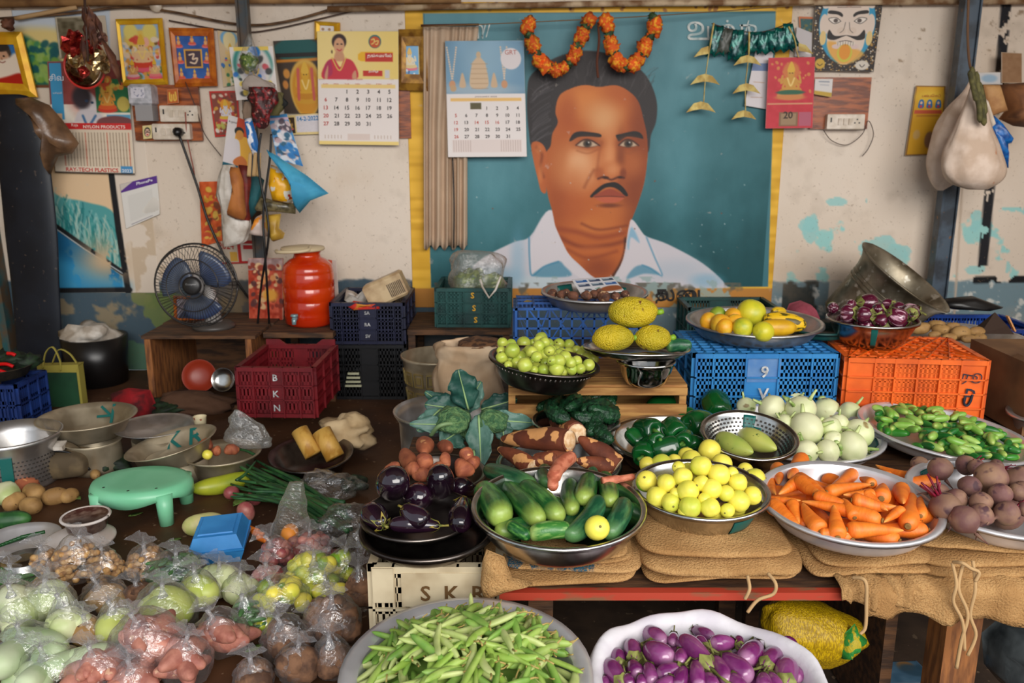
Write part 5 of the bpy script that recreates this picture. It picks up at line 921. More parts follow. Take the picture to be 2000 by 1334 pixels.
# -- the display table
TZ=.27
tim=mat('table_timber',(98,66,40),.75,c2=(62,40,24),sc2=8,streak=(1,6,6),bump=(40,.4,(1,6,6)));red_edge=mat('red_paint_edge',(172,58,36),.6,c2=(128,84,56),sc2=30,lo=.52,hi=.62,streak=(.3,1,1))
t=thing('display_table','long low plank table with a red front edge under the jute sacks','table',(1.55,2.62,-.28))
for i in range(5):b=MB();b.box((0,-.64+i*.33,.54),(3.16,.325,.022));b.build('plank',tim,t)
b=MB();b.box((0,-.815,.542),(3.16,.024,.020));b.build('front_edge',red_edge,t)
for x,y,s_ in((-1.48,-.74,.06),(-.90,-.30,.05),(-.82,-.30,.04),(-.46,-.76,.085),(1.2,-.76,.07),(-1.48,.74,.06),(0,.74,.06),(1.4,.74,.06)):b=MB();b.box((x,y,.264),(s_,s_,.528));b.build('leg',tim if s_<.08 else box_wood,t)
for y in(-.2,):b=MB();b.box((0,y+.1,.47),(3.1,.03,.09));b.build('apron',dark_wood,t)
b=MB();b.box((-.56,-.2,.264),(.03,.9,.5));b.build('partition',dark_wood,t)
bx=thing('wooden_box','low wooden box behind the letter stencilled crate','box',(-.20,2.62,0));
for c,s_ in(((0,-.2,.13),(.30,.02,.26)),((0,.24,.13),(.30,.02,.26)),((-.14,.02,.13),(.02,.42,.26)),((.14,.02,.13),(.02,.42,.26)),((0,.02,.262),(.31,.46,.014))):b=MB();b.box(c,s_);b.build('board',dark_wood,bx)
jute=mat('jute_sacking',(198,156,104),.9,spec=.1,c2=(164,122,76),sc2=11,lo=.35,hi=.7,bump=(200,1.,None,.005),spots=(300,.44,.66,(164,122,76)),rnd=.12)
jute_blue=mat('jute_printed',(192,150,100),.9,spec=.1,c2=(34,84,104),sc2=22,lo=.56,hi=.6,streak=(1,.3,1),bump=(200,1.,None,.005),spots=(300,.46,.66,(160,120,76)))
def slabm(w,d,h,seed,e=.28,n=44,k=14,wav=.008):
 b=MB();vs=[];fs=[];pw=lambda x,q:math.copysign(abs(x)**q,x)
 for i in range(k+1):
  v=-math.pi/2+math.pi*i/k
  for j in range(n):
   u=2*math.pi*j/n;x=w/2*pw(math.cos(v),.35)*pw(math.cos(u),e);y=d/2*pw(math.cos(v),.35)*pw(math.sin(u),e);z=h/2*pw(math.sin(v),.8)
   q=Vector((x*3.2,y*3.2,seed));z+=wav*mnoise.noise(q*1.6)*2+.004*mnoise.noise(Vector((x*14,y*14,seed)));y+=.02*mnoise.noise(Vector((x*4,seed,z*20)));x+=.015*mnoise.noise(Vector((seed,y*4,z*20)))
   vs.append((x,y,z+h/2))
 for i in range(k):
  for j in range(n):q=(j+1)%n;fs.append((i*n+j,i*n+q,(i+1)*n+q,(i+1)*n+j))
 return b.add(vs,fs)
def pile(x0p,x1p,yp,Yf,layers,label,dep=.50,mats=None):
 """folded sacking on the table: each fold is a part"""
 a=on_y(x0p,yp,Yf).x;c=on_y(x1p,yp,Yf).x;t=thing('jute_sack',label,'sack',((a+c)/2,Yf+dep/2,TZ+.0135));z=0
 for i,(h,dx,dw,dy)in enumerate(layers):
  b=slabm(c-a+dw,dep,h,i+int(x0p)%17);b.build('fold',(mats[i]if mats else jute),t,(dx,dy,z));z+=h*.86
 return t
pile(955,1252,1120,1.795,((.026,-.01,.02,.0),(.024,.02,-.01,.008),(.020,.02,-.05,.02),(.018,.03,-.09,.02)),'folded jute sacks with a blue printed stripe under the cucumber bowl',mats=(jute,jute_blue,jute,jute))
pile(1250,1580,1120,1.80,((.020,0,-.01,.01),(.040,0,0,-.005),(.030,.0,-.02,.02)),'plump folded jute sack under the lemon bowl')
pile(1590,1830,1120,1.83,((.026,0,.03,.0),(.026,.01,.0,.01),(.028,0,-.03,.03)),'folded jute sacks under the left of the carrot tray')
pile(1800,2150,1120,1.82,((.030,0,.0,.0),(.030,.01,.0,.01),(.022,0,-.02,.03)),'folded jute sacks under the beetroot tray at the right end')
def drape(pts,label,bot,m=jute):
 """sacking hanging over the table edge; pts px along the top edge"""
 x0=on_y(pts[0],1120,1.79).x;x1=on_y(pts[1],1120,1.79).x;P=[];n=30;o=Vector(((x0+x1)/2,1.78,.29))
 for j in range(9):
  f=j/8;row=[]
  for i in range(n+1):
   g=i/n;dz=bot(g);x=x0+(x1-x0)*g;y=1.84-.07*min(1,f*3)-.012*math.sin(g*17+f)*f+.006*math.sin(g*44);z=.300-max(0,f-.2)/.8*dz+.004*math.sin(g*30)
   row.append(Vector((x,y,z))-o)
  P.append(row)
 b=MB();b.grid(P,thick=.006,nrm=(0,1,0));return b.build('jute_drape',m,None,o,label=label,cat='sack')
drape((1640,1800),'short jute flap hanging over the table edge left of the knotted strings',lambda g:.03+.025*math.sin(g*3.1))
drape((1690,2100),'wide jute sack edge hanging over the right end of the table',lambda g:.07+.035*g+.006*math.sin(g*20))
pillow('jute_flap','end of a jute sack slumping off the table over the white crate','sack',[(950,1075),(985,1090),(1000,1130),(1040,1140),(990,1150),(945,1172),(938,1140),(942,1100)],1.78,.03,jute)
tw=mat('jute_twine',(186,150,104),.9)
for i,(pts,lab)in enumerate((([(1665,1128),(1690,1135),(1692,1180),(1690,1225),(1680,1238)],'jute string hanging over the yellow net bag'),([(1500,1120),(1515,1140),(1510,1160),(1480,1172),(1460,1196)],'jute string curling down to the white sack'),([(1460,1125),(1464,1150),(1455,1170)],'short pale string end over the red table edge'),([(1880,1105),(1872,1150),(1890,1200),(1878,1250),(1868,1305)],'longest knotted string over the table leg'),([(1900,1095),(1905,1150),(1895,1200),(1906,1240),(1890,1280)],'right string of the tangle at the table leg'),([(1860,1100),(1868,1140),(1862,1175),(1880,1215),(1884,1270)],'left string of the tangle at the table leg'),([(1862,1098),(1880,1100),(1896,1110),(1912,1118),(1905,1135)],'loop of twine lying on the sacks over the table leg'))):
 wire('twine',[(x,y,1.745 if k else 1.77)for k,(x,y)in enumerate(pts)],.0042,tw,lab,'string',6)
 # -- metal ware
alu=mat('aluminium',(214,212,212),.38,.9,c2=(176,172,168),sc2=9,bump=(70,.05));alu_d=mat('dull_aluminium',(200,186,160),.42,.62,c2=(152,138,114),sc2=7,bump=(40,.08));white_al=mat('anodised_tray',(222,220,222),.34,.55,c2=(196,194,196),sc2=8,bump=(60,.04));dark_steel=mat('dark_steel',(120,112,106),.3,.95,c2=(70,62,58),sc2=8);teal_mk=mat('teal_paint_mark',(8,92,86),.4)
def bowl_prof(R_,h,rb,lip,th=.0025,curve=.5):
 o=[(0,0),(rb,0)];n=6
 for i in range(1,n+1):f=i/n;o.append((rb+(R_-lip-rb)*f**curve,h*(f**1.25 if curve<1 else f)))
 i_=[(max(0,r-th),z+th)for r,z in o[1:]]
 return o+[(R_-lip*.3,h+.003),(R_,h+.001),(R_+.001,h-.004),(R_,h+.005),(R_-lip*.4,h+.007),(R_-lip-.002,h+.003)]+i_[::-1]+[(0,th)]
def bowl(name,label,cx,cy,w,rz,h,m,rb=.6,lip=.012,tilt=(0,0),curve=.6,marks=(),cat=None,th=.0025,perf=False,n=48,group=None):
 c=on_z(cx,cy,rz);R_=msize(w,c)/2;rot=Matrix.Rotation(tilt[0],3,'X')@Matrix.Rotation(tilt[1],3,'Y');t=thing(name,label,cat or name.split('_')[-1],c-rot@Vector((0,0,h)),rot,group)
 b=MB();b.lathe(bowl_prof(R_,h,R_*rb,lip,th,curve),n);sh_=b.build('bowl_shell',m,t)
 for(a0,a1,f0,f1,inn)in marks:
  P=[]
  for k in range(5):
   f=f0+(f1-f0)*k/4;r=R_*rb+(R_-lip-R_*rb)*max(.001,f)**curve+(-.0045 if inn else.0015);P.append([(r*math.cos(a0+(a1-a0)*j/6),r*math.sin(a0+(a1-a0)*j/6),h*(f**1.25 if curve<1 else f)+(.004 if inn else-.0005))for j in range(7)])
  b=MB();b.grid(P,thick=.0008,nrm=(0,0,.8));b.build('paint_mark',teal_mk,t)
 if perf:
  b=MB()
  for r_ in range(5):
   f=.3+r_*.13;r=R_*rb+(R_-lip-R_*rb)*f**curve-.0042
   for j in range(56):a=2*math.pi*(j+.5*(r_%2))/56;M_=Matrix.Translation((r*math.cos(a),r*math.sin(a),h*f**1.25+.004))@Matrix.Rotation(a,4,'Z')@Matrix.Rotation(-.9,4,'Y');b.box((0,0,0),(.006,.006,.0015),M=M_)
  b.build('perforations',mat('hole_dark',(50,44,40),.6),sh_,kind='stuff')
 return t,c,R_
def D(s,k=1.,ox=0,oy=0):return[tuple((float(q)/k+(ox if i%2==0 else oy)if i<2 else float(q)/k)for i,q in enumerate(r.split(',')))for r in s.split()]
def D4(s,k,ox,oy):return[(x/k+ox,y/k+oy,X/k+ox,Y_/k+oy,w/k)for x,y,X,Y_,w in([float(q)for q in r.split(',')]for r in s.split())]
# -- produce meshes, +z is the stem end
def veg(L,R_,prof,n=18,rings=14,bend=0.,lump=0.,freq=20.,lobes=0,lob=0.,seed=0,rough=0.):
 P=cr([(r,z)for z,r in prof],5);pr=[(max(0,r)*R_,(z-.5)*L)for r,z in P];pr[0]=(0,pr[0][1]);pr[-1]=(0,pr[-1][1]);b=MB()
 def fn(x,y,z):
  a=math.atan2(y,x);s=1+lob*math.cos(lobes*a)if lobes else 1;p=Vector((x*s,y*s,z));s2=1+lump*mnoise.noise(p*freq+Vector((seed,seed*2,0)))+rough*mnoise.noise(p*freq*5+Vector((0,seed,0)));p=Vector((p.x*s2,p.y*s2,p.z));q=z/L
  return(p.x+bend*L*(1-4*q*q)-bend*L*.5,p.y,p.z)
 return b.lathe(pr,n,fn=fn)
OV=[(0,0),(.03,.35),(.12,.7),(.3,.95),(.5,1),(.7,.95),(.88,.7),(.97,.35),(1,0)]
def stem(b,z0,l,r,m=1,lean=.2):b.tube([(0,0,z0-.006),(lean*l*.4,0,z0+l*.5),(lean*l,0,z0+l)],[r*1.3,r*.8,r],7,m=m);return b
PROTO={}
def many(name,meshes,label,cat,group,items,parts=None,rotf=None):
 """items: (loc, rot, scale[, own label])"""
 out=[];key=name+group
 for i,it in enumerate(items):
  me=meshes[i%len(meshes)];o=put(name,me,None,it[0],it[1],it[2],it[3]if len(it)>3 and it[3]else label,cat,group if not(len(it)>3 and it[3])else None)
  if parts:
   for pn,pm in parts:put(pn,pm,o)
  out.append(o)
 return out
def rnd_rot():return Euler((R.uniform(0,6.3),R.uniform(0,6.3),R.uniform(0,6.3)))
def spread(pts,surf,size0,sink=.0,rot=None,up=True,labels={}):
 out=[]
 for i,q in enumerate(pts):
  p=on_f(q[0],q[1],surf);s=msize(q[2],p)/size0;out.append((p,rot()if rot else rnd_rot(),(s,)*3,labels.get(i)))
 return out
def along(pts,surf,L,W,labels={},spin=True,minl=.6,maxl=1.35):
 out=[]
 for i,(x,y,X,Y_,w)in enumerate(pts):
  a,c=on_f(x,y,surf),on_f(X,Y_,surf);d=c-a;p=(a+c)/2;sw=msize(w,p)/W;ln=max(minl*L*sw,min(d.length,maxl*L*sw));rot=rotz_to(d if d.length>.004 else Vector((.1,-1,.6)))
  if spin:rot=rot@Matrix.Rotation(R.uniform(0,6.3),3,'Z')
  out.append((p,rot,(sw,sw,ln/L),labels.get(i)))
 return out
cuc_m=[mat('cucumber_%d'%i,c,.35,c2=c2,sc2=75,streak=(1,1,.16),lo=.46,hi=.68,grad=(2,-.06,-.11,g),bump=(60,.25))for i,(c,c2,g)in enumerate((((26,86,38),(92,150,70),(168,186,84)),((22,74,48),(58,116,74),(96,140,80)),((56,118,46),(140,178,96),(182,200,110))))]
cuc=[]
for i in range(3):cuc.append(veg(.20,.026,[(0,0),(.02,.5),(.08,.82),(.25,1),(.5,1.02),(.8,.95),(.93,.75),(.985,.4),(1,0)],18,bend=(.02,.07,.04)[i],lump=.06,freq=18,seed=i).mesh('cucumber',cuc_m[i]))
S_F=.36
t,c,Rr=bowl('steel_bowl','wide brushed steel bowl of cucumbers on the blue striped sacks',1091,988,342,.437,.075,steel_m,.72,.012,(.06,0))
sf=dome(c.x,c.y+.02,Rr,.412,.06);cl={0:'fattest cucumber, at the left edge of the steel bowl',1:'second cucumber from the left in the steel bowl',2:'long cucumber lying third from the left in the steel bowl',3:'dark cucumber lying across the back of the steel bowl',6:'round ended cucumber pointing forward at the right of the red carrot',8:'long bent dark cucumber left of the lime',9:'dull blue-green cucumber right of the lime',10:'pale cucumber lying crosswise at the front of the bowl'}
items=along(D4('920,1020,795,830,182 1150,1030,940,800,150 1285,1010,1050,800,140 1110,800,800,700,115 1190,810,1180,690,100 1355,1010,1340,760,118 1425,910,1480,735,132 1605,920,1560,740,120 1340,1150,1545,900,132 1600,1120,1700,905,132 1110,1110,1330,1085,118 960,1060,1080,1130,85 1480,720,1530,790,90',3.2536,700,700),sf,.20,.052,cl)
for i,it in enumerate(items):many('cucumber',[cuc[0 if i in(0,1,2,5,6,7,11)else(2 if i==10 else 1)]],'green cucumber low in the heap in the steel bowl','cucumber','cucumbers in the steel bowl',[it])
many('cucumber',cuc,'green cucumber low in the heap in the steel bowl','cucumber','cucumbers in the steel bowl',[(c+Vector((x,y,-.03)),rotz_to((math.cos(a),math.sin(a),0)),None)for x,y,a in((-.06,-.05,.3),(.05,.0,1.2),(-.02,.08,2.4),(.1,.03,.2))])
lem_m=mat('lemon_skin',(240,224,86),.38,c2=(200,208,70),sc2=14,lo=.48,hi=.7,bump=(140,.12),rnd=.08,spots=(34,.72,.76,(160,120,40)));lime_m=mat('lime_skin',(206,206,56),.38,c2=(122,168,44),sc2=16,lo=.42,hi=.62,bump=(140,.12),rnd=.08)
lp=[(0,0),(.015,.2),(.06,.52),(.18,.82),(.34,.97),(.5,1),(.66,.97),(.82,.82),(.94,.52),(.985,.22),(1,0)]
def citrus(m,R_=.021,seed=0):b=veg(R_*2.06,R_,lp,20,lump=.03,freq=30,seed=seed);b.lathe([(0,R_*1.0),(R_*.12,R_*1.03),(R_*.1,R_*1.09),(0,R_*1.1)],8,m=1);return b.mesh('lemon',[m,mat('citrus_button',(120,110,50),.7)])
lemon=[citrus(lem_m,seed=i)for i in range(3)]+[citrus(lime_m,seed=5)]
many('lime',[lemon[0]],None,'lime',None or '',[(on_f(1166,1031,lambda x,y:.45),(1,.3,0),(1.35,)*3,'single yellow lime lying at the front of the cucumber bowl')])
car_r=mat('red_carrot',(204,122,92),.6,c2=(172,88,62),sc2=30,streak=(1,1,3),lo=.45,hi=.6,bump=(50,.4))
wire('red_carrot',[on_f(x,y,lambda a,d:z)for x,y,z in((1115,893,.49),(1098,905,.492),(1084,925,.49),(1080,945,.478),(1082,958,.466))],[.018]*3+[.020]*6+[.018]*6+[.014]*6+[.012,.011,.009,.006],car_r,'bent red carrot lying over the cucumbers','carrot',14)
wire('red_carrot',[on_f(x,y,lambda a,d:.46)for x,y in((1176,940),(1205,936),(1239,931))],[.011]*7+[.009]*5+[.006],car_r,'thin red carrot at the rim between cucumbers and lemons','carrot',12)
t,c,Rr=bowl('steel_bowl','steel bowl heaped with yellow lemons on the plump sack',1368,955,266,.435,.075,steel_m,.62,.012,(.05,0),marks=((5.05,5.5,.25,.8,0),))
sf=dome(c.x,c.y+.02,Rr,.425,.115);L1=D('405,675,155 300,785,145 300,670,110 735,570,150 575,610,120 610,640,140 675,680,145 820,665,140 440,800,130 550,755,130 520,690,90 800,740,150 985,710,110 1050,770,145 930,795,130 585,855,150 750,840,140 680,800,110 370,895,145 465,935,130 600,965,150 740,970,135 850,870,110 940,925,150 1035,885,125 860,990,100 500,870,80 700,910,90 890,730,90 490,640,90 560,1000,90',3.571,1180,720)
G='lemons in the steel bowl';LB='yellow lemon in the heap in the steel bowl beside the carrots'
many('lemon',lemon[:3],LB,'lemon',G,spread(L1,sf,.042,labels={3:'topmost lemon, touching the colander of mangoes',0:'large lemon high at the left of the lemon heap',23:'large pale lemon at the front right of the heap',24:'lemon with a dark stalk scar at the right rim',20:'pale lemon at the middle of the front rim'}))
many('lemon',[lemon[3]],LB,'lemon',G,[(on_f(1262,940,sf),(2,1,0),(1.25,)*3,'greenest lemon, at the left rim of the lemon bowl')])
many('lemon',lemon[:3],LB,'lemon',G,[(c+Vector((r*math.cos(a),r*math.sin(a),z)),rnd_rot(),(1.1,)*3)for r,a,z in[(.05,k*1.05,.03)for k in range(6)]+[(.11,k*.6,-.015)for k in range(10)]+[(0,0,.06)]])
car_m=mat('carrot',(240,128,36),.5,c2=(222,104,26),sc2=20,streak=(1,1,2.5),lo=.4,hi=.7,grad=(2,-.04,-.09,(244,170,84)),bump=(50,.3,(1,1,3)),rnd=.06);cap_m=mat('carrot_crown',(132,96,44),.8)
def carrot(i):
 b=veg(.16,.019,[(0,0),(.02,.12),(.15,.36),(.4,.66),(.7,.92),(.88,1),(.96,.8),(.99,.45),(1,0)],14,bend=(.0,.04,-.03)[i],lump=.10,freq=22,seed=i);b.lathe([(0,.079),(.006,.080),(.0065,.083),(.004,.084),(0,.081)],8,m=1);return b.mesh('carrot',[car_m,cap_m])
carm=[carrot(i)for i in range(3)]
t,c,Rr=bowl('aluminium_tray','white aluminium tray of orange carrots on the front edge of the table',1658,978,344,.418,.055,white_al,.76,.016,(.07,0))
sf=dome(c.x,c.y,Rr*.95,.408,.055)
C1='115,240,108,150,75 165,215,245,100,80 95,300,60,215,62 125,290,235,220,72 325,285,250,240,78 240,485,70,350,85 228,455,185,340,62 240,345,345,500,88 240,330,680,440,80 560,380,310,300,62 380,275,530,180,66 625,240,380,285,66 560,180,735,205,60 645,140,860,215,60 760,238,965,240,90 690,240,680,320,85 775,375,515,330,80 795,350,790,265,80 858,262,825,470,92 890,300,895,415,60 690,450,795,380,52 425,415,432,470,85 805,495,490,490,82 490,510,350,512,52 235,330,60,335,52 470,320,530,420,60 500,300,610,300,60 560,205,630,240,56 420,330,260,230,60 700,380,600,300,60 330,240,220,200,56'
cl={14:'thick carrot hanging over the right rim of the carrot tray',1:'stubby carrot raised at the back left of the carrot tray',8:'longest carrot, lying across the front of the tray',18:'carrot standing point upward at the right of the tray',22:'pale pointed carrot with green crown at the front rim',21:'carrot seen end on near the front of the tray',5:'fat carrot pointing forward at the left rim'}
many('carrot',carm,'orange carrot in the heap on the white tray','carrot','carrots on the white tray',along([(a_,b_,c_,d_,w_*1.2)for a_,b_,c_,d_,w_ in D4(C1,2.8135,1480,860)],sf,.16,.040,cl,maxl=2.2))
many('carrot',carm,'orange carrot in the heap on the white tray','carrot','carrots on the white tray',[(c+Vector((r*math.cos(a),r*math.sin(a),-.022)),rotz_to((math.cos(a+1),math.sin(a+1),.05)),(1.1,)*3)for r,a in[(.1,k*.9)for k in range(7)]+[(.02,0),(.03,2)]+[(.13,k*.57)for k in range(11)]])
beet_m=mat('beetroot',(112,74,70),.7,c2=(146,112,86),sc2=16,lo=.4,hi=.66,spots=(30,.6,.7,(74,44,50)),bump=(40,.4),rnd=.16);bst=mat('beet_stalk',(140,24,54),.5,c2=(90,14,34),sc2=40)
def beet(i,leafy):
 b=veg(.085,.036,[(0,0),(.02,.05),(.12,.12),(.22,.5),(.4,.92),(.6,1),(.8,.82),(.94,.4),(1,0)],16,lump=.12,freq=24,seed=i+3)
 b.tube([(0,0,-.035),(.004,0,-.055),(.012,.004,-.075)],[.006,.003,.001],6)
 if leafy:
  for k in range(7):a=k*.9;b.tube([(.006*math.cos(a),.006*math.sin(a),.038),(.012*math.cos(a),.012*math.sin(a),.055),(.022*math.cos(a),.022*math.sin(a),.066+.01*(k%3))],[.004,.003,.0025],5,m=1)
 return b.mesh('beetroot',[beet_m,bst])
bm=[beet(0,0),beet(1,0),beet(2,1),beet(3,0)]
t,c,Rr=bowl('aluminium_tray','pale aluminium tray of beetroots at the right end of the table',1950,970,336,.418,.055,white_al,.74,.016,(.07,0),marks=((1.9,2.3,.5,.9,1),))
sf=dome(c.x,c.y,Rr,.42,.05)
many('beetroot',bm,'dusty beetroot in the heap on the pale tray','beetroot','beetroots on the pale tray',spread(D('885,140,100 1005,165,130 1140,140,112 1275,215,172 1160,260,124 1085,330,120 1040,380,172 1230,350,124 1145,445,160 1225,420,130 1360,405,140 1330,300,124 1420,220,124 1420,285,100 1460,380,80 1200,150,90 1450,270,90 990,290,110 1300,150,90 1090,440,90',2.8135,1480,860),sf,.072,rot=lambda:Euler((R.uniform(-1.6,.3),R.uniform(-.7,.7),R.uniform(0,6))),labels={0:'beetroot with a thin root raised at the left of the beet tray',3:'largest smooth oval beetroot near the middle of the tray',2:'beetroot with bright red stalks at the back of the tray',10:'round dark beetroot with pale root tip at the front',8:'pale brown beetroot at the front rim'}))
many('beetroot',bm,'dusty beetroot in the heap on the pale tray','beetroot','beetroots on the pale tray',[(c+Vector((x,y,z)),Euler((R.uniform(-1,0),R.uniform(-.6,.6),R.uniform(0,6))),(1.1,)*3)for x,y,z in((.08,-.04,-.01),(.13,.03,-.01),(.07,.08,-.01),(.12,-.11,-.01),(.02,.02,-.012),(-.02,-.08,-.012),(.1,.0,.04),(.04,-.02,.045))])
koh_m=mat('kohlrabi',(224,224,180),.45,c2=(186,200,132),sc2=12,lo=.42,hi=.7,spots=(22,.68,.72,(150,130,84)),bump=(30,.15),rnd=.06);koh_s=mat('kohlrabi_stalk',(196,208,140),.5,c2=(120,150,70),sc2=30)
def kohl(i):
 b=veg(.068,.036,[(0,0),(.03,.25),(.12,.62),(.35,.97),(.55,1),(.78,.84),(.93,.5),(1,0)],20,lump=.08,freq=22,seed=i);r=random.Random(i)
 for k in range(3):a=k*2.1+i+r.uniform(0,1);l=r.uniform(.006,.026);x,y=math.cos(a),math.sin(a);b.tube([(.024*x,.024*y,.018),(.034*x,.034*y,.030),((.034+l*.6)*x,(.034+l*.6)*y,.03+l*.6)],[.0055,.004,.003],6,m=1)
 b.lathe([(0,-.034),(.012,-.0335),(.011,-.042),(0,-.043)],8,m=1);return b.mesh('kohlrabi',[koh_m,koh_s])
km=[kohl(i)for i in range(4)]
t,c,Rr=bowl('aluminium_tray','aluminium tray of pale kohlrabi in front of the blue crate',1567,842,306,.342,.058,white_al,.72,.016,(.05,0),marks=((5.9,6.15,.3,.8,1),))
sf=dome(c.x-.02,c.y+.02,Rr,.345,.085)
many('kohlrabi',km,'pale green kohlrabi in the heap before the blue crate','kohlrabi','kohlrabi on the tray',spread(D('980,185,150 1160,160,165 1330,230,150 990,265,120 1170,280,172 1370,290,190 1550,290,165 1715,320,158 1410,420,212 1575,415,138 1770,455,190 1410,580,150 1560,575,150 1720,550,200 1600,500,120 1300,500,110 1640,380,120 1260,380,120',3.571,1180,720),sf,.064,rot=lambda:Euler((R.uniform(-2.4,.9),R.uniform(-1.4,1.4),R.uniform(0,6))),labels={0:'kohlrabi with long stalk ends raised at the left of the tray',1:'topmost kohlrabi, below the white letter on the blue crate',8:'largest round kohlrabi beside the colander rim',7:'small smooth kohlrabi alone at the right of the heap',13:'big kohlrabi at the front right rim of the tray'}))
cap_g=mat('capsicum',(14,84,34),.18,coat=.4,c2=(8,58,26),sc2=12,lo=.4,hi=.7,rnd=.12)
def capsi(i):
 b=MB();pr=[(0,-.034),(.012,-.040),(.026,-.038),(.034,-.022),(.0365,.002),(.036,.022),(.029,.036),(.016,.037),(.006,.030),(0,.029)];P=[(max(0,p[0]),p[1])for p in cr(pr,4)];P[0]=(0,P[0][1]);P[-1]=(0,P[-1][1])
 def fn(x,y,z):a=math.atan2(y,x);s=1+(.10-.3*z)*(abs(math.cos(2*a+.4*i))-.6)+.06*mnoise.noise(Vector((x,y,z))*20+Vector((i,0,0)));return(x*s,y*s*.95,z*(1+.05*math.sin(a+i)))
 b.lathe(P,32,fn=fn);b.tube([(0,0,.027),(.002,0,.040),(.008,.002,.056)],[.009,.005,.006],7,m=1);return b.mesh('capsicum',[cap_g,mat('capsicum_stalk',(86,130,50),.5)])
cm_=[capsi(i)for i in range(3)]
t,c,Rr=bowl('steel_bowl','wide steel bowl of dark green capsicums behind the lemons',1316,858,254,.365,.075,steel_m,.66,.02,(.06,0),marks=((3.2,3.55,.15,.9,1),))
sf=dome(c.x,c.y,Rr,.36,.07)
many('capsicum',cm_,'dark green capsicum in the steel bowl behind the lemons','capsicum','capsicums in the steel bowl',spread(D('430,290,225 300,430,180 490,430,175 660,390,215 785,255,190 430,560,175 280,590,165 560,500,150 640,530,130 215,480,120 350,520,150 560,350,150',3.571,1180,720),sf,.072,rot=lambda:Euler((R.uniform(-1.9,-.7),R.uniform(-.8,.8),R.uniform(0,6))),labels={0:'topmost capsicum, lying high at the back of the bowl',4:'capsicum resting behind the colander rim',6:'capsicum at the front left rim of the steel bowl'}))
t,c,Rr=bowl('steel_colander','perforated steel colander holding two green mangoes',1463,850,188,.44,.075,steel_m,.5,.011,(.20,.02),perf=True,marks=((1.15,1.45,.5,.95,1),(.95,1.15,.3,.6,1)))
man_m=mat('green_mango',(146,168,72),.4,c2=(190,190,96),sc2=8,lo=.45,hi=.65,spots=(60,.68,.72,(100,120,60)))
mg=veg(.12,.033,[(0,0),(.02,.18),(.12,.5),(.35,.9),(.6,1),(.82,.82),(.95,.45),(1,0)],20,bend=.05,lump=.05,freq=12).mesh('mango',man_m)
for it in along(D4('1075,610,750,455,150 1215,570,925,440,150',3.571,1180,720),lambda x,y:.418,.12,.066,{0:'left, nearer green mango in the colander',1:'right, deeper green mango in the colander'}):many('mango',[mg],None,'mango','',[it])
gk_m=[mat('gherkin_%d'%i,c,.35,c2=c2,sc2=30,streak=(1,1,.2),lo=.45,hi=.65,grad=(2,-.012,-.03,(176,196,96)),rnd=.15)for i,(c,c2)in enumerate((((52,128,40),(110,170,70)),((26,96,36),(60,130,54)),((120,168,66),(160,192,96))))]
gk=[veg(.062,.0125,OV,12,bend=.04,lump=.08,freq=40,seed=i).mesh('gherkin',gk_m[i])for i in range(3)]
t,c,Rr=bowl('aluminium_tray','aluminium tray of small green gherkins tilted in front of the orange crate',1845,843,322,.345,.045,white_al,.78,.016,(.03,.10))
rr=random.Random(11);items=[]
for k in range(150):
 a=rr.uniform(0,6.283);r=math.sqrt(rr.random())*Rr*.80;x,y=r*math.cos(a),r*math.sin(a);top=.04*(1-(r/Rr)**2);lay=(k%3)/2.;z=.347-.012-x*.10+.03*y+top*lay+rr.uniform(0,.008)
 items.append(((c.x+x,c.y+y,z),rotz_to((math.cos(a*3+k),math.sin(a*3+k),rr.uniform(-.35,.35))),(rr.uniform(.85,1.15),)*3))
many('gherkin',gk,'small green gherkin in the heap on the tilted tray','gherkin','gherkins on the tilted tray',items)
aub_m=mat('aubergine',(24,12,22),.12,coat=.6,c2=(40,16,34),sc2=6);caly=mat('aubergine_calyx',(150,130,50),.6,c2=(90,100,40),sc2=40)
def aubg(L,R_,b_=.03):
 b=veg(L,R_,[(0,0),(.03,.45),(.14,.82),(.36,1),(.6,.9),(.82,.68),(.95,.45),(1,0)],24,bend=b_,lump=.03,freq=8);z=L/2
 for k in range(5):
  a=k*1.2566;u,v=math.cos(a),math.sin(a);r0=R_*.55;b.add([(0,0,z+.004),(r0*.9*math.cos(a-.5),r0*.9*math.sin(a-.5),z-.006),(R_*.92*u,R_*.92*v,z-L*.2),(r0*.9*math.cos(a+.5),r0*.9*math.sin(a+.5),z-.006)],[(0,1,2,3)],1)
 stem(b,z,.028,.006);return b.mesh('aubergine',[aub_m,caly])
aub=aubg(.17,.046)
cr_=crate('plastic_crate','dirty white crate with stencilled letters under the dark aubergines',plast('cream_crate',(206,190,158),(160,138,106),.5),(-.182,2.075,0),0,.305,.48,.322,cols=[(.34,0),(.36,0),(.36,0),(.36,0),(.36,0),(.36,0)],rows=3,sub=2)
b=MB();b.box((-.125,-.247,.275),(.05,.018,.09));b.build('corner_block',MATS['cream_crate'],cr_);b=MB();b.box((.028,-.247,.262),(.22,.012,.088));np_=b.build('name_plate',MATS['cream_crate'],cr_)
S=Sheet((-.1525,-.254,.322),(.1525,-.254,.322),(.1525,-.254,0),(-.1525,-.254,0));dirt=mat('dirty_relief',(96,66,28),.8)
for u,s in((.42,'S'),(.63,'K'),(.84,'R')):b=MB();S.text(b,s,u,.21,h=.125,bold=True,off=.0012);b.build('raised_letter',dirt,np_)
t,c,Rr=bowl('steel_dish','lower of two dark steel dishes stacked on the white crate',835,1032,264,.362,.038,dark_steel,.72,.012,(.03,0));t,c,Rr=bowl('steel_dish','upper dark steel dish holding the glossy aubergines',818,1005,226,.39,.024,dark_steel,.74,.010,(.03,0))
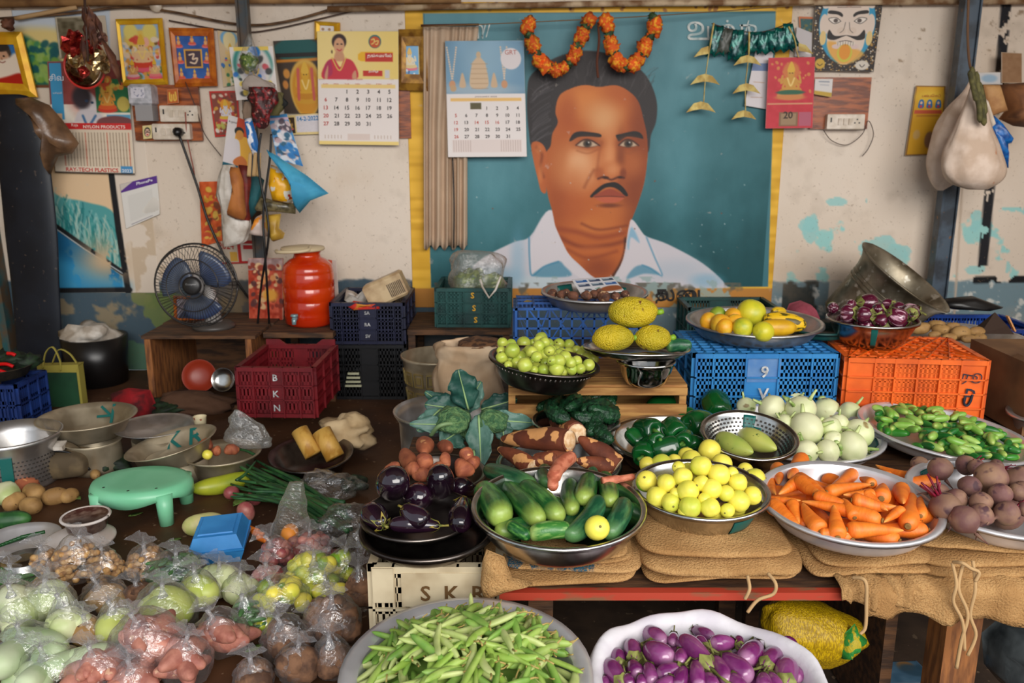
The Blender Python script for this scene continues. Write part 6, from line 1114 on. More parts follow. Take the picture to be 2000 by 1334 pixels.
sf=dome(c.x,c.y+.02,Rr*.9,.405,.06);A1=D4('60,960,160,1060,160 175,1050,540,1065,118 640,1080,670,900,160 420,1040,300,960,150',3.2536,700,700)
many('aubergine',[aub],'glossy black aubergine in the upper dish','aubergine','aubergines in the dark dish',[(on_y(x,y,Y),rotz_to(d),(msize(w,on_y(x,y,Y))/.092,)*3,l)for x,y,Y,w,d,l in((768,948,2.06,66,(-.2,.75,-.6),'largest rounded aubergine at the left of the dark dish'),(864,948,2.10,56,(.1,.5,-.85),'tall aubergine standing at the back middle of the dark dish'),(820,975,2.10,60,(0,.8,-.5),None),(908,955,2.16,44,(.3,.7,-.5),'aubergine at the back right of the dark dish'))]+along(A1,sf,.17,.092,{0:'aubergine at the front left rim of the dark dish',1:'long aubergine lying along the front of the dark dish',2:'aubergine at the right rim of the dark dish'},minl=.75,maxl=1.5))
# -- sweet potatoes, cassava, broccoli
sp_m=mat('sweet_potato',(172,98,62),.75,c2=(138,70,46),sc2=18,bump=(40,.5),spots=(24,.68,.72,(214,150,96)),rnd=.1)
SPP=[(0,0),(.02,.25),(.1,.5),(.3,.85),(.5,1),(.7,.9),(.9,.5),(.98,.25),(1,0)]
sp=[veg(.15,.031,SPP,16,bend=.05,lump=.25,freq=18,seed=i).mesh('sweet_potato',sp_m)for i in range(3)]
t,c,Rr=bowl('steel_dish','dark dish of sweet potatoes behind the black aubergines',852,925,200,.37,.05,dark_steel,.6,.012)
sf=dome(c.x,c.y,Rr*1.1,.40,.09)
many('sweet_potato',sp,'rusty sweet potato in the heap behind the aubergines','sweet potato','sweet potatoes behind the aubergines',along(D4('345,740,280,550,115 435,640,400,490,112 420,690,420,620,112 180,720,250,680,95 340,745,475,735,100 570,690,540,600,80 625,660,720,730,120 690,580,690,640,90 490,545,610,580,95 520,680,470,720,90 760,640,700,690,90 300,700,400,720,100',3.2536,700,700),sf,.15,.062,{0:'thick leaning sweet potato at the left of the heap',1:'topmost sweet potato, standing against the leaves',2:'round ended sweet potato pointing at the viewer',6:'stubby sweet potato at the right, beside the drooping leaf',4:'sweet potato lying just above the aubergines'},minl=.5))
cas_m=mat('cassava_bark',(126,62,34),.75,c2=(92,42,24),sc2=9,lo=.4,hi=.6,spots=(16,.57,.60,(222,158,96)),bump=(40,.6));cas_c=mat('cassava_cut',(236,206,170),.7,c2=(206,160,110),sc2=40)
def cassava(i):
 b=veg(.24,.044,[(0,0),(.015,.2),(.1,.42),(.35,.75),(.7,1),(.9,.98),(.985,.84),(1,.8),(1.001,0)],18,bend=.02,lump=.14,freq=14,seed=i);b.lathe([(0,.1225),(.024,.122),(.034,.1205),(.0345,.1185)],14,m=1);return b.mesh('cassava',[cas_m,cas_c])
cas=[cassava(i)for i in range(2)]
t,c,Rr=bowl('steel_dish','steel dish carrying cassava roots behind the cucumbers',1092,905,246,.335,.045,steel_m,.72,.012)
sf=dome(c.x,c.y,Rr*1.2,.365,.10)
many('cassava',cas,'brown cassava root in the heap behind the cucumbers','cassava','cassava roots in the steel dish',along(D4('910,510,1345,520,160 1190,380,1440,500,150 890,570,1110,690,115 1400,500,1650,680,140 1400,650,1590,690,110 1130,620,1310,640,100 1080,660,1240,640,100',3.2536,700,700),sf,.24,.088,{0:'long cassava root lying across the top with a white cut end',1:'thick cassava root at the back, its pale cut end facing forward',2:'cassava root at the left rim of the steel dish',3:'cassava root slanting down the right side of the heap',4:'short cassava root at the right front with a ragged white end'},spin=False,minl=.8))
c=on_z(868,800,.31);t=thing('aluminium_vessel','large dented aluminium vessel under the broccoli','vessel',(c.x,c.y,0));b=MB();b.lathe([(0,0),(.13,0),(.165,.06),(.168,.20),(.172,.27),(.19,.30),(.195,.31),(.191,.313),(.168,.28),(.162,.2),(.158,.06),(.12,.01),(0,.008)],44);b.build('vessel_body',alu,t)
c=on_z(852,692,.37);t=thing('embossed_bucket','tapering aluminium bucket embossed with framed squares','bucket',(c.x,c.y,0));r0,r1,hb=.108,.154,.37;b=MB();b.lathe([(0,0),(r0,0),(r1-.004,hb-.02),(r1+.004,hb-.012),(r1+.006,hb),(r1-.002,hb),(r0-.004,.01),(0,.008)],40);b.build('bucket_body',alu_d,t)
for k in range(7):
 a=-2.9+k*.42
 for z in(.19,.28):
  f=z/hb;r=r0+(r1-r0)*f;M_=Matrix.Translation((r*math.cos(a),r*math.sin(a),z))@Matrix.Rotation(a,4,'Z')@Matrix.Rotation(.12,4,'Y');b=MB()
  for(y,zz,sy,sz)in((-.021,0,.004,.06),(.021,0,.004,.06),(0,.03,.046,.004),(0,-.03,.046,.004),(0,0,.022,.03)):b.box((.001,y,zz),(.006,sy,sz),M=M_)
  b.build('embossed_frame',mat('brassy_emboss',(170,150,96),.4,.7),t)
t=thing('broccoli_bunch','broccoli heads with large waxy blue green leaves on the vessel','broccoli',on_y(900,850,2.78));o=t.location.copy()
leaf_g=mat('broccoli_leaf',(88,124,112),.5,c2=(58,98,84),sc2=9,bump=(30,.6),rnd=.16);leaf_dk=mat('broccoli_dark_leaf',(28,70,62),.5,c2=(46,92,78),sc2=9,bump=(30,.6));rib=mat('leaf_rib',(150,180,120),.5);flo=mat('broccoli_floret',(56,96,60),.85,c2=(96,130,80),sc2=60,lo=.42,hi=.6,bump=(120,1.,None,.01))
for(x,y,w)in((884,822,70),(962,822,62),(925,845,50)):
 p=on_y(x,y,2.63);r=msize(w,p)/2;b=rough_ball(26,r,int(x),.3,30,16);b.move(lambda X,Y_,Z:(X,Y_,Z*.75));b.build('broccoli_head',flo,t,p-o)
def leaf(x0,y0,x1,y1,w,Y0,Y1,m,curl=.25,nx=9,ny=12,parent=None,org=None,name='leaf',ribw=.004):
 a,c=on_y(x0,y0,Y0),on_y(x1,y1,Y1);d=c-a;L_=d.length;tq=d.normalized();sd=tq.cross(Vector((0,-1,.35))).normalized();nr=sd.cross(tq);W=msize(w,a)*.43;P=[];sd_=x0*3.1+y1
 for j in range(ny+1):
  f=j/ny;wd=W*(math.sin(math.pi*min(1,f*.93+.05))**.7)*(1+.12*math.sin(f*19+sd_));row=[]
  for i in range(nx):g=i/(nx-1)*2-1;row.append(a+tq*(L_*f)+sd*(g*wd)+nr*(curl*L_*(f*(1-f))+.5*wd*abs(g)*math.cos(sd_)+.26*wd*math.sin(f*16+g*4+sd_)*abs(g)+.12*wd*math.sin(f*9+g*11))-org)
  P.append(row)
 b=MB();b.grid(P,thick=.0014,nrm=tuple(-nr));q=b.build(name,m,parent)
 b=MB();b.tube([r[nx//2]+nr*.002 for r in P],[ribw*(1-.7*j/ny)for j in range(ny+1)],6);b.build('rib',rib,q)
for a in((915,800,895,722,66,2.74,2.72,leaf_dk,.1),(905,805,940,745,50,2.80,2.80,leaf_g,.2),(935,812,940,915,58,2.62,2.52,leaf_g,.12),(915,830,800,828,40,2.66,2.6,leaf_g,.35),(925,818,1045,826,46,2.64,2.66,leaf_g,.25),(900,800,830,790,60,2.78,2.74,leaf_dk,.3),(905,815,830,765,40,2.9,2.86,leaf_dk,.2),(940,800,1010,780,50,2.86,2.88,leaf_dk,.25),(900,840,860,866,70,2.64,2.58,leaf_g,.3),(925,880,936,945,24,2.45,2.30,leaf_g,.1),(980,820,985,862,44,2.62,2.6,leaf_g,.2),(860,800,815,842,44,2.7,2.62,leaf_g,.25)):leaf(*a,parent=t,org=o)
b=MB();b.tube([Vector(p)-o for p in cr([on_y(842,850,2.6),on_y(858,832,2.56),on_y(885,828,2.58),on_y(908,842,2.62)],6)],.007,8);b.build('stalk',mat('leaf_stalk',(116,144,96),.5),t)
t,c,Rr=bowl('steel_bowl','steel bowl of dark knobbly bitter gourds behind the cassava',1125,822,172,.42,.137,steel_m,.6,.01)
bg_m=mat('bitter_gourd',(24,70,38),.45,c2=(12,44,26),sc2=40,bump=(90,1.));b=veg(.17,.022,OV,24,30,bend=.06,lobes=9,lob=.14,rough=.35,freq=30);bgm=b.mesh('bitter_gourd',bg_m)
sf=dome(c.x,c.y,Rr*1.1,.42,.07)
many('bitter_gourd',[bgm],'dark knobbly bitter gourd in the steel bowl behind the cassava','bitter gourd','bitter gourds in the steel bowl',along(D('1060,810,1110,772,22 1080,815,1150,768,24 1115,790,1180,772,22 1130,800,1200,790,22 1150,820,1205,800,24 1100,800,1165,782,22 1150,850,1170,808,24 1075,800,1105,820,24 1160,775,1202,790,18 1120,815,1180,815,22 1085,790,1140,768,26 1140,785,1205,772,26 1150,800,1210,815,26 1165,830,1190,862,24 1050,800,1085,785,20 1120,780,1130,835,24'),sf,.17,.036,{8:'bitter gourd with a pale spiky tip at the top right of the bowl'}))
# -- wooden fruit box, gooseberries, jackfruit, taro
pine=mat('pale_pine',(184,136,74),.7,c2=(146,98,48),sc2=7,streak=(1,7,7),bump=(40,.35))
xl,xr=on_y(993,758,2.78).x,on_y(1343,758,2.78).x;zt=on_y(1160,758,2.78).z;w=xr-xl
t=thing('fruit_box','pale slatted wooden fruit box under the gooseberry bowl','box',((xl+xr)/2,2.96,TZ+.012));h=zt-t.location.z
for c_,s_ in(((0,-.175,h-.012),(w,.014,.026)),((0,-.175,h*.42),(w,.014,h*.55)),((0,.175,h*.5),(w,.014,h)),((0,-.13,h+.004),(w,.085,.012)),((0,-.035,h+.004),(w,.09,.012)),((0,.06,h+.004),(w,.085,.012)),((0,.15,h+.004),(w,.08,.012))):b=MB();b.box(c_,s_);b.build('slat',pine,t)
for x in(-w/2+.012,w/2-.012):b=MB();b.box((x,0,h/2),(.024,.335,h));b.build('end_board',pine,t)
zb=zt+.011
t,c,Rr=bowl('steel_bowl','ribbed dark steel bowl heaped with green gooseberries',1063,706,218,zb+.090,.082,dark_steel,.62,.014,(.0,.12))
gc=c.copy();b=MB()
for k in range(64):a=2*math.pi*k/64;b.tube([(Rr*(.64+.26*f)*math.cos(a),Rr*(.64+.26*f)*math.sin(a),.008+.06*f)for f in(0,.35,.7,1)],.0035,5)
b.build('ribbing',dark_steel,t,kind='stuff')
gb_m=mat('gooseberry',(196,202,84),.3,c2=(164,186,66),sc2=16,lo=.4,hi=.65,rnd=.12,spots=(40,.74,.77,(120,110,50)));b=veg(.038,.0195,[(0,0),(.01,.25),(.06,.55),(.25,.92),(.5,1),(.75,.92),(.94,.55),(.99,.25),(1,0)],20,lobes=6,lob=.012);b.lathe([(0,.0188),(.003,.019),(.0025,.021),(0,.0212)],6,m=1);gme=b.mesh('gooseberry',[gb_m,mat('berry_scar',(90,80,40),.8)])
sf=lambda x,y,f=dome(c.x-.01,c.y+.03,Rr,zb+.080,.115):f(x,y)-(x-c.x)*.14
many('gooseberry',[gme],'round yellow green gooseberry in the ribbed bowl','gooseberry','gooseberries in the ribbed bowl',spread(D('180,650,85 265,715,122 255,660,82 360,655,112 440,650,64 510,610,98 565,670,110 660,660,92 745,665,88 170,720,78 175,775,98 330,775,105 430,730,96 490,690,84 545,750,108 635,715,92 740,735,88 710,770,102 810,715,80 880,710,84 855,755,92 655,805,115 300,820,92 370,840,122 440,810,84 545,825,88 810,805,88 950,785,92 640,870,122 530,880,98 445,880,76 765,875,98 840,870,88 910,840,102 230,840,70 600,800,80 690,900,70 250,780,90 390,790,90 760,820,90 900,780,90 580,720,90 470,770,90 680,730,80',4.348,940,520),sf,.037,labels={5:'topmost gooseberry in the ribbed bowl',1:'big gooseberry with a dark scar at the left of the heap',23:'large pale gooseberry at the front left',28:'large pale gooseberry at the middle of the front rim',27:'gooseberry at the far right rim of the ribbed bowl'}))
t,c,Rr=bowl('steel_bowl','round polished steel bowl under the jackfruit plate',1262,705,116,zb+.088,.085,mat('mirror_bowl',(200,196,192),.08,1.),.42,.006,curve=.45)
t,c,Rr=bowl('steel_plate','shallow steel plate holding three yellow jackfruits',1243,680,208,zb+.112,.024,steel_m,.8,.012,(-.10,.02));zj=zb+.10
jk_m=mat('jackfruit',(206,178,26),.55,c2=(176,158,22),sc2=8,spots=(22,.66,.7,(110,70,20)),grad=(2,-.02,-.075,(150,160,40)));nt=jk_m.node_tree;vo=nt.nodes.new('ShaderNodeTexVoronoi');vo.inputs['Scale'].default_value=190;tc_=nt.nodes.new('ShaderNodeTexCoord');nt.links.new(tc_.outputs['Object'],vo.inputs[0]);bn=nt.nodes.new('ShaderNodeBump');bn.invert=True;bn.inputs['Strength'].default_value=1.;bn.inputs['Distance'].default_value=.004;nt.links.new(vo.outputs[0],bn.inputs['Height']);nt.links.new(bn.outputs[0],nt.nodes['Principled BSDF'].inputs['Normal'])
for(x,y,w_,h_,Y,lab)in((1236,610,97,60,2.92,'top jackfruit of the three, with a green stalk at the right'),(1197,660,82,50,2.86,'lower left jackfruit on the steel plate'),(1275,660,70,50,2.86,'lower right jackfruit on the steel plate')):
 p=on_y(x,y,Y);rx=msize(w_,p)/2;rz=msize(h_,p)/2;b=rough_ball(40,1,x,.05,2,24);b.move(lambda X,Y_,Z:(X*rx,Y_*rz*1.1,Z*rz*1.02));o=b.build('jackfruit',jk_m,None,p,label=lab,cat='jackfruit');b=MB();b.tube([(rx*.96,0,0),(rx*1.1,-.004,.002),(rx*1.18,0,.004)],[.011,.010,.011],10);b.build('stalk',mat('fruit_stalk',(130,170,40),.5),o)
many('cucumber',[cuc[1]],None,'cucumber','',[(on_y(1325,675,2.86),rotz_to((1,.2,0)),(.9,.9,.45),'dark green cucumber end beside the jackfruits on the plate')])
blue2=plast('blue_crate_side',(26,84,156),(18,56,110));xl=on_y(1008,650,3.32).x;zt=on_y(1100,609,3.32).z
t=crate('plastic_crate','blue crate lying on its side with lattice base facing forward',blue2,(xl+.27,3.325,TZ+.015+.18),0,.54,.36,.25,bottom='diamond',rot=(math.pi/2*-1,0,0));t.rotation_euler=(-math.pi/2,0,0);zt=TZ+.015+.36
t,c,Rr=bowl('aluminium_tray','aluminium tray of taro roots on the blue side lying crate',1161,570,208,zt+.055,.055,alu,.72,.014,(.03,0),marks=((.7,1.,.2,.8,1),(1.1,1.3,.2,.8,1),(2.,2.4,.2,.9,1)))
taro_m=mat('taro',(112,70,50),.85,c2=(70,44,34),sc2=26,spots=(30,.62,.68,(190,150,110)),bump=(50,.8));tar=[veg(.07,.032,OV,14,lump=.3,freq=26,seed=i).mesh('taro_root',taro_m)for i in range(2)]
sf=dome(c.x,c.y,Rr,zt+.045,.03);many('taro_root',tar,'brown hairy taro root on the tray beneath the card','taro','taro roots on the tray',spread(D('605,235,90 680,240,80 780,255,95 890,250,95 960,240,85 1040,255,110 1140,255,85 1220,240,80 720,225,70 1000,220,70',4.348,940,520),sf,.07,rot=lambda:Euler((R.uniform(1,2),R.uniform(-.6,.6),R.uniform(0,6)))))
cc=[on_y(1117,546,3.48),on_y(1196,540,3.50),on_y(1220,568,3.36),on_y(1136,576,3.34)]
def cardp(a,h):
 a.rect(0,0,100,h,(222,222,226));a.rect(2,h*.84,98,h-2,(206,190,180))
 for j in range(2):
  for i in range(3):a.rect(6+i*32,5+j*h*.27,33+i*32,h*.24+j*h*.27,[(36,96,160),(50,70,100),(60,90,110)][(i+j)%3]);a.rect(8+i*32,h*.1+j*h*.27,24+i*32,h*.14+j*h*.27,(200,214,224))
 a.ell(22,h*.72,9,4,(90,100,110),.2);a.poly([(45,h*.8),(70,h*.6),(96,h*.62),(98,h*.85),(60,h*.92)],(150,84,50),2);a.line([(40,h*.7),(52,h*.64)],2,(40,130,90),1)
a=Art(0,0,100,62,70,44);cardp(a,62);me=a.mesh('printed_card',cc,gloss_m,.002);put('printed_card',me,label='printed card with blue panels propped on the taro tray',cat='card')
p=on_y(1037,592,3.4);t=thing('leaf_cup','tiny folded yellow paper tray beside the taro tray','cup',p);b=MB();q=lambda x,y,Y:on_y(x,y,Y)-p
A_=[q(1014,594,3.42),q(1034,583,3.5),q(1055,590,3.48),q(1044,601,3.36),q(1028,601,3.36)];I_=[v*.55+Vector((0,0,-.012))for v in A_];b.add(A_+I_,[(5,6,7,8,9)]+[(i,(i+1)%5,5+(i+1)%5,5+i)for i in range(5)]+[(5+i,5+(i+1)%5,(i+1)%5,i)for i in range(5)],0,False);b.build('paper_tray',mat('yellow_paper',(206,176,100),.6),t)
many('gooseberry',[gme],'round yellow green gooseberry in the ribbed bowl','gooseberry','gooseberries in the ribbed bowl',[(gc+Vector((r*math.cos(a),r*math.sin(a),z-.14*r*math.cos(a))),rnd_rot(),(1.,)*3)for r,a,z in[(.05,k*1.05,.03)for k in range(6)]+[(.10,k*.55,.0)for k in range(11)]+[(0,0,.065),(.04,2,.06),(.04,4.2,.06)]])
# -- right hand crates, platters
cB=on_y(1358,690,3.03);cB2=on_y(1635,694,3.03);zt=cB.z
t=crate('plastic_crate','bright blue crate with a white number under the fruit platter',blue_c,((cB.x+cB2 .x)/2,3.03+.19,TZ+.013),0,cB2 .x-cB.x,.38,zt-TZ-.013,cols=[(1,0),(1.9,0),(1.9,1),(1.9,0),(1.5,0)],rows=3,flip=True)
w=cB2 .x-cB.x;S=Sheet((-w/2,-.2,zt-TZ),(w/2,-.2,zt-TZ),(w/2,-.2,0),(-w/2,-.2,0));bp=MB();bp.box((-.005,-.19,zt-TZ-.078),(w*.235,.01,.09));nb_=bp.build('number_plate',mat('pale_blue_plate',(96,134,180),.45,c2=(50,110,176),sc2=9),t)
for s,v,hh in(('9',.30,.17),('V',.62,.17)):b=MB();S.text(b,s,.49,v,h=hh,bold=True,off=.006);b.build('stencil_letter',pale_ink,nb_)
or_c=plast('orange_crate',(236,104,24),(200,78,14));cO=on_y(1658,699,2.98);cO2=on_y(1932,705,2.93);w=(cO2-cO).length;ang=math.atan2(cO2 .y-cO.y,cO2 .x-cO.x);zt2=(cO.z+cO2 .z)/2;h=zt2-TZ-.013
ce=(cO+cO2)/2+Vector((-math.sin(ang),math.cos(ang),0))*.19
t=crate('plastic_crate','orange crate with black painted letters under the striped aubergines',or_c,(ce.x,ce.y,TZ+.013),ang,w,.36,h,cols=[(1.3,1),(1,0),(1.1,0),(1.1,0),(1,0),(1.3,1)],rows=4,sub=2,bottom='diamond',flip=True)
S=Sheet((-w/2,-.19,h),(w/2,-.19,h),(w/2,-.19,0),(-w/2,-.19,0));bi=mat('painted_black',(24,30,46),.6)
for s,u,v,hh,r_ in(('ரூ',.895,.27,.20,.15),('P',.895,.53,.22,.1)):b=MB();S.text(b,s,u,v,h=hh,bold=False,off=.0012,rot=-r_);b.build('painted_letter',bi,t,kind='stuff')
b=MB();q=[S.at(u,v,.002)for u,v in((.912,.50),(.905,.60),(.885,.67),(.862,.64),(.858,.56))];b.tube(cr(q,5),.005,5);b.build('painted_stroke',bi,t)
t,c,Rr=bowl('aluminium_tray','aluminium platter of citrus and melons on the blue crate',1473,628,262,zt+.068,.058,alu,.74,.016,(.02,0))
sw=[veg(.075,.036,lp,22,lump=.02,seed=i).mesh('citrus_fruit',mm)for i,mm in enumerate((mat('sweet_lime',(206,196,44),.4,c2=(150,172,44),sc2=14,lo=.45,hi=.65,bump=(120,.15)),mat('orange_fruit',(234,160,30),.42,c2=(226,180,50),sc2=20,bump=(120,.15),rnd=.1),mat('green_citrus',(106,140,40),.4,c2=(140,160,50),sc2=20)))]
sf=dome(c.x,c.y,Rr,zt+.075,.05)
for(x,y,d_,k,lab)in((1467,612,55,0,'largest yellow green sweet lime, on top of the platter'),(1384,627,34,1,'leftmost orange on the fruit platter'),(1408,633,40,1,'orange in front at the left of the platter'),(1415,639,34,1,'orange with a stalk scar low at the left of the platter'),(1432,617,32,1,'orange half hidden behind the big sweet lime'),(1402,616,34,2,'green citrus at the back left of the platter'),(1436,628,30,1,'deep orange fruit left of the big sweet lime'),(1451,640,40,0,'pear shaped yellow lime at the front of the platter'),(1491,648,40,0,'pale yellow lime at the front rim of the platter')):
 p=on_f(x,y,sf);s=msize(d_,p)/.073;put('citrus_fruit',sw[k],None,p,rnd_rot(),(s,)*3,lab,'citrus')
mel=[veg(.17,.05,OV,22,seed=i).mesh('melon',mm)for i,mm in enumerate((mat('yellow_melon',(232,186,30),.4,c2=(200,150,24),sc2=10),mat('striped_melon',(226,180,28),.4,c2=(84,74,22),sc2=60,streak=(1,1,.3),lo=.52,hi=.56),mat('ridged_melon',(222,180,30),.4,c2=(90,80,24),sc2=26,streak=(1,1,.1),lo=.55,hi=.6)))]
for k,(q,lab)in enumerate((((1475,640,1560,640,34),'plain yellow melon at the front right of the platter'),((1490,622,1575,636,38),'yellow melon with dark mottled stripes on the platter'),((1490,608,1550,610,20),'yellow melon at the back of the platter'))):many('melon',[mel[k]],None,'melon','',[it[:3]+(lab,)for it in along([q],sf,.17,.1)])
t,c,Rr=bowl('steel_bowl','steel bowl of striped aubergines on the orange crate',1704,624,172,zt2+.105,.10,steel_m,.45,.008,marks=((4.3,4.45,.2,.95,0),))
sau=mat('striped_aubergine',(86,20,46),.2,coat=.4,c2=(206,160,176),sc2=90,streak=(1,1,.1),lo=.57,hi=.66,rnd=.2);gcal=mat('green_calyx',(146,148,78),.6,c2=(104,106,50),sc2=40);pau=mat('purple_aubergine',(112,34,98),.2,coat=.35,c2=(150,74,132),sc2=14,lo=.42,hi=.66,grad=(2,-.036,-.056,(196,146,178)),rnd=.16)
def small_aub(m,L,R_,i,sl=.03):
 b=veg(L,R_,[(0,0),(.02,.35),(.12,.78),(.34,1),(.6,.93),(.82,.74),(.95,.5),(1,.3),(1.001,0)],18,bend=.04*(i-1),lump=.05,freq=14,seed=i);z=L/2
 b.lathe([(R_*.30,z+.004),(R_*.52,z-.002),(R_*.70,z-L*.08),(R_*.84,z-L*.14)],10,m=1,fn=lambda x,y,zz:(x*1.03,y*1.03,zz-.006*math.cos(5*math.atan2(y,x))));stem(b,z,sl,.0045,1,.4);return b.mesh('aubergine',[m,gcal])
sa=[small_aub(sau,.085,.030,i,.04)for i in range(3)];sf=dome(c.x,c.y,Rr,zt2+.12,.06)
many('aubergine',sa,'white streaked purple aubergine in the bowl on the orange crate','aubergine','striped aubergines',along(D4('1010,225,1110,225,110 1230,165,1110,165,120 1110,235,1200,235,100 1400,270,1300,225,118 1390,215,1480,215,105 1270,170,1330,180,80 1330,190,1400,195,75 1240,250,1235,150,75 980,230,935,150,70 1060,200,1080,140,60 1290,270,1210,260,80 1430,210,1440,240,95',3.125,1320,540),sf,.085,.06,{1:'topmost streaked aubergine in the bowl on the orange crate',7:'aubergine with a tall green stalk standing up in the bowl',3:'palest pink streaked aubergine at the front right of the bowl',4:'round dark aubergine at the right rim on the orange crate',8:'aubergine with a long bent green stalk at the left rim',0:'rounded pale streaked aubergine at the front left of the bowl'},minl=.7))
many('aubergine',sa,'white streaked purple aubergine in the bowl on the orange crate','aubergine','striped aubergines',[(c+Vector((.09*math.cos(k),.09*math.sin(k),-.01)),rotz_to((math.cos(k*2),math.sin(k*2),.1)),(1.05,)*3)for k in range(6)])
t=crate('plastic_crate','blue crate under the potato tray behind the orange crate',deep_blue,(2.02,3.80,.2),0,.5,.34,.165,rows=2)
t,c,Rr=bowl('aluminium_tray','aluminium tray of potatoes behind the orange crate',1880,658,236,.43,.062,alu,.66,.016,(.02,0))
pot_m=mat('potato',(180,140,84),.7,c2=(150,112,64),sc2=16,bump=(40,.3),rnd=.1,spots=(50,.70,.73,(100,72,44)));pt=[veg(.10,.036,OV,16,lump=.14,freq=14,seed=i).mesh('potato',pot_m)for i in range(3)]
sf=dome(c.x-.05,c.y,Rr*1.1,.44,.04);many('potato',pt,'brown potato in the heap behind the orange crate','potato','potatoes on the tray',along(D4('1420,318,1560,312,74 1540,290,1650,300,60 1560,318,1680,335,70 1650,305,1735,305,52 1675,350,1800,345,90 1540,358,1620,352,44 1620,378,1715,370,54 1740,382,1830,378,50 1815,378,1895,372,50 1790,335,1890,338,60',3.125,1320,540),sf,.10,.072,{0:'large potato at the left end beside the steel bowl',4:'round potato at the middle front of the tray'}))
p=on_f(1938,648,sf);b=MB();b.add([(-.075,-.04,-.03),(.07,-.05,-.03),(.05,.05,-.03),(-.06,.05,-.03),(.0,.0,.06),(.055,-.02,.0)],[(3,2,1,0),(0,1,5,4),(1,2,5),(2,3,4),(3,0,4),(2,4,5)],0,False);b.m=[1 if i==2 else 0 for i in range(6)];b.box((.066,-.02,.012),(.006,.02,.08),(0,-.55,0),m=1);b.build('yam_piece',[mat('yam_bark',(56,38,28),.9,bump=(30,.8)),mat('yam_flesh',(214,150,90),.7)],None,p+Vector((0,0,.03)),label='dark wedge of yam with an orange cut edge on the potatoes',cat='yam')
oc=on_y(1769,540,4.12);ax=Vector((.50,-.30,.80)).normalized();rot=rotz_to(ax);t=thing('aluminium_pot','large dull aluminium pot lying tilted with its mouth to the right','pot',oc-ax*.36,rot)
b=MB();b.lathe([(0,0),(.18,.0),(.20,.02),(.208,.20),(.214,.27),(.226,.315),(.245,.345),(.256,.352),(.262,.360),(.255,.364),(.24,.352),(.22,.322),(.208,.275),(.20,.2),(.19,.03),(0,.012)],56);b.build('pot_body',mat('weathered_aluminium',(160,150,130),.45,.8,c2=(104,94,76),sc2=7,spots=(26,.62,.7,(196,190,176)),bump=(30,.12)),t)
b=MB()
for z in(.10,.12,.14):b.tube([(.212*math.cos(a),.212*math.sin(a),z+.12)for a in np.linspace(0,6.2832,49)],.0025,5)
b.build('turned_rings',MATS['weathered_aluminium'],t,kind='stuff');b=MB();b.box((0,0,.08),(.44,.3,.16));b.build('support_crate',black_c,None,(on_y(1690,600,4.12).x,4.34,.2),label='dark crate holding up the big tilted pot',cat='crate')
pillow('pink_net','crumpled pink net cloth behind the fruit platter','cloth',[(1535,612),(1545,595),(1565,588),(1585,596),(1592,615),(1570,630),(1545,628)],4.1,.10,mat('pink_net',(156,70,84),.85,bump=(60,.9)),crease=.7)
bowl('green_tray','dark green tray between the platter and the aubergine bowl',1600,642,120,.578,.026,teal_c,.8,.01)
b=MB();xl=on_y(1922,720,2.9).x;b.box((.3,.2,.13),(.6,.4,.26));b.prism([(0,.26),(.62,.26),(.6,.272),(.02,.272)],-.02,.12);t=b.build('cardboard_box',mat('cardboard',(132,94,58),.85,c2=(96,64,38),sc2=5,lo=.4,hi=.7),None,(xl+.13,2.84,TZ+.013),label='brown cardboard box beside the orange crate',cat='box');b=MB();b.box((.2,-.004,.14),(.014,.008,.24));b.box((.26,-.004,.12),(.014,.008,.2));b.build('corner_strip',pine,t)
bowl('steel_bowl','steel bowl rim cut off by the right edge of the frame',2028,806,112,.36,.078,alu,.6,.02,(.06,-.1));pillow('black_cover','black plastic over the deep blue crate at far right','sheet',[(1830,596),(1850,583),(1900,578),(1960,600),(1930,606),(1860,604)],4.2,.06,black_pl)
# -- pea pods and purple aubergines in front
t,c,Rr=bowl('steel_basin','wide steel basin of green pea pods at the front edge of the frame',911,1312,494,.27,.12,white_al,.7,.035,(.05,0))
pod_m=[mat('pea_pod_%d'%i,a,.5,c2=b_,sc2=30,lo=.4,hi=.7,rnd=.14)for i,(a,b_)in enumerate((((136,168,66),(170,190,100)),((110,152,60),(146,174,84)),((172,188,106),(200,206,140))))];pst=mat('pod_stalk',(176,150,84),.7)
def pod(i):b=veg(.105,.0072,[(0,0),(.02,.15),(.1,.7),(.3,1),(.7,1),(.9,.75),(.97,.3),(1,0)],8,8,bend=(.05,-.03,.09)[i%3]);b.move(lambda x,y,z:(x*1.15,y*.75,z));stem(b,.0525,.012,.0016,1,.5);return b.mesh('pea_pod',[pod_m[i%3],pst])
pods=[pod(i)for i in range(6)];rr=random.Random(5);items=[];hp=lambda x,y:.235+.12*max(0,1-((x-c.x-.01)**2+(y-c.y)**2)/(Rr*.95)**2)
for k in range(300):
 r=Rr*.90*math.sqrt(rr.random());a=rr.uniform(0,6.283);
 if math.sin(a)>.2 and r>Rr*.80:r*=.9
 x,y=c.x+r*math.cos(a),c.y+r*math.sin(a);z=hp(x,y)-(k%4)*.007+rr.uniform(0,.012);th=rr.gauss(1.0,.55)*(1 if rr.random()<.6 else-1);s=rr.uniform(.85,1.25);sl=-(.25*r/Rr)
 items.append(((x,y,z),rotz_to((math.cos(th),math.sin(th),rr.uniform(-.3,.3)+sl*math.cos(th-a)))@Matrix.Rotation(rr.uniform(0,6),3,'Z'),(s,s,s)))
many('pea_pod',pods,'green pea pod in the heap in the steel basin','pea pod','pea pods in the steel basin',items)
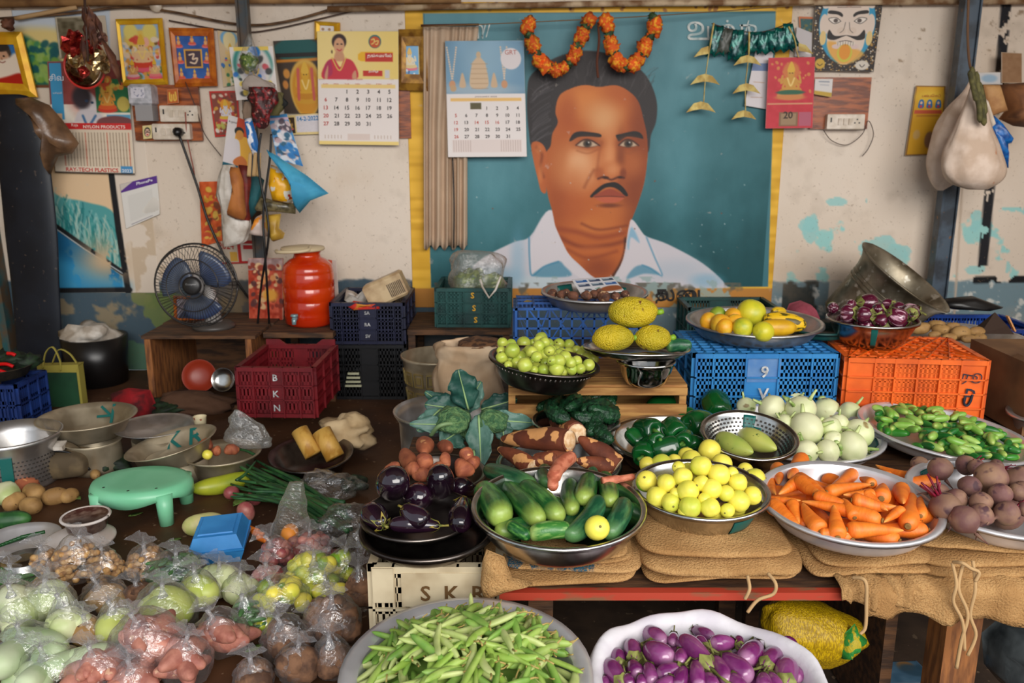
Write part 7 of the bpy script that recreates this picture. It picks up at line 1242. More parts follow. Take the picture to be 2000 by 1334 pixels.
b=MB();b.lathe([(Rr*.9,-.02),(Rr*.8,.02),(Rr*.5,.06),(0,.085)],30);b.move(lambda x,y,z:(x,y,z+.004*math.sin(90*x)*math.cos(80*y)));b.build('pea_pod_heap',pod_m[1],None,(c.x,c.y,.215),label='deeper pea pods filling the steel basin',cat='pea pods',kind='stuff')
c=on_z(1378,1345,.20);Rr=msize(456,c)/2;t=thing('white_sack','white woven sack with rolled mouth full of purple aubergines','sack',(c.x,c.y,-.28));z0=.48;wsk=mat('white_woven',(226,222,226),.6,c2=(206,200,208),sc2=9,bump=(26,.5));b=MB();pr=[(0,.0),(Rr*.8,0),(Rr*.95,.15),(Rr*.93,.36),(Rr*1.0,z0-.01),(Rr*1.02,z0+.015),(Rr*.98,z0+.035),(Rr*.90,z0+.03),(Rr*.84,z0),(Rr*.80,z0-.06),(Rr*.72,z0-.14),(0,z0-.16)]
pr=[(max(0,p[0]),p[1])for p in cr(pr,4)];pr[0]=(0,pr[0][1]);pr[-1]=(0,pr[-1][1])
b.lathe(pr,72,fn=lambda x,y,z:(x*(1+.035*mnoise.noise(Vector((x*9,y*9,z*5)))),y*(1+.035*mnoise.noise(Vector((x*9,y*9,z*5)))),z+.022*mnoise.noise(Vector((x*8,y*8,3)))*(z>.3)));b.build('sack_body',wsk,t)
pa=[small_aub(pau,.10,.031,i,.05)for i in range(3)];sf=dome(c.x,c.y,Rr,.19,.06);E1='430,565,450,680,105 645,570,500,480,112 680,680,520,590,140 740,540,930,730,140 960,540,800,470,75 690,585,697,500,64 930,570,1080,565,92 1325,550,1240,560,92 1130,690,1235,570,130 1100,540,1120,600,72 1380,600,1225,750,115 1420,560,1410,680,125 1185,800,1000,650,135 1410,690,1400,840,140 1040,820,950,650,90 340,620,355,710,86 280,690,380,830,112 475,770,430,690,92 565,820,530,700,88 620,765,715,730,98 500,830,490,780,60 720,850,765,720,84 860,850,830,680,94 420,830,400,780,70 265,850,260,780,60 1270,850,1260,780,92 1470,800,1475,720,78 850,540,900,600,70 740,700,745,610,76 600,860,680,800,90 960,860,900,760,80 1130,860,1060,780,90 1350,860,1300,770,90'
many('aubergine',pa,'small purple aubergine with pale tip in the white sack','aubergine','purple aubergines in the white sack',along([(a_,b_,c_,d_,w_*1.14)for a_,b_,c_,d_,w_ in D4(E1,3.2258,1100,1080)],sf,.10,.062,{3:'longest purple aubergine near the middle of the sack',13:'fat pale purple aubergine at the right inside the sack',5:'aubergine with a thin stalk standing up at the back of the sack',10:'pinkish aubergine tilted at the right of the white sack',2:'darkest plump aubergine at the left of the sack',12:'aubergine with a whitish round tip at the middle front',16:'long aubergine against the left wall of the sack',4:'aubergine at the back with a curled stalk to the left'},minl=.95,maxl=1.6))
many('aubergine',pa,'small purple aubergine with pale tip in the white sack','aubergine','purple aubergines in the white sack',[(c+Vector((r*math.cos(a),r*math.sin(a),-.055)),rotz_to((math.cos(a*2),math.sin(a*2),.2)),(1.25,)*3)for r,a in[(.06,k*1.2)for k in range(5)]+[(.14,k*.7)for k in range(9)]+[(.19,k*.42)for k in range(15)]])
pxbag('yellow_net_bag','bulging yellow net bag with green tie under the table','bag',[(1178,1520,1570),(1190,1498,1630),(1215,1490,1670),(1245,1500,1690),(1270,1530,1670),(1295,1570,1640)],1.98,.6,mat('yellow_net',(206,168,10),.45,c2=(160,126,8),sc2=260,streak=(1,1,.25),lo=.42,hi=.56,bump=(240,.8,(1,1,.25))),(13,.03),crumple=.15)
pillow('green_net_end','green knotted end of the yellow net bag','net',[(1650,1240),(1672,1222),(1680,1240),(1694,1250),(1680,1262),(1650,1275),(1640,1285),(1636,1270)],1.92,.03,mat('green_net',(40,130,50),.6,c2=(180,160,20),sc2=30,lo=.5,hi=.54,bump=(90,.8)),crease=.7)
pf=[on_z(1640,1296,-.2795),on_z(1790,1290,-.2795),on_z(1840,1340,-.2795),on_z(1660,1350,-.2795)];a=Art(0,0,100,50,60,30,(84,120,146));a.noise(14,(8,12),2);a.scatter((0,0,100,50),14,9,[(196,140,50),(60,90,110),(180,120,60)],4);a.line([(20,40),(80,44)],3,(220,200,190),1);put('old_magazine',a.mesh('old_magazine',pf,paper_m,.004),label='faded blue magazine sheet on the ground under the table',cat='paper')
pillow('clear_bundle','dull clear plastic bundle on the ground at the lower right corner','plastic',[(1930,1250),(1960,1215),(2010,1205),(2030,1280),(2010,1330),(1950,1330),(1925,1300)],2.05,.16,mat('grey_poly',(84,90,92),.25,c2=(40,44,46),sc2=9,bump=(14,1.)),crease=.9)
pxbag('cotton_sack','open cotton sack of brown pods between bucket and gooseberries','sack',[(684,890,960),(672,868,975),(668,862,982),(676,852,990),(692,852,984),(704,856,978),(730,850,980),(780,854,988),(830,858,996),(866,864,990)],3.36,.72,mat('cream_cotton',(206,180,150),.85,c2=(178,148,116),sc2=7,bump=(16,.6)),(7,.03),crumple=.22,seed=4)
b=rough_ball(20,.09,3,.2,30);b.move(lambda x,y,z:(x,y,z*.3));b.build('dried_pods',mat('dried_pods',(110,74,46),.8,c2=(64,40,26),sc2=40,lo=.45,hi=.55,bump=(50,1.)),None,on_y(938,672,3.36),label='dried brown pods in the mouth of the cotton sack',cat='pods',kind='stuff')
# -- left floor: pans, stool, odds and ends
def pot(name,label,px,py,w,rz,prof,m,tilt=(0,0),n=44,cat=None,marks=None,floor=True):
 """prof in units of the rim radius, z from 0 to 1 times rz"""
 c=on_z(px,py,rz);r=msize(w,c)/2;rot=Matrix.Rotation(tilt[0],3,'X')@Matrix.Rotation(tilt[1],3,'Y');t=thing(name,label,cat or name.split('_')[-1],c-rot@Vector((0,0,rz)),rot);b=MB();b.lathe([(a*r,z*rz)for a,z in prof],n);b.build('vessel_body',m,t);return t,c,r
PANP=[(0,0),(.62,0),(.70,.1),(.86,.82),(.98,.95),(1,1),(.97,1.02),(.84,.84),(.68,.14),(0,.05)]
def letters(t,r,rz,s,size,wall=.78,zf=.5,face=math.pi/2,m=None,step=.0):
 """painted letters on the far inside wall of a pan"""
 M_=Matrix.Translation((0,r*wall*.97,rz*zf))@Matrix.Rotation(math.pi/2-.75,4,'X');vs,fs,tw,th=text_geo(s,True);k=size*r/th;b=MB();b.add([M_@Vector((x*k,y*k,.012))for x,y in vs],fs,0,False);b.build('painted_letters',teal_mk,t,kind='stuff')
t,c,r=pot('strainer_pot','perforated aluminium strainer pot at the left edge of the floor',22,846,182,.20,[(0,0),(.80,0),(.82,.05),(.84,.75),(.97,.92),(1,1),(.96,1.01),(.82,.78),(.79,.06),(0,.03)],alu)
b=MB()
for k in range(7):
 for j in range(34):a=-math.pi+j*.095+(k%2)*.05;b.box((0,0,0),(.003,.007,.005),M=Matrix.Translation((r*.838*math.cos(a),r*.838*math.sin(a),.03+k*.016))@Matrix.Rotation(a,4,'Z'))
b.build('perforations',MATS['hole_dark'],t,kind='stuff');b=MB();b.box((r*.3,-r*.80,.09),(.04,.01,.12),rot=(0,0,.35));b.build('paint_mark',teal_mk,t)
pot('aluminium_pot','aluminium pot supporting the pan with a painted arrow',182,858,108,.13,[(0,0),(.8,0),(.95,.2),(.9,.9),(1,1),(.96,1.01),(.86,.9),(.9,.2),(.75,.04),(0,.03)],alu_d)
t,c,r=pot('aluminium_pan','aluminium pan with a painted arrow mark left of the stool',170,812,166,.085,PANP,alu_d);t.location.z=.135;t.location=on_z(170,812,.20)-Vector((0,0,.085))
b=MB();M_=Matrix.Translation((.01,r*.765,.045))@Matrix.Rotation(math.pi/2-.62,4,'X');b.box((.025,0,.004),(.012,.085,.003),M=M_);b.box((-.01,-.012,.004),(.06,.011,.003),(0,0,.1),M=M_);b.box((-.008,.014,.004),(.055,.011,.003),(0,0,-.7),M=M_);b.build('painted_arrow',teal_mk,t)
pot('aluminium_pot','aluminium pot under the shallow plate behind the stool',305,855,90,.112,[(0,0),(.85,0),(.95,.2),(1,1),(.96,1.0),(.9,.2),(0,.05)],alu_d)
t,c,r=pot('aluminium_plate','shallow polished plate behind the lettered pan',303,830,138,.03,PANP,alu);t.location=on_z(303,830,.145)-Vector((0,0,.03))
t,c,r=pot('aluminium_pan','tilted aluminium pan with two painted letters behind the stool',342,862,164,.08,PANP,alu_d,(.03,-.20));letters(t,r,.08,'K R',.42);t.location=on_z(342,862,.16)-Vector((0,0,.08))
pot('steel_pot','low steel pot under the lettered pan',345,893,118,.09,[(0,0),(.9,0),(1,1),(.96,1),(.86,.1),(0,.08)],alu_d)
b=MB();b.lathe([(0,0),(.022,0),(.027,.05),(.028,.052),(.025,.05),(.02,.004),(0,.004)],20);b.build('paper_cup',mat('cup_cream',(210,196,160),.5,spots=(50,.66,.69,(150,60,40))),None,on_z(392,836,.14),label='small cream paper cup behind the lettered pan',cat='cup')
t,c,r=pot('steel_bowl','steel bowl of carrots and greens right of the stool',434,882,150,.11,[(0,0),(.6,0),(.66,.1),(.84,.86),(.98,.94),(1,1),(.96,1.02),(.82,.88),(.62,.14),(0,.08)],alu_d)
sf=lambda x,y:.12
for q,mm,nm,lab in(((388,868,415,872,26),sp[0],'sweet_potato','left orange brown root in the small bowl by the stool'),((415,880,430,882,20),sp[1],'sweet_potato','short middle root in the small bowl by the stool'),((437,882,467,876,24),sp[2],'sweet_potato','right root in the small bowl by the stool')):many(nm,[mm],None,'root','',[i[:3]+(lab,)for i in along([q],sf,.15,.062,minl=.4)])
put('lemon',lemon[0],None,on_z(405,888,.12),rnd_rot(),(.9,)*3,'small yellow lemon in the bowl by the stool','lemon')
onm=mat('onion_leaf',(50,100,50),.5,c2=(34,74,44),sc2=20,rnd=.2)
def sprigs(name,label,pts,rad,m=onm,z=.03):
 P=[on_z(x,y,z+k*.003)for k,(x,y)in enumerate(pts)];o=P[0].copy();b=MB();C=cr([p-o for p in P],5);b.tube(C,[rad*(1-.8*(i/len(C))**3)for i in range(len(C))],6);return b.build(name,m,None,o,label=label,cat='onion')
rr=random.Random(3)
for i in range(40):
 x0,y0=650+rr.uniform(-35,40),1010+rr.uniform(-30,30);x1,y1=470+rr.uniform(-20,60),925+rr.uniform(-30,50);q=put if 0 else None
 o=sprigs('spring_onion','green spring onion leaf in the bunch right of the stool',[(x0,y0),((x0+x1)/2+rr.uniform(-12,12),(y0+y1)/2-rr.uniform(0,16)),(x1,y1)],.0085,z=.03+.05*rr.random());o['group']='spring onions in the bunch'
for i,pts in enumerate(([(470,912),(492,925),(520,940)],[(462,938),(480,925),(500,900)],[(500,890),(480,880),(455,876)])):sprigs('spring_onion',('stray onion leaf over the yellow green gourd','onion leaf tip curling up beside the bowl','onion leaf lying across the rim of the small bowl')[i],pts,.006,z=.10)
t,c,r=pot('dark_pan','dark steel pan holding two cut banana stems',608,885,166,.09,[(0,0),(.6,0),(.7,.1),(.84,.9),(.97,.94),(1,1),(.96,1.03),(.82,.92),(.66,.14),(0,.08)],dark_steel,(.1,0))
ban=mat('banana_stem',(206,160,78),.5,c2=(176,124,46),sc2=14,streak=(2,2,.4),lo=.45,hi=.6);banc=mat('banana_cut',(222,190,120),.6)
for x,y,X,Y_,w,lab in((585,840,612,895,34,'left cut banana stem standing in the dark pan'),(628,842,655,900,38,'right, thicker banana stem standing in the dark pan')):
 a,e=on_z(X,Y_,.09),on_z(x,y,.17);a=on_y(X,Y_-6,c.y-.03);e=on_y(x,y,c.y+.02);rd=msize(w,a)/2;b=MB();b.tube([(0,0,0),e-a],rd,20);b.lathe([(0,(e-a).length+.001),(rd*.97,(e-a).length+.001),(rd*.97,(e-a).length-.004)],20,m=1,M=rotz_to(e-a).to_4x4());b.build('banana_stem',[ban,banc],None,a,label=lab,cat='stem')
def crumple(name,label,px,py,w,h,zc,m,cat='cloth',sq=.8,seed=1,amp=.55,fr=14):
 p=on_z(px,py,zc);rx=msize(w,p)/2;rz=msize(h,p)/2;b=rough_ball(34,1,seed,0,1,20)
 def fn(x,y,z):q=Vector((x,y,z));s=1+amp*(mnoise.noise(q*1.7+Vector((seed,0,0)))+.45*abs(mnoise.noise(q*4.5+Vector((0,seed,0)))));return(x*rx*s,y*rx*sq*s,z*rz*s)
 b.move(fn);return b.build(name,m,None,p,label=label,cat=cat)
cream_cl=mat('cream_cloth',(206,180,140),.85,c2=(176,148,108),sc2=9,bump=(20,.5))
crumple('white_cloth','crumpled cream cloth behind the dark pan',672,845,110,60,.10,cream_cl,seed=3)
pxbag('plastic_bag','frosted white plastic bag standing in the small bowl','bag',[(800,458,464),(815,450,488),(835,446,512),(858,442,528),(874,470,522)],on_z(434,882,.11).y+.02,.35,film_mat('frosted',(206,206,200),.4),(5,.1),crumple=.35,seed=2)
t=thing('shoulder_bag','khaki shoulder bag with black piping between strainer and stool','bag',on_z(118,905,.06));kh=mat('khaki_cloth',(110,92,64),.85,c2=(80,66,46),sc2=12)
b=slabm(.24,.14,.10,3);b.build('bag_body',kh,t,(0,0,-.05));o=t.location
for pts in([(70,905,.05),(90,880,.10),(125,866,.14),(160,885,.10),(178,915,.03)],[(60,925,.02),(75,900,.06),(100,905,.04),(92,928,.02),(70,935,.01)]):b=MB();b.tube([Vector(p)-o for p in cr([on_z(*q)for q in pts],6)],.014,6,flat=.3);b.build('strap',kh,t)
b=MB();b.tube([Vector(p)-o for p in cr([on_z(*q)for q in((62,898,.08),(95,882,.12),(140,886,.11),(176,918,.04))],6)],.005,6);b.build('piping',black_pl,t);b=MB();b.box((-.02,-.03,.055),(.10,.05,.02),(.2,0,.1));b.build('white_packet',white_bag,None,t.location+Vector((.0,.02,.02)),label='white folded packet on the khaki bag',cat='packet')
st_m=mat('stool_green',(128,204,160),.35,c2=(114,194,148),sc2=5,bump=(60,.06));c=on_z(276,938,.125);rx=msize(194,c)/2;t=thing('plastic_stool','low oval mint green plastic stool on the floor','stool',(c.x,c.y,0));b=MB();ry=rx*.80
b.lathe([(0,.128),(.6,.130),(.85,.131),(.95,.126),(1.0,.110),(1.01,.085),(.985,.085),(.97,.105),(.8,.112),(0,.112)],56,fn=lambda x,y,z:(x*rx,y*ry,z-(.010*math.cos(4*math.atan2(y,x))if z<.1 else 0)));b.build('stool_top',st_m,t)
for sx,sy in((-1,-1),(1,-1),(-1,1),(1,1)):b=MB();b.tube([(sx*rx*.66,sy*ry*.66,0),(sx*rx*.64,sy*ry*.64,.112)],[.024,.030],14);b.build('leg',st_m,t)
b=MB()
for x,y in((-.55,-.55),(0,-.75),(.5,-.6)):b.lathe([(0,.1312),(.005,.1312)],8,M=Matrix.Translation((x*rx,y*ry,0)))
b.build('vent_holes',black_pl,t,kind='stuff')
many('gourd',[veg(.24,.034,OV,20,bend=.03,lump=.04).mesh('gourd',mat('yellow_gourd',(170,176,44),.4,c2=(140,156,40),sc2=10,spots=(20,.7,.72,(90,80,30))))],None,'gourd','',[i[:3]+('long yellow green gourd lying right of the stool',)for i in along([(372,958,498,930,36)],lambda x,y:.035,.24,.068,maxl=2)])
t=thing('foam_box','bright blue foam takeaway box on the brown floor','box',on_z(434,1080,.0),(0,0,.16),scale=(1.22,1.15,1.25));fb=mat('blue_foam',(58,146,214),.5,c2=(44,128,196),sc2=9,bump=(80,.1))
def frust(z0,z1,w0,d0,w1,d1):return[(sx*w/2,sy*d/2,z)for z,w,d in((z0,w0,d0),(z1,w1,d1))for sx,sy in((-1,-1),(1,-1),(1,1),(-1,1))]
FB=[(3,2,1,0),(4,5,6,7),(0,1,5,4),(1,2,6,5),(2,3,7,6),(3,0,4,7)]
b=MB();b.add(frust(0,.035,.11,.12,.136,.15),FB,0,False);b.build('box_base',fb,t);b=MB();b.add(frust(.036,.042,.142,.156,.142,.156),FB,0,False);b.add(frust(.042,.075,.134,.148,.108,.12),FB,0,False);b.add(frust(.0755,.079,.09,.10,.086,.096),FB,0,False);b.build('box_lid',fb,t,(0,.004,.004),(.07,-.05,0))
many('radish_half',[veg(.13,.038,OV,20,lump=.1).mesh('radish_half',mat('cut_radish',(222,206,150),.5,c2=(186,190,110),sc2=16))],None,'vegetable','',[i[:3]+('pale cut gourd half lying behind the blue foam box',)for i in along([(355,1030,442,1018,44)],lambda x,y:.03,.13,.076)])
for i,(x,y,w,me,nm,lab)in enumerate(((28,980,36,pt[0],'potato','left brown potato of the floor group'),(60,988,36,pt[1],'potato','front brown potato of the floor group'),(66,963,40,pt[2],'potato','back brown potato of the floor group'),(108,970,36,pt[0],'potato','third brown potato from the left on the floor'),(136,968,28,pt[1],'potato','rightmost small potato of the floor group'),(50,946,40,sp[0],'sweet_potato','dark red root behind the floor potatoes'),(70,922,22,lemon[0],'lemon','lemon on the floor in front of the khaki bag'),(186,927,20,pt[2],'potato','reddish potato beside the left of the stool'))):
 p=on_z(x,y,.025);put(nm,me,None,p,Euler((1.5,R.uniform(-.3,.3),R.uniform(0,3))),(msize(w,p)/(.062 if me in sp else.045 if me is lemon[0]else.075),)*3,lab,nm.split('_')[-1])
pal=mat('pale_gourd',(218,220,176),.45,c2=(186,200,134),sc2=10,rnd=.06,spots=(30,.7,.73,(150,150,90)));pg=[veg(.11,.042,[(0,0),(.03,.4),(.15,.8),(.4,1),(.65,.85),(.85,.6),(.97,.3),(1,0)],18,lump=.10,freq=12,seed=i,lobes=5,lob=.03).mesh('chayote',pal)for i in range(2)]
put('white_gourd',pg[0],None,on_z(12,966,.04),(1.5,.3,.6),(1.1,)*3,'pale cream gourd at the left edge of the floor','gourd')
rg=veg(.22,.028,OV,24,22,lobes=10,lob=.06,lump=.08).mesh('ridge_gourd',mat('ridge_gourd',(60,110,52),.5,c2=(36,80,40),sc2=20));many('ridge_gourd',[rg],None,'gourd','',[i[:3]+('ridged dark green gourd at the left edge',)for i in along([(-30,1020,62,1012,34)],lambda x,y:.04,.22,.056)])
pot('steel_plate','shiny steel plate with green chillies at the left edge',38,1052,150,.045,PANP,white_al);gc=mat('green_chilli',(24,76,34),.35)
for i in range(7):wire('green_chilli',[on_z(10+9*i+dx*(30+3*i),1062-i*3+dy*18,.035+.004*i)for dx,dy in((-.5,.3),(0,.0),(.5,-.3))],.006,gc,'long dark green chilli on the shiny plate','chilli',7,'chillies on the shiny plate')
t,c,r=pot('steel_tiffin','round steel tiffin box with lid at the left edge',48,1088,84,.075,[(0,0),(.95,0),(1,.05),(1,.62),(1.04,.64),(1.04,.7),(1,.72),(1,.96),(.9,1),(.6,.97),(.55,1.0),(.3,1.0),(0,.97)],steel_m)
wt=mat('white_tub',(216,206,200),.4,c2=(196,182,172),sc2=9);pot('plastic_tub','white lidded plastic tub under the small clear box',155,1040,130,.095,[(0,0),(.72,0),(.84,.7),(1,.74),(1.0,.82),(.9,.86),(.5,1),(0,1.0)],wt)
t,c,r=pot('clear_box','small clear plastic box of dark pickle on the white tub',167,1006,80,.045,[(0,0),(.8,0),(.92,.8),(1,.84),(1,.96),(.9,1),(.86,.9),(0,.88)],mat('pickle_box',(120,96,84),.3,c2=(70,40,34),sc2=30));t.location=on_z(167,1006,.145)-Vector((0,0,.045));b=MB();b.tube([(r*math.cos(a),r*math.sin(a),.042)for a in np.linspace(0,6.283,33)],.005,6);b.build('lid_rim',wt,t)
# -- produce in clear plastic bags
film=film_mat('bag_film',(240,238,240),.10,.18,.46,46.)
def nut():b=veg(.034,.0075,[(0,0),(.05,.6),(.22,1),(.5,.78),(.76,1.02),(.95,.6),(1,0)],9,9,lump=.15,freq=90);return b.mesh('peanut',mat('peanut_shell',(206,164,106),.7,c2=(164,118,68),sc2=60,rnd=.15))
KM={'peanut':([nut()],.015,1.3),'okra':([veg(.07,.0075,OV,8,8,bend=.06).mesh('green_chilli',mat('bag_chilli',(72,116,62),.45,rnd=.25))],.02,1.),'chayote':(pg,.05,1.),'lime':([lemon[3],lemon[0]],.021,1.05),'shallot':([veg(.034,.014,lp,10,8,seed=i).mesh('shallot',mat('shallot',(146,70,72),.45,c2=(186,124,110),sc2=40,rnd=.2))for i in range(2)],.016,1.15),'sweet potato':([veg(.16,.030,SPP,14,bend=.04,lump=.15,freq=16,seed=i+8).mesh('sweet_potato',mat('pink_potato',(190,126,106),.65,c2=(158,94,80),sc2=26,lo=.42,hi=.62,rnd=.12,bump=(60,.6),spots=(40,.66,.7,(208,160,130))))for i in range(2)],.045,1.),'yam chunk':([rough_ball(12,.034,i+60,.5,24,8).mesh('yam_chunk',mat('yam_chunk',(138,98,70),.85,c2=(88,60,44),sc2=30,rnd=.2,bump=(40,.8)))for i in range(3)],.036,1.),'potato':([pt[0],pt[1]],.038,.9),'bottle gourd':([veg(.26,.036,[(0,0),(.02,.4),(.1,.85),(.3,1),(.6,.85),(.85,.6),(.97,.35),(1,0)],18,bend=.03,lump=.05).mesh('bottle_gourd',mat('bottle_gourd',(198,210,172),.45,c2=(164,188,134),sc2=9))],.05,1.),'mango':([veg(.13,.046,[(0,0),(.02,.3),(.12,.65),(.35,.96),(.6,1),(.82,.8),(.95,.4),(1,0)],18,lump=.05).mesh('raw_mango',mat('raw_mango',(170,186,78),.4,c2=(196,204,110),sc2=9,rnd=.1))],.055,1.)}
rb=random.Random(21)
def film_bag(px,py,w,h,kind,n,label,knot=0.,z0=0.,short=None):
 p=on_z(px,py,.06);rx=msize(w,p)/2;rz=max(.03,msize(h,p)*.60);p=on_z(px,py,z0+rz);p.z=z0+rz;ry=rx*.85;sd=px*.37+py
 t=thing('produce_bag',label,'bag',p);b=MB();pr=[(math.sin(math.pi*i/16),-math.cos(math.pi*i/16))for i in range(17)]
 def fn(x,y,z):
  a=math.atan2(y,x);q=Vector((x,y,z));cre=abs(mnoise.noise(q*3.2+Vector((sd,0,0))))*.30+.12*mnoise.noise(q*7+Vector((0,sd,0)));tp=max(0,z)**2
  s=1.10-cre+.10*tp*math.sin(9*a+sd);zz=max(z,-.82)*rz*(1.06-.2*cre);return(x*rx*s*(1-.15*tp),y*ry*s*(1-.15*tp),zz+tp*tp*.25*rz)
 b.lathe(pr,30,fn=fn);b.build('bag_film',film,t)
 kx=knot;top=Vector((kx*rx*.5,-.3*ry,rz*1.05));b=MB();b.tube([top+Vector((0,0,-.02)),top,top+Vector((kx*.02,-.005,.018))],[.014,.005,.006],7)
 for a in(-.6,.5):d=Vector((math.sin(a+kx),-.3,math.cos(a+kx))).normalized();sd_=Vector((math.cos(a+kx),.2,-math.sin(a+kx)));P=[[top+Vector((0,0,.015))+d*(.05*f)+sd_*(g*(.004+.022*f))+Vector((0,.006*math.sin(g*7+f*5),0))for g in(-1,-.5,0,.5,1)]for f in(0,.35,.7,1)];b.grid(P)
 b.build('knot',film_mat('film_knot',(232,230,234),.4),t)
 ms,rad,s0=KM[kind];its=[]
 for k in range(n):
  a=rb.uniform(0,6.283);u=rb.uniform(-.65,1);f=(.90 if k%4 else.5);cz=math.sqrt(max(0,1-u*u));
  if n<=4:a=-2.0+k*6.283/n;u=.15;cz=1;f=.55
  big=rad>.03;ex=max(.1,1-rad*(.85 if big else.42)/rx);ez=max(.1,1-rad*(.8 if big else.5)/rz);dr=Vector((math.cos(a*2.3),math.sin(a*2.3),rb.uniform(-.3,.3)))
  its.append((p+Vector((rx*f*ex*cz*math.cos(a),ry*f*ex*cz*math.sin(a),rz*f*ez*u)),rotz_to(dr)@Matrix.Rotation(rb.uniform(0,6),3,'Z'),(s0*rb.uniform(.88,1.12),)*3))
 many(kind.replace(' ','_').replace('okra','green_chilli'),ms,kind.replace('okra','green chilli')+' inside the '+short,kind.replace('okra','chilli'),'contents of the '+short,its)
for a in((90,1106,60,58,'peanut',28,'left bag of peanuts beside the steel tiffin',0,.0,'left peanut bag'),(150,1096,80,74,'peanut',44,'bag of peanuts standing before the white tub',.6,.04,'peanut bag before the white tub'),(203,1112,72,66,'peanut',40,'right bag of peanuts of the three by the tub',.2,0,'right peanut bag of three'),(104,1146,74,44,'peanut',26,'flat bag of peanuts in front of the other peanut bags',0,0,'flat front peanut bag'),(288,1104,84,62,'peanut',44,'lone bag of peanuts with upright knot in the middle floor',.1,0,'lone peanut bag'),(347,1118,124,64,'okra',44,'wide bag of green chillies left of the blue foam box',.2,0,'green chilli bag by the foam box'),(480,1212,58,76,'okra',26,'narrow bag of green chillies beside the yellow limes',0,0,'narrow green chilli bag'),(30,1130,70,40,'okra',20,'bag of green chillies below the steel tiffin',0,0,'chilli bag below the tiffin'),(36,1196,110,90,'chayote',5,'bag of pale gourds at the left edge',0,0,'pale gourd bag at the left edge'),(92,1178,100,74,'chayote',5,'bag of pale gourds right of the first',.3,.02,'second pale gourd bag'),(132,1222,66,96,'chayote',3,'bag with two stacked knobbly pale gourds',-.2,0,'bag of two stacked gourds'),(52,1262,120,70,'bottle gourd',2,'bag of long bottle gourds at the lower left',0,.01,'upper bottle gourd bag'),(96,1304,120,70,'bottle gourd',3,'bag of long pale bottle gourds at the bottom left corner',0,0,'bottom bottle gourd bag'),(205,1168,92,62,'potato',7,'bag of brown potatoes with a red tie',-.3,0,'potato bag with red tie'),(174,1242,64,62,'potato',5,'small bag of brown potatoes beside the mango bag',0,0,'small potato bag'),(272,1168,50,44,'yam chunk',6,'small dark bag behind the bag of mangoes',0,0,'small dark bag'),(232,1226,86,84,'mango',3,'bag of raw mangoes left of the pink sweet potatoes',-.2,0,'left raw mango bag'),(322,1192,120,84,'mango',4,'large bag of raw mangoes in the middle of the bags',.2,.01,'large raw mango bag'),(388,1156,74,66,'mango',2,'bag with one big round raw mango',0,.02,'round raw mango bag'),(430,1134,74,52,'chayote',4,'hazy bag of pale fruit below the blue foam box',.2,0,'hazy bag by the foam box'),(468,1150,64,50,'chayote',3,'hazy bag of pale fruit left of the limes',.3,0,'hazy bag by the limes'),(288,1256,138,96,'sweet potato',8,'big bag of pink sweet potatoes tied with a white knot',-.3,.02,'big knotted sweet potato bag'),(432,1238,104,76,'sweet potato',6,'bag of pink sweet potatoes at the right of the group',-.4,0,'right sweet potato bag'),(362,1292,104,84,'sweet potato',6,'bag of pink sweet potatoes with one pale cut end',.4,0,'front sweet potato bag'),(190,1306,120,76,'sweet potato',7,'bag of pink sweet potatoes at the bottom edge',0,0,'bottom sweet potato bag'),(262,1326,90,60,'sweet potato',5,'bag of pink sweet potatoes cut by the bottom edge',0,0,'cut off sweet potato bag'),(540,1084,62,54,'shallot',34,'bag of pink shallots right of the blue foam box',-.6,.01,'left shallot bag'),(604,1066,84,44,'shallot',34,'bag of pink shallots under the tall clear bag',.2,.01,'middle shallot bag'),(524,1130,60,44,'shallot',24,'small bag of pink shallots above the yellow limes',0,0,'small shallot bag'),(640,1096,60,36,'shallot',20,'bag of pink shallots nearest the white crate',.3,0,'right shallot bag'),(612,1124,116,66,'lime',22,'bag of green yellow limes beside the white crate',.2,.02,'upper lime bag'),(672,1112,70,60,'lime',10,'bag of greener limes touching the white crate',.3,.02,'greener lime bag'),(545,1172,116,70,'lime',20,'bag of bright yellow limes in the middle of the floor',-.3,.01,'middle lime bag'),(640,1156,90,50,'lime',12,'bag of limes half under the brown bags',0,0,'lower lime bag'),(516,1220,46,46,'lime',4,'small bag of yellow limes above the dark yams',0,0,'small lime bag'),(650,1212,112,78,'yam chunk',9,'bag of dark brown yam pieces before the white crate',.1,.02,'upper yam bag'),(561,1252,100,78,'yam chunk',8,'bag of dark brown yam pieces left of the pea basin',-.3,0,'left yam bag'),(580,1298,84,66,'yam chunk',7,'bag of dark brown yam pieces at the bottom edge',.3,0,'bottom yam bag'),(648,1286,76,74,'yam chunk',7,'bag of dark brown yam pieces against the pea basin',0,0,'yam bag by the basin'),(496,1320,80,56,'yam chunk',6,'bag of dark brown yam pieces alone at the bottom',0,0,'lone yam bag'),(704,1156,50,74,'yam chunk',6,'narrow bag of brown roots squeezed against the white crate',0,0,'narrow yam bag'),(616,1236,70,50,'yam chunk',5,'bag of dark yam pieces between two larger ones',0,0,'middle yam bag')):film_bag(*a)
pxbag('clear_bag','tall open clear bag standing among the shallot bags','bag',[(942,566,592),(960,556,594),(985,546,596),(1015,536,600),(1050,524,604),(1066,536,596)],2.52,.5,film_mat('tall_film',(226,222,206),.26),(5,.14),crumple=.25,seed=6)
b=rough_ball(14,.03,2,.4,30);b.build('orange_peel',mat('orange_peel',(226,140,50),.6),None,on_y(565,1046,2.5),label='orange piece in the bottom of the tall clear bag',cat='peel')
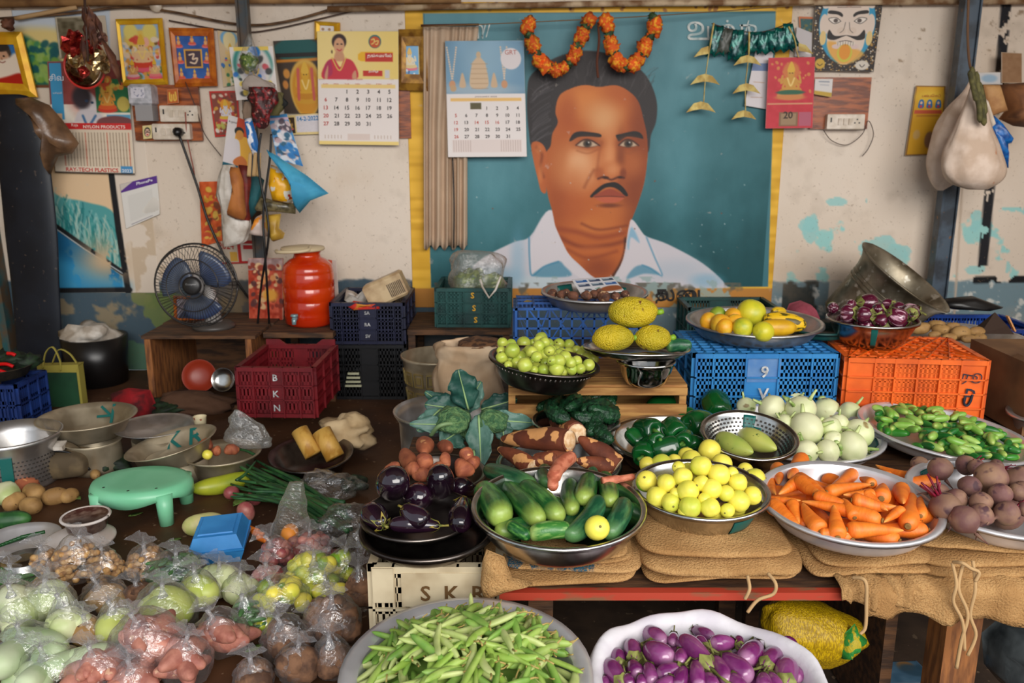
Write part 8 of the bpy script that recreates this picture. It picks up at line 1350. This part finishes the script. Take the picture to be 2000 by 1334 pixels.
for i,(x,y,w,h,lab)in enumerate(((678,1028,120,60,'crumpled empty clear bag left of the dark dishes'),(640,950,110,44,'crinkled clear bag with herbs near the dark pan'),(715,1060,60,70,'crumpled clear film at the corner of the white crate'))):crumple('clear_film',lab,x,y,w,h,.05,film_mat('loose_film',(216,214,206),.12,.14,.5),'plastic',.7,i+4,.7)
crumple('herb_bunch','bunch of dark herbs in the crinkled bag',690,945,50,26,.04,dkg,'herbs');crumple('greens_heap','dark leafy heap on the floor behind the stool',215,905,70,30,.03,dkg,'greens')
for i,(x,y,w,m_,lab)in enumerate(((452,962,26,'shallot','red onion between gourd and spring onions'),(497,972,26,'shallot','purple onion under the spring onion leaves'),(480,1000,34,'shallot','pink onion wrapped in film by the spring onions'))):p=on_z(x,y,.03);put('onion',KM['shallot'][0][i%2],None,p,rnd_rot(),(msize(w,p)/.028,)*3,lab,'onion')
for i,(x,y)in enumerate(((494,1035),(512,1052),(503,1042))):wire('carrot_piece',[on_z(x-8,y-3,.03),on_z(x+10,y+4,.03)],.011,car_m,('left','right','middle')[i]+' orange carrot piece beside the blue foam box','carrot',8)
lf=mat('leaf_scrap',(110,140,64),.6,rnd=.2)
for i,(x,y,l,a,lab)in enumerate(((250,1010,.05,.4,'green leaf scrap under the front leg of the stool'),(158,977,.05,2.6,'pale leaf scrap beside the floor potatoes'),(478,1276,.05,.6,'leaf scrap on bare floor before the brown bags'),(330,1058,.04,.2,'yellowish scrap on the floor before the foam box'),(455,990,.09,1.2,'yellow green leaf by the red onion'))):
 p=on_z(x,y,.008);d=Vector((math.cos(a),math.sin(a),.1))*l;s=Vector((-math.sin(a),math.cos(a),0))*l*.25;b=MB();b.grid([[p*0+d*f-s*g*math.sin(math.pi*f)+Vector((0,0,.004*abs(g)))for g in(-1,0,1)]for f in(0.02,.25,.5,.75,.98)],thick=.001,nrm=(0,0,1));b.build('leaf',lf,None,p,label=lab,cat='leaf')
crumple('brown_leaves','dim vegetable trimmings before the wooden box',330,790,90,24,.04,dkg,'greens',seed=8)
# -- place words for look-alikes in the smaller heaps
bpy.context.view_layer.update();GR={}
for o in sc.objects:
 if o.parent is None and o.get('group')and not o['group'].startswith('contents'):GR.setdefault((o['group'],o['label']),[]).append(o)
RIGHT=Vector((1,0,0))
for(g,lab),os_ in GR.items():
 if not 2<len(os_)<=34:continue
 pj=[]
 for o in os_:d=o.location-EYE;z=d.dot(FWD);pj.append((1000+FPX*d.dot(RIGHT)/z,667-FPX*d.dot(UP)/z))
 xs=sorted(p[0]for p in pj);ys=sorted(p[1]for p in pj);cells={}
 for o,(x,y)in zip(os_,pj):
  fx=(x-xs[0])/(xs[-1]-xs[0]+.01);fy=(y-ys[0])/(ys[-1]-ys[0]+.01);cells.setdefault((('far left','left','middle','right','far right')[min(4,int(fx*5))],('back','middle','front')[min(2,int(fy*3))]),[]).append(o)
 for(cx,cy),q in cells.items():
  if len(q)==1 and len(lab.split())<=10:
   q[0]['label']=lab+', '+(cx+' '+cy if cy!='middle' else cx+' of its middle row');del q[0]['group']
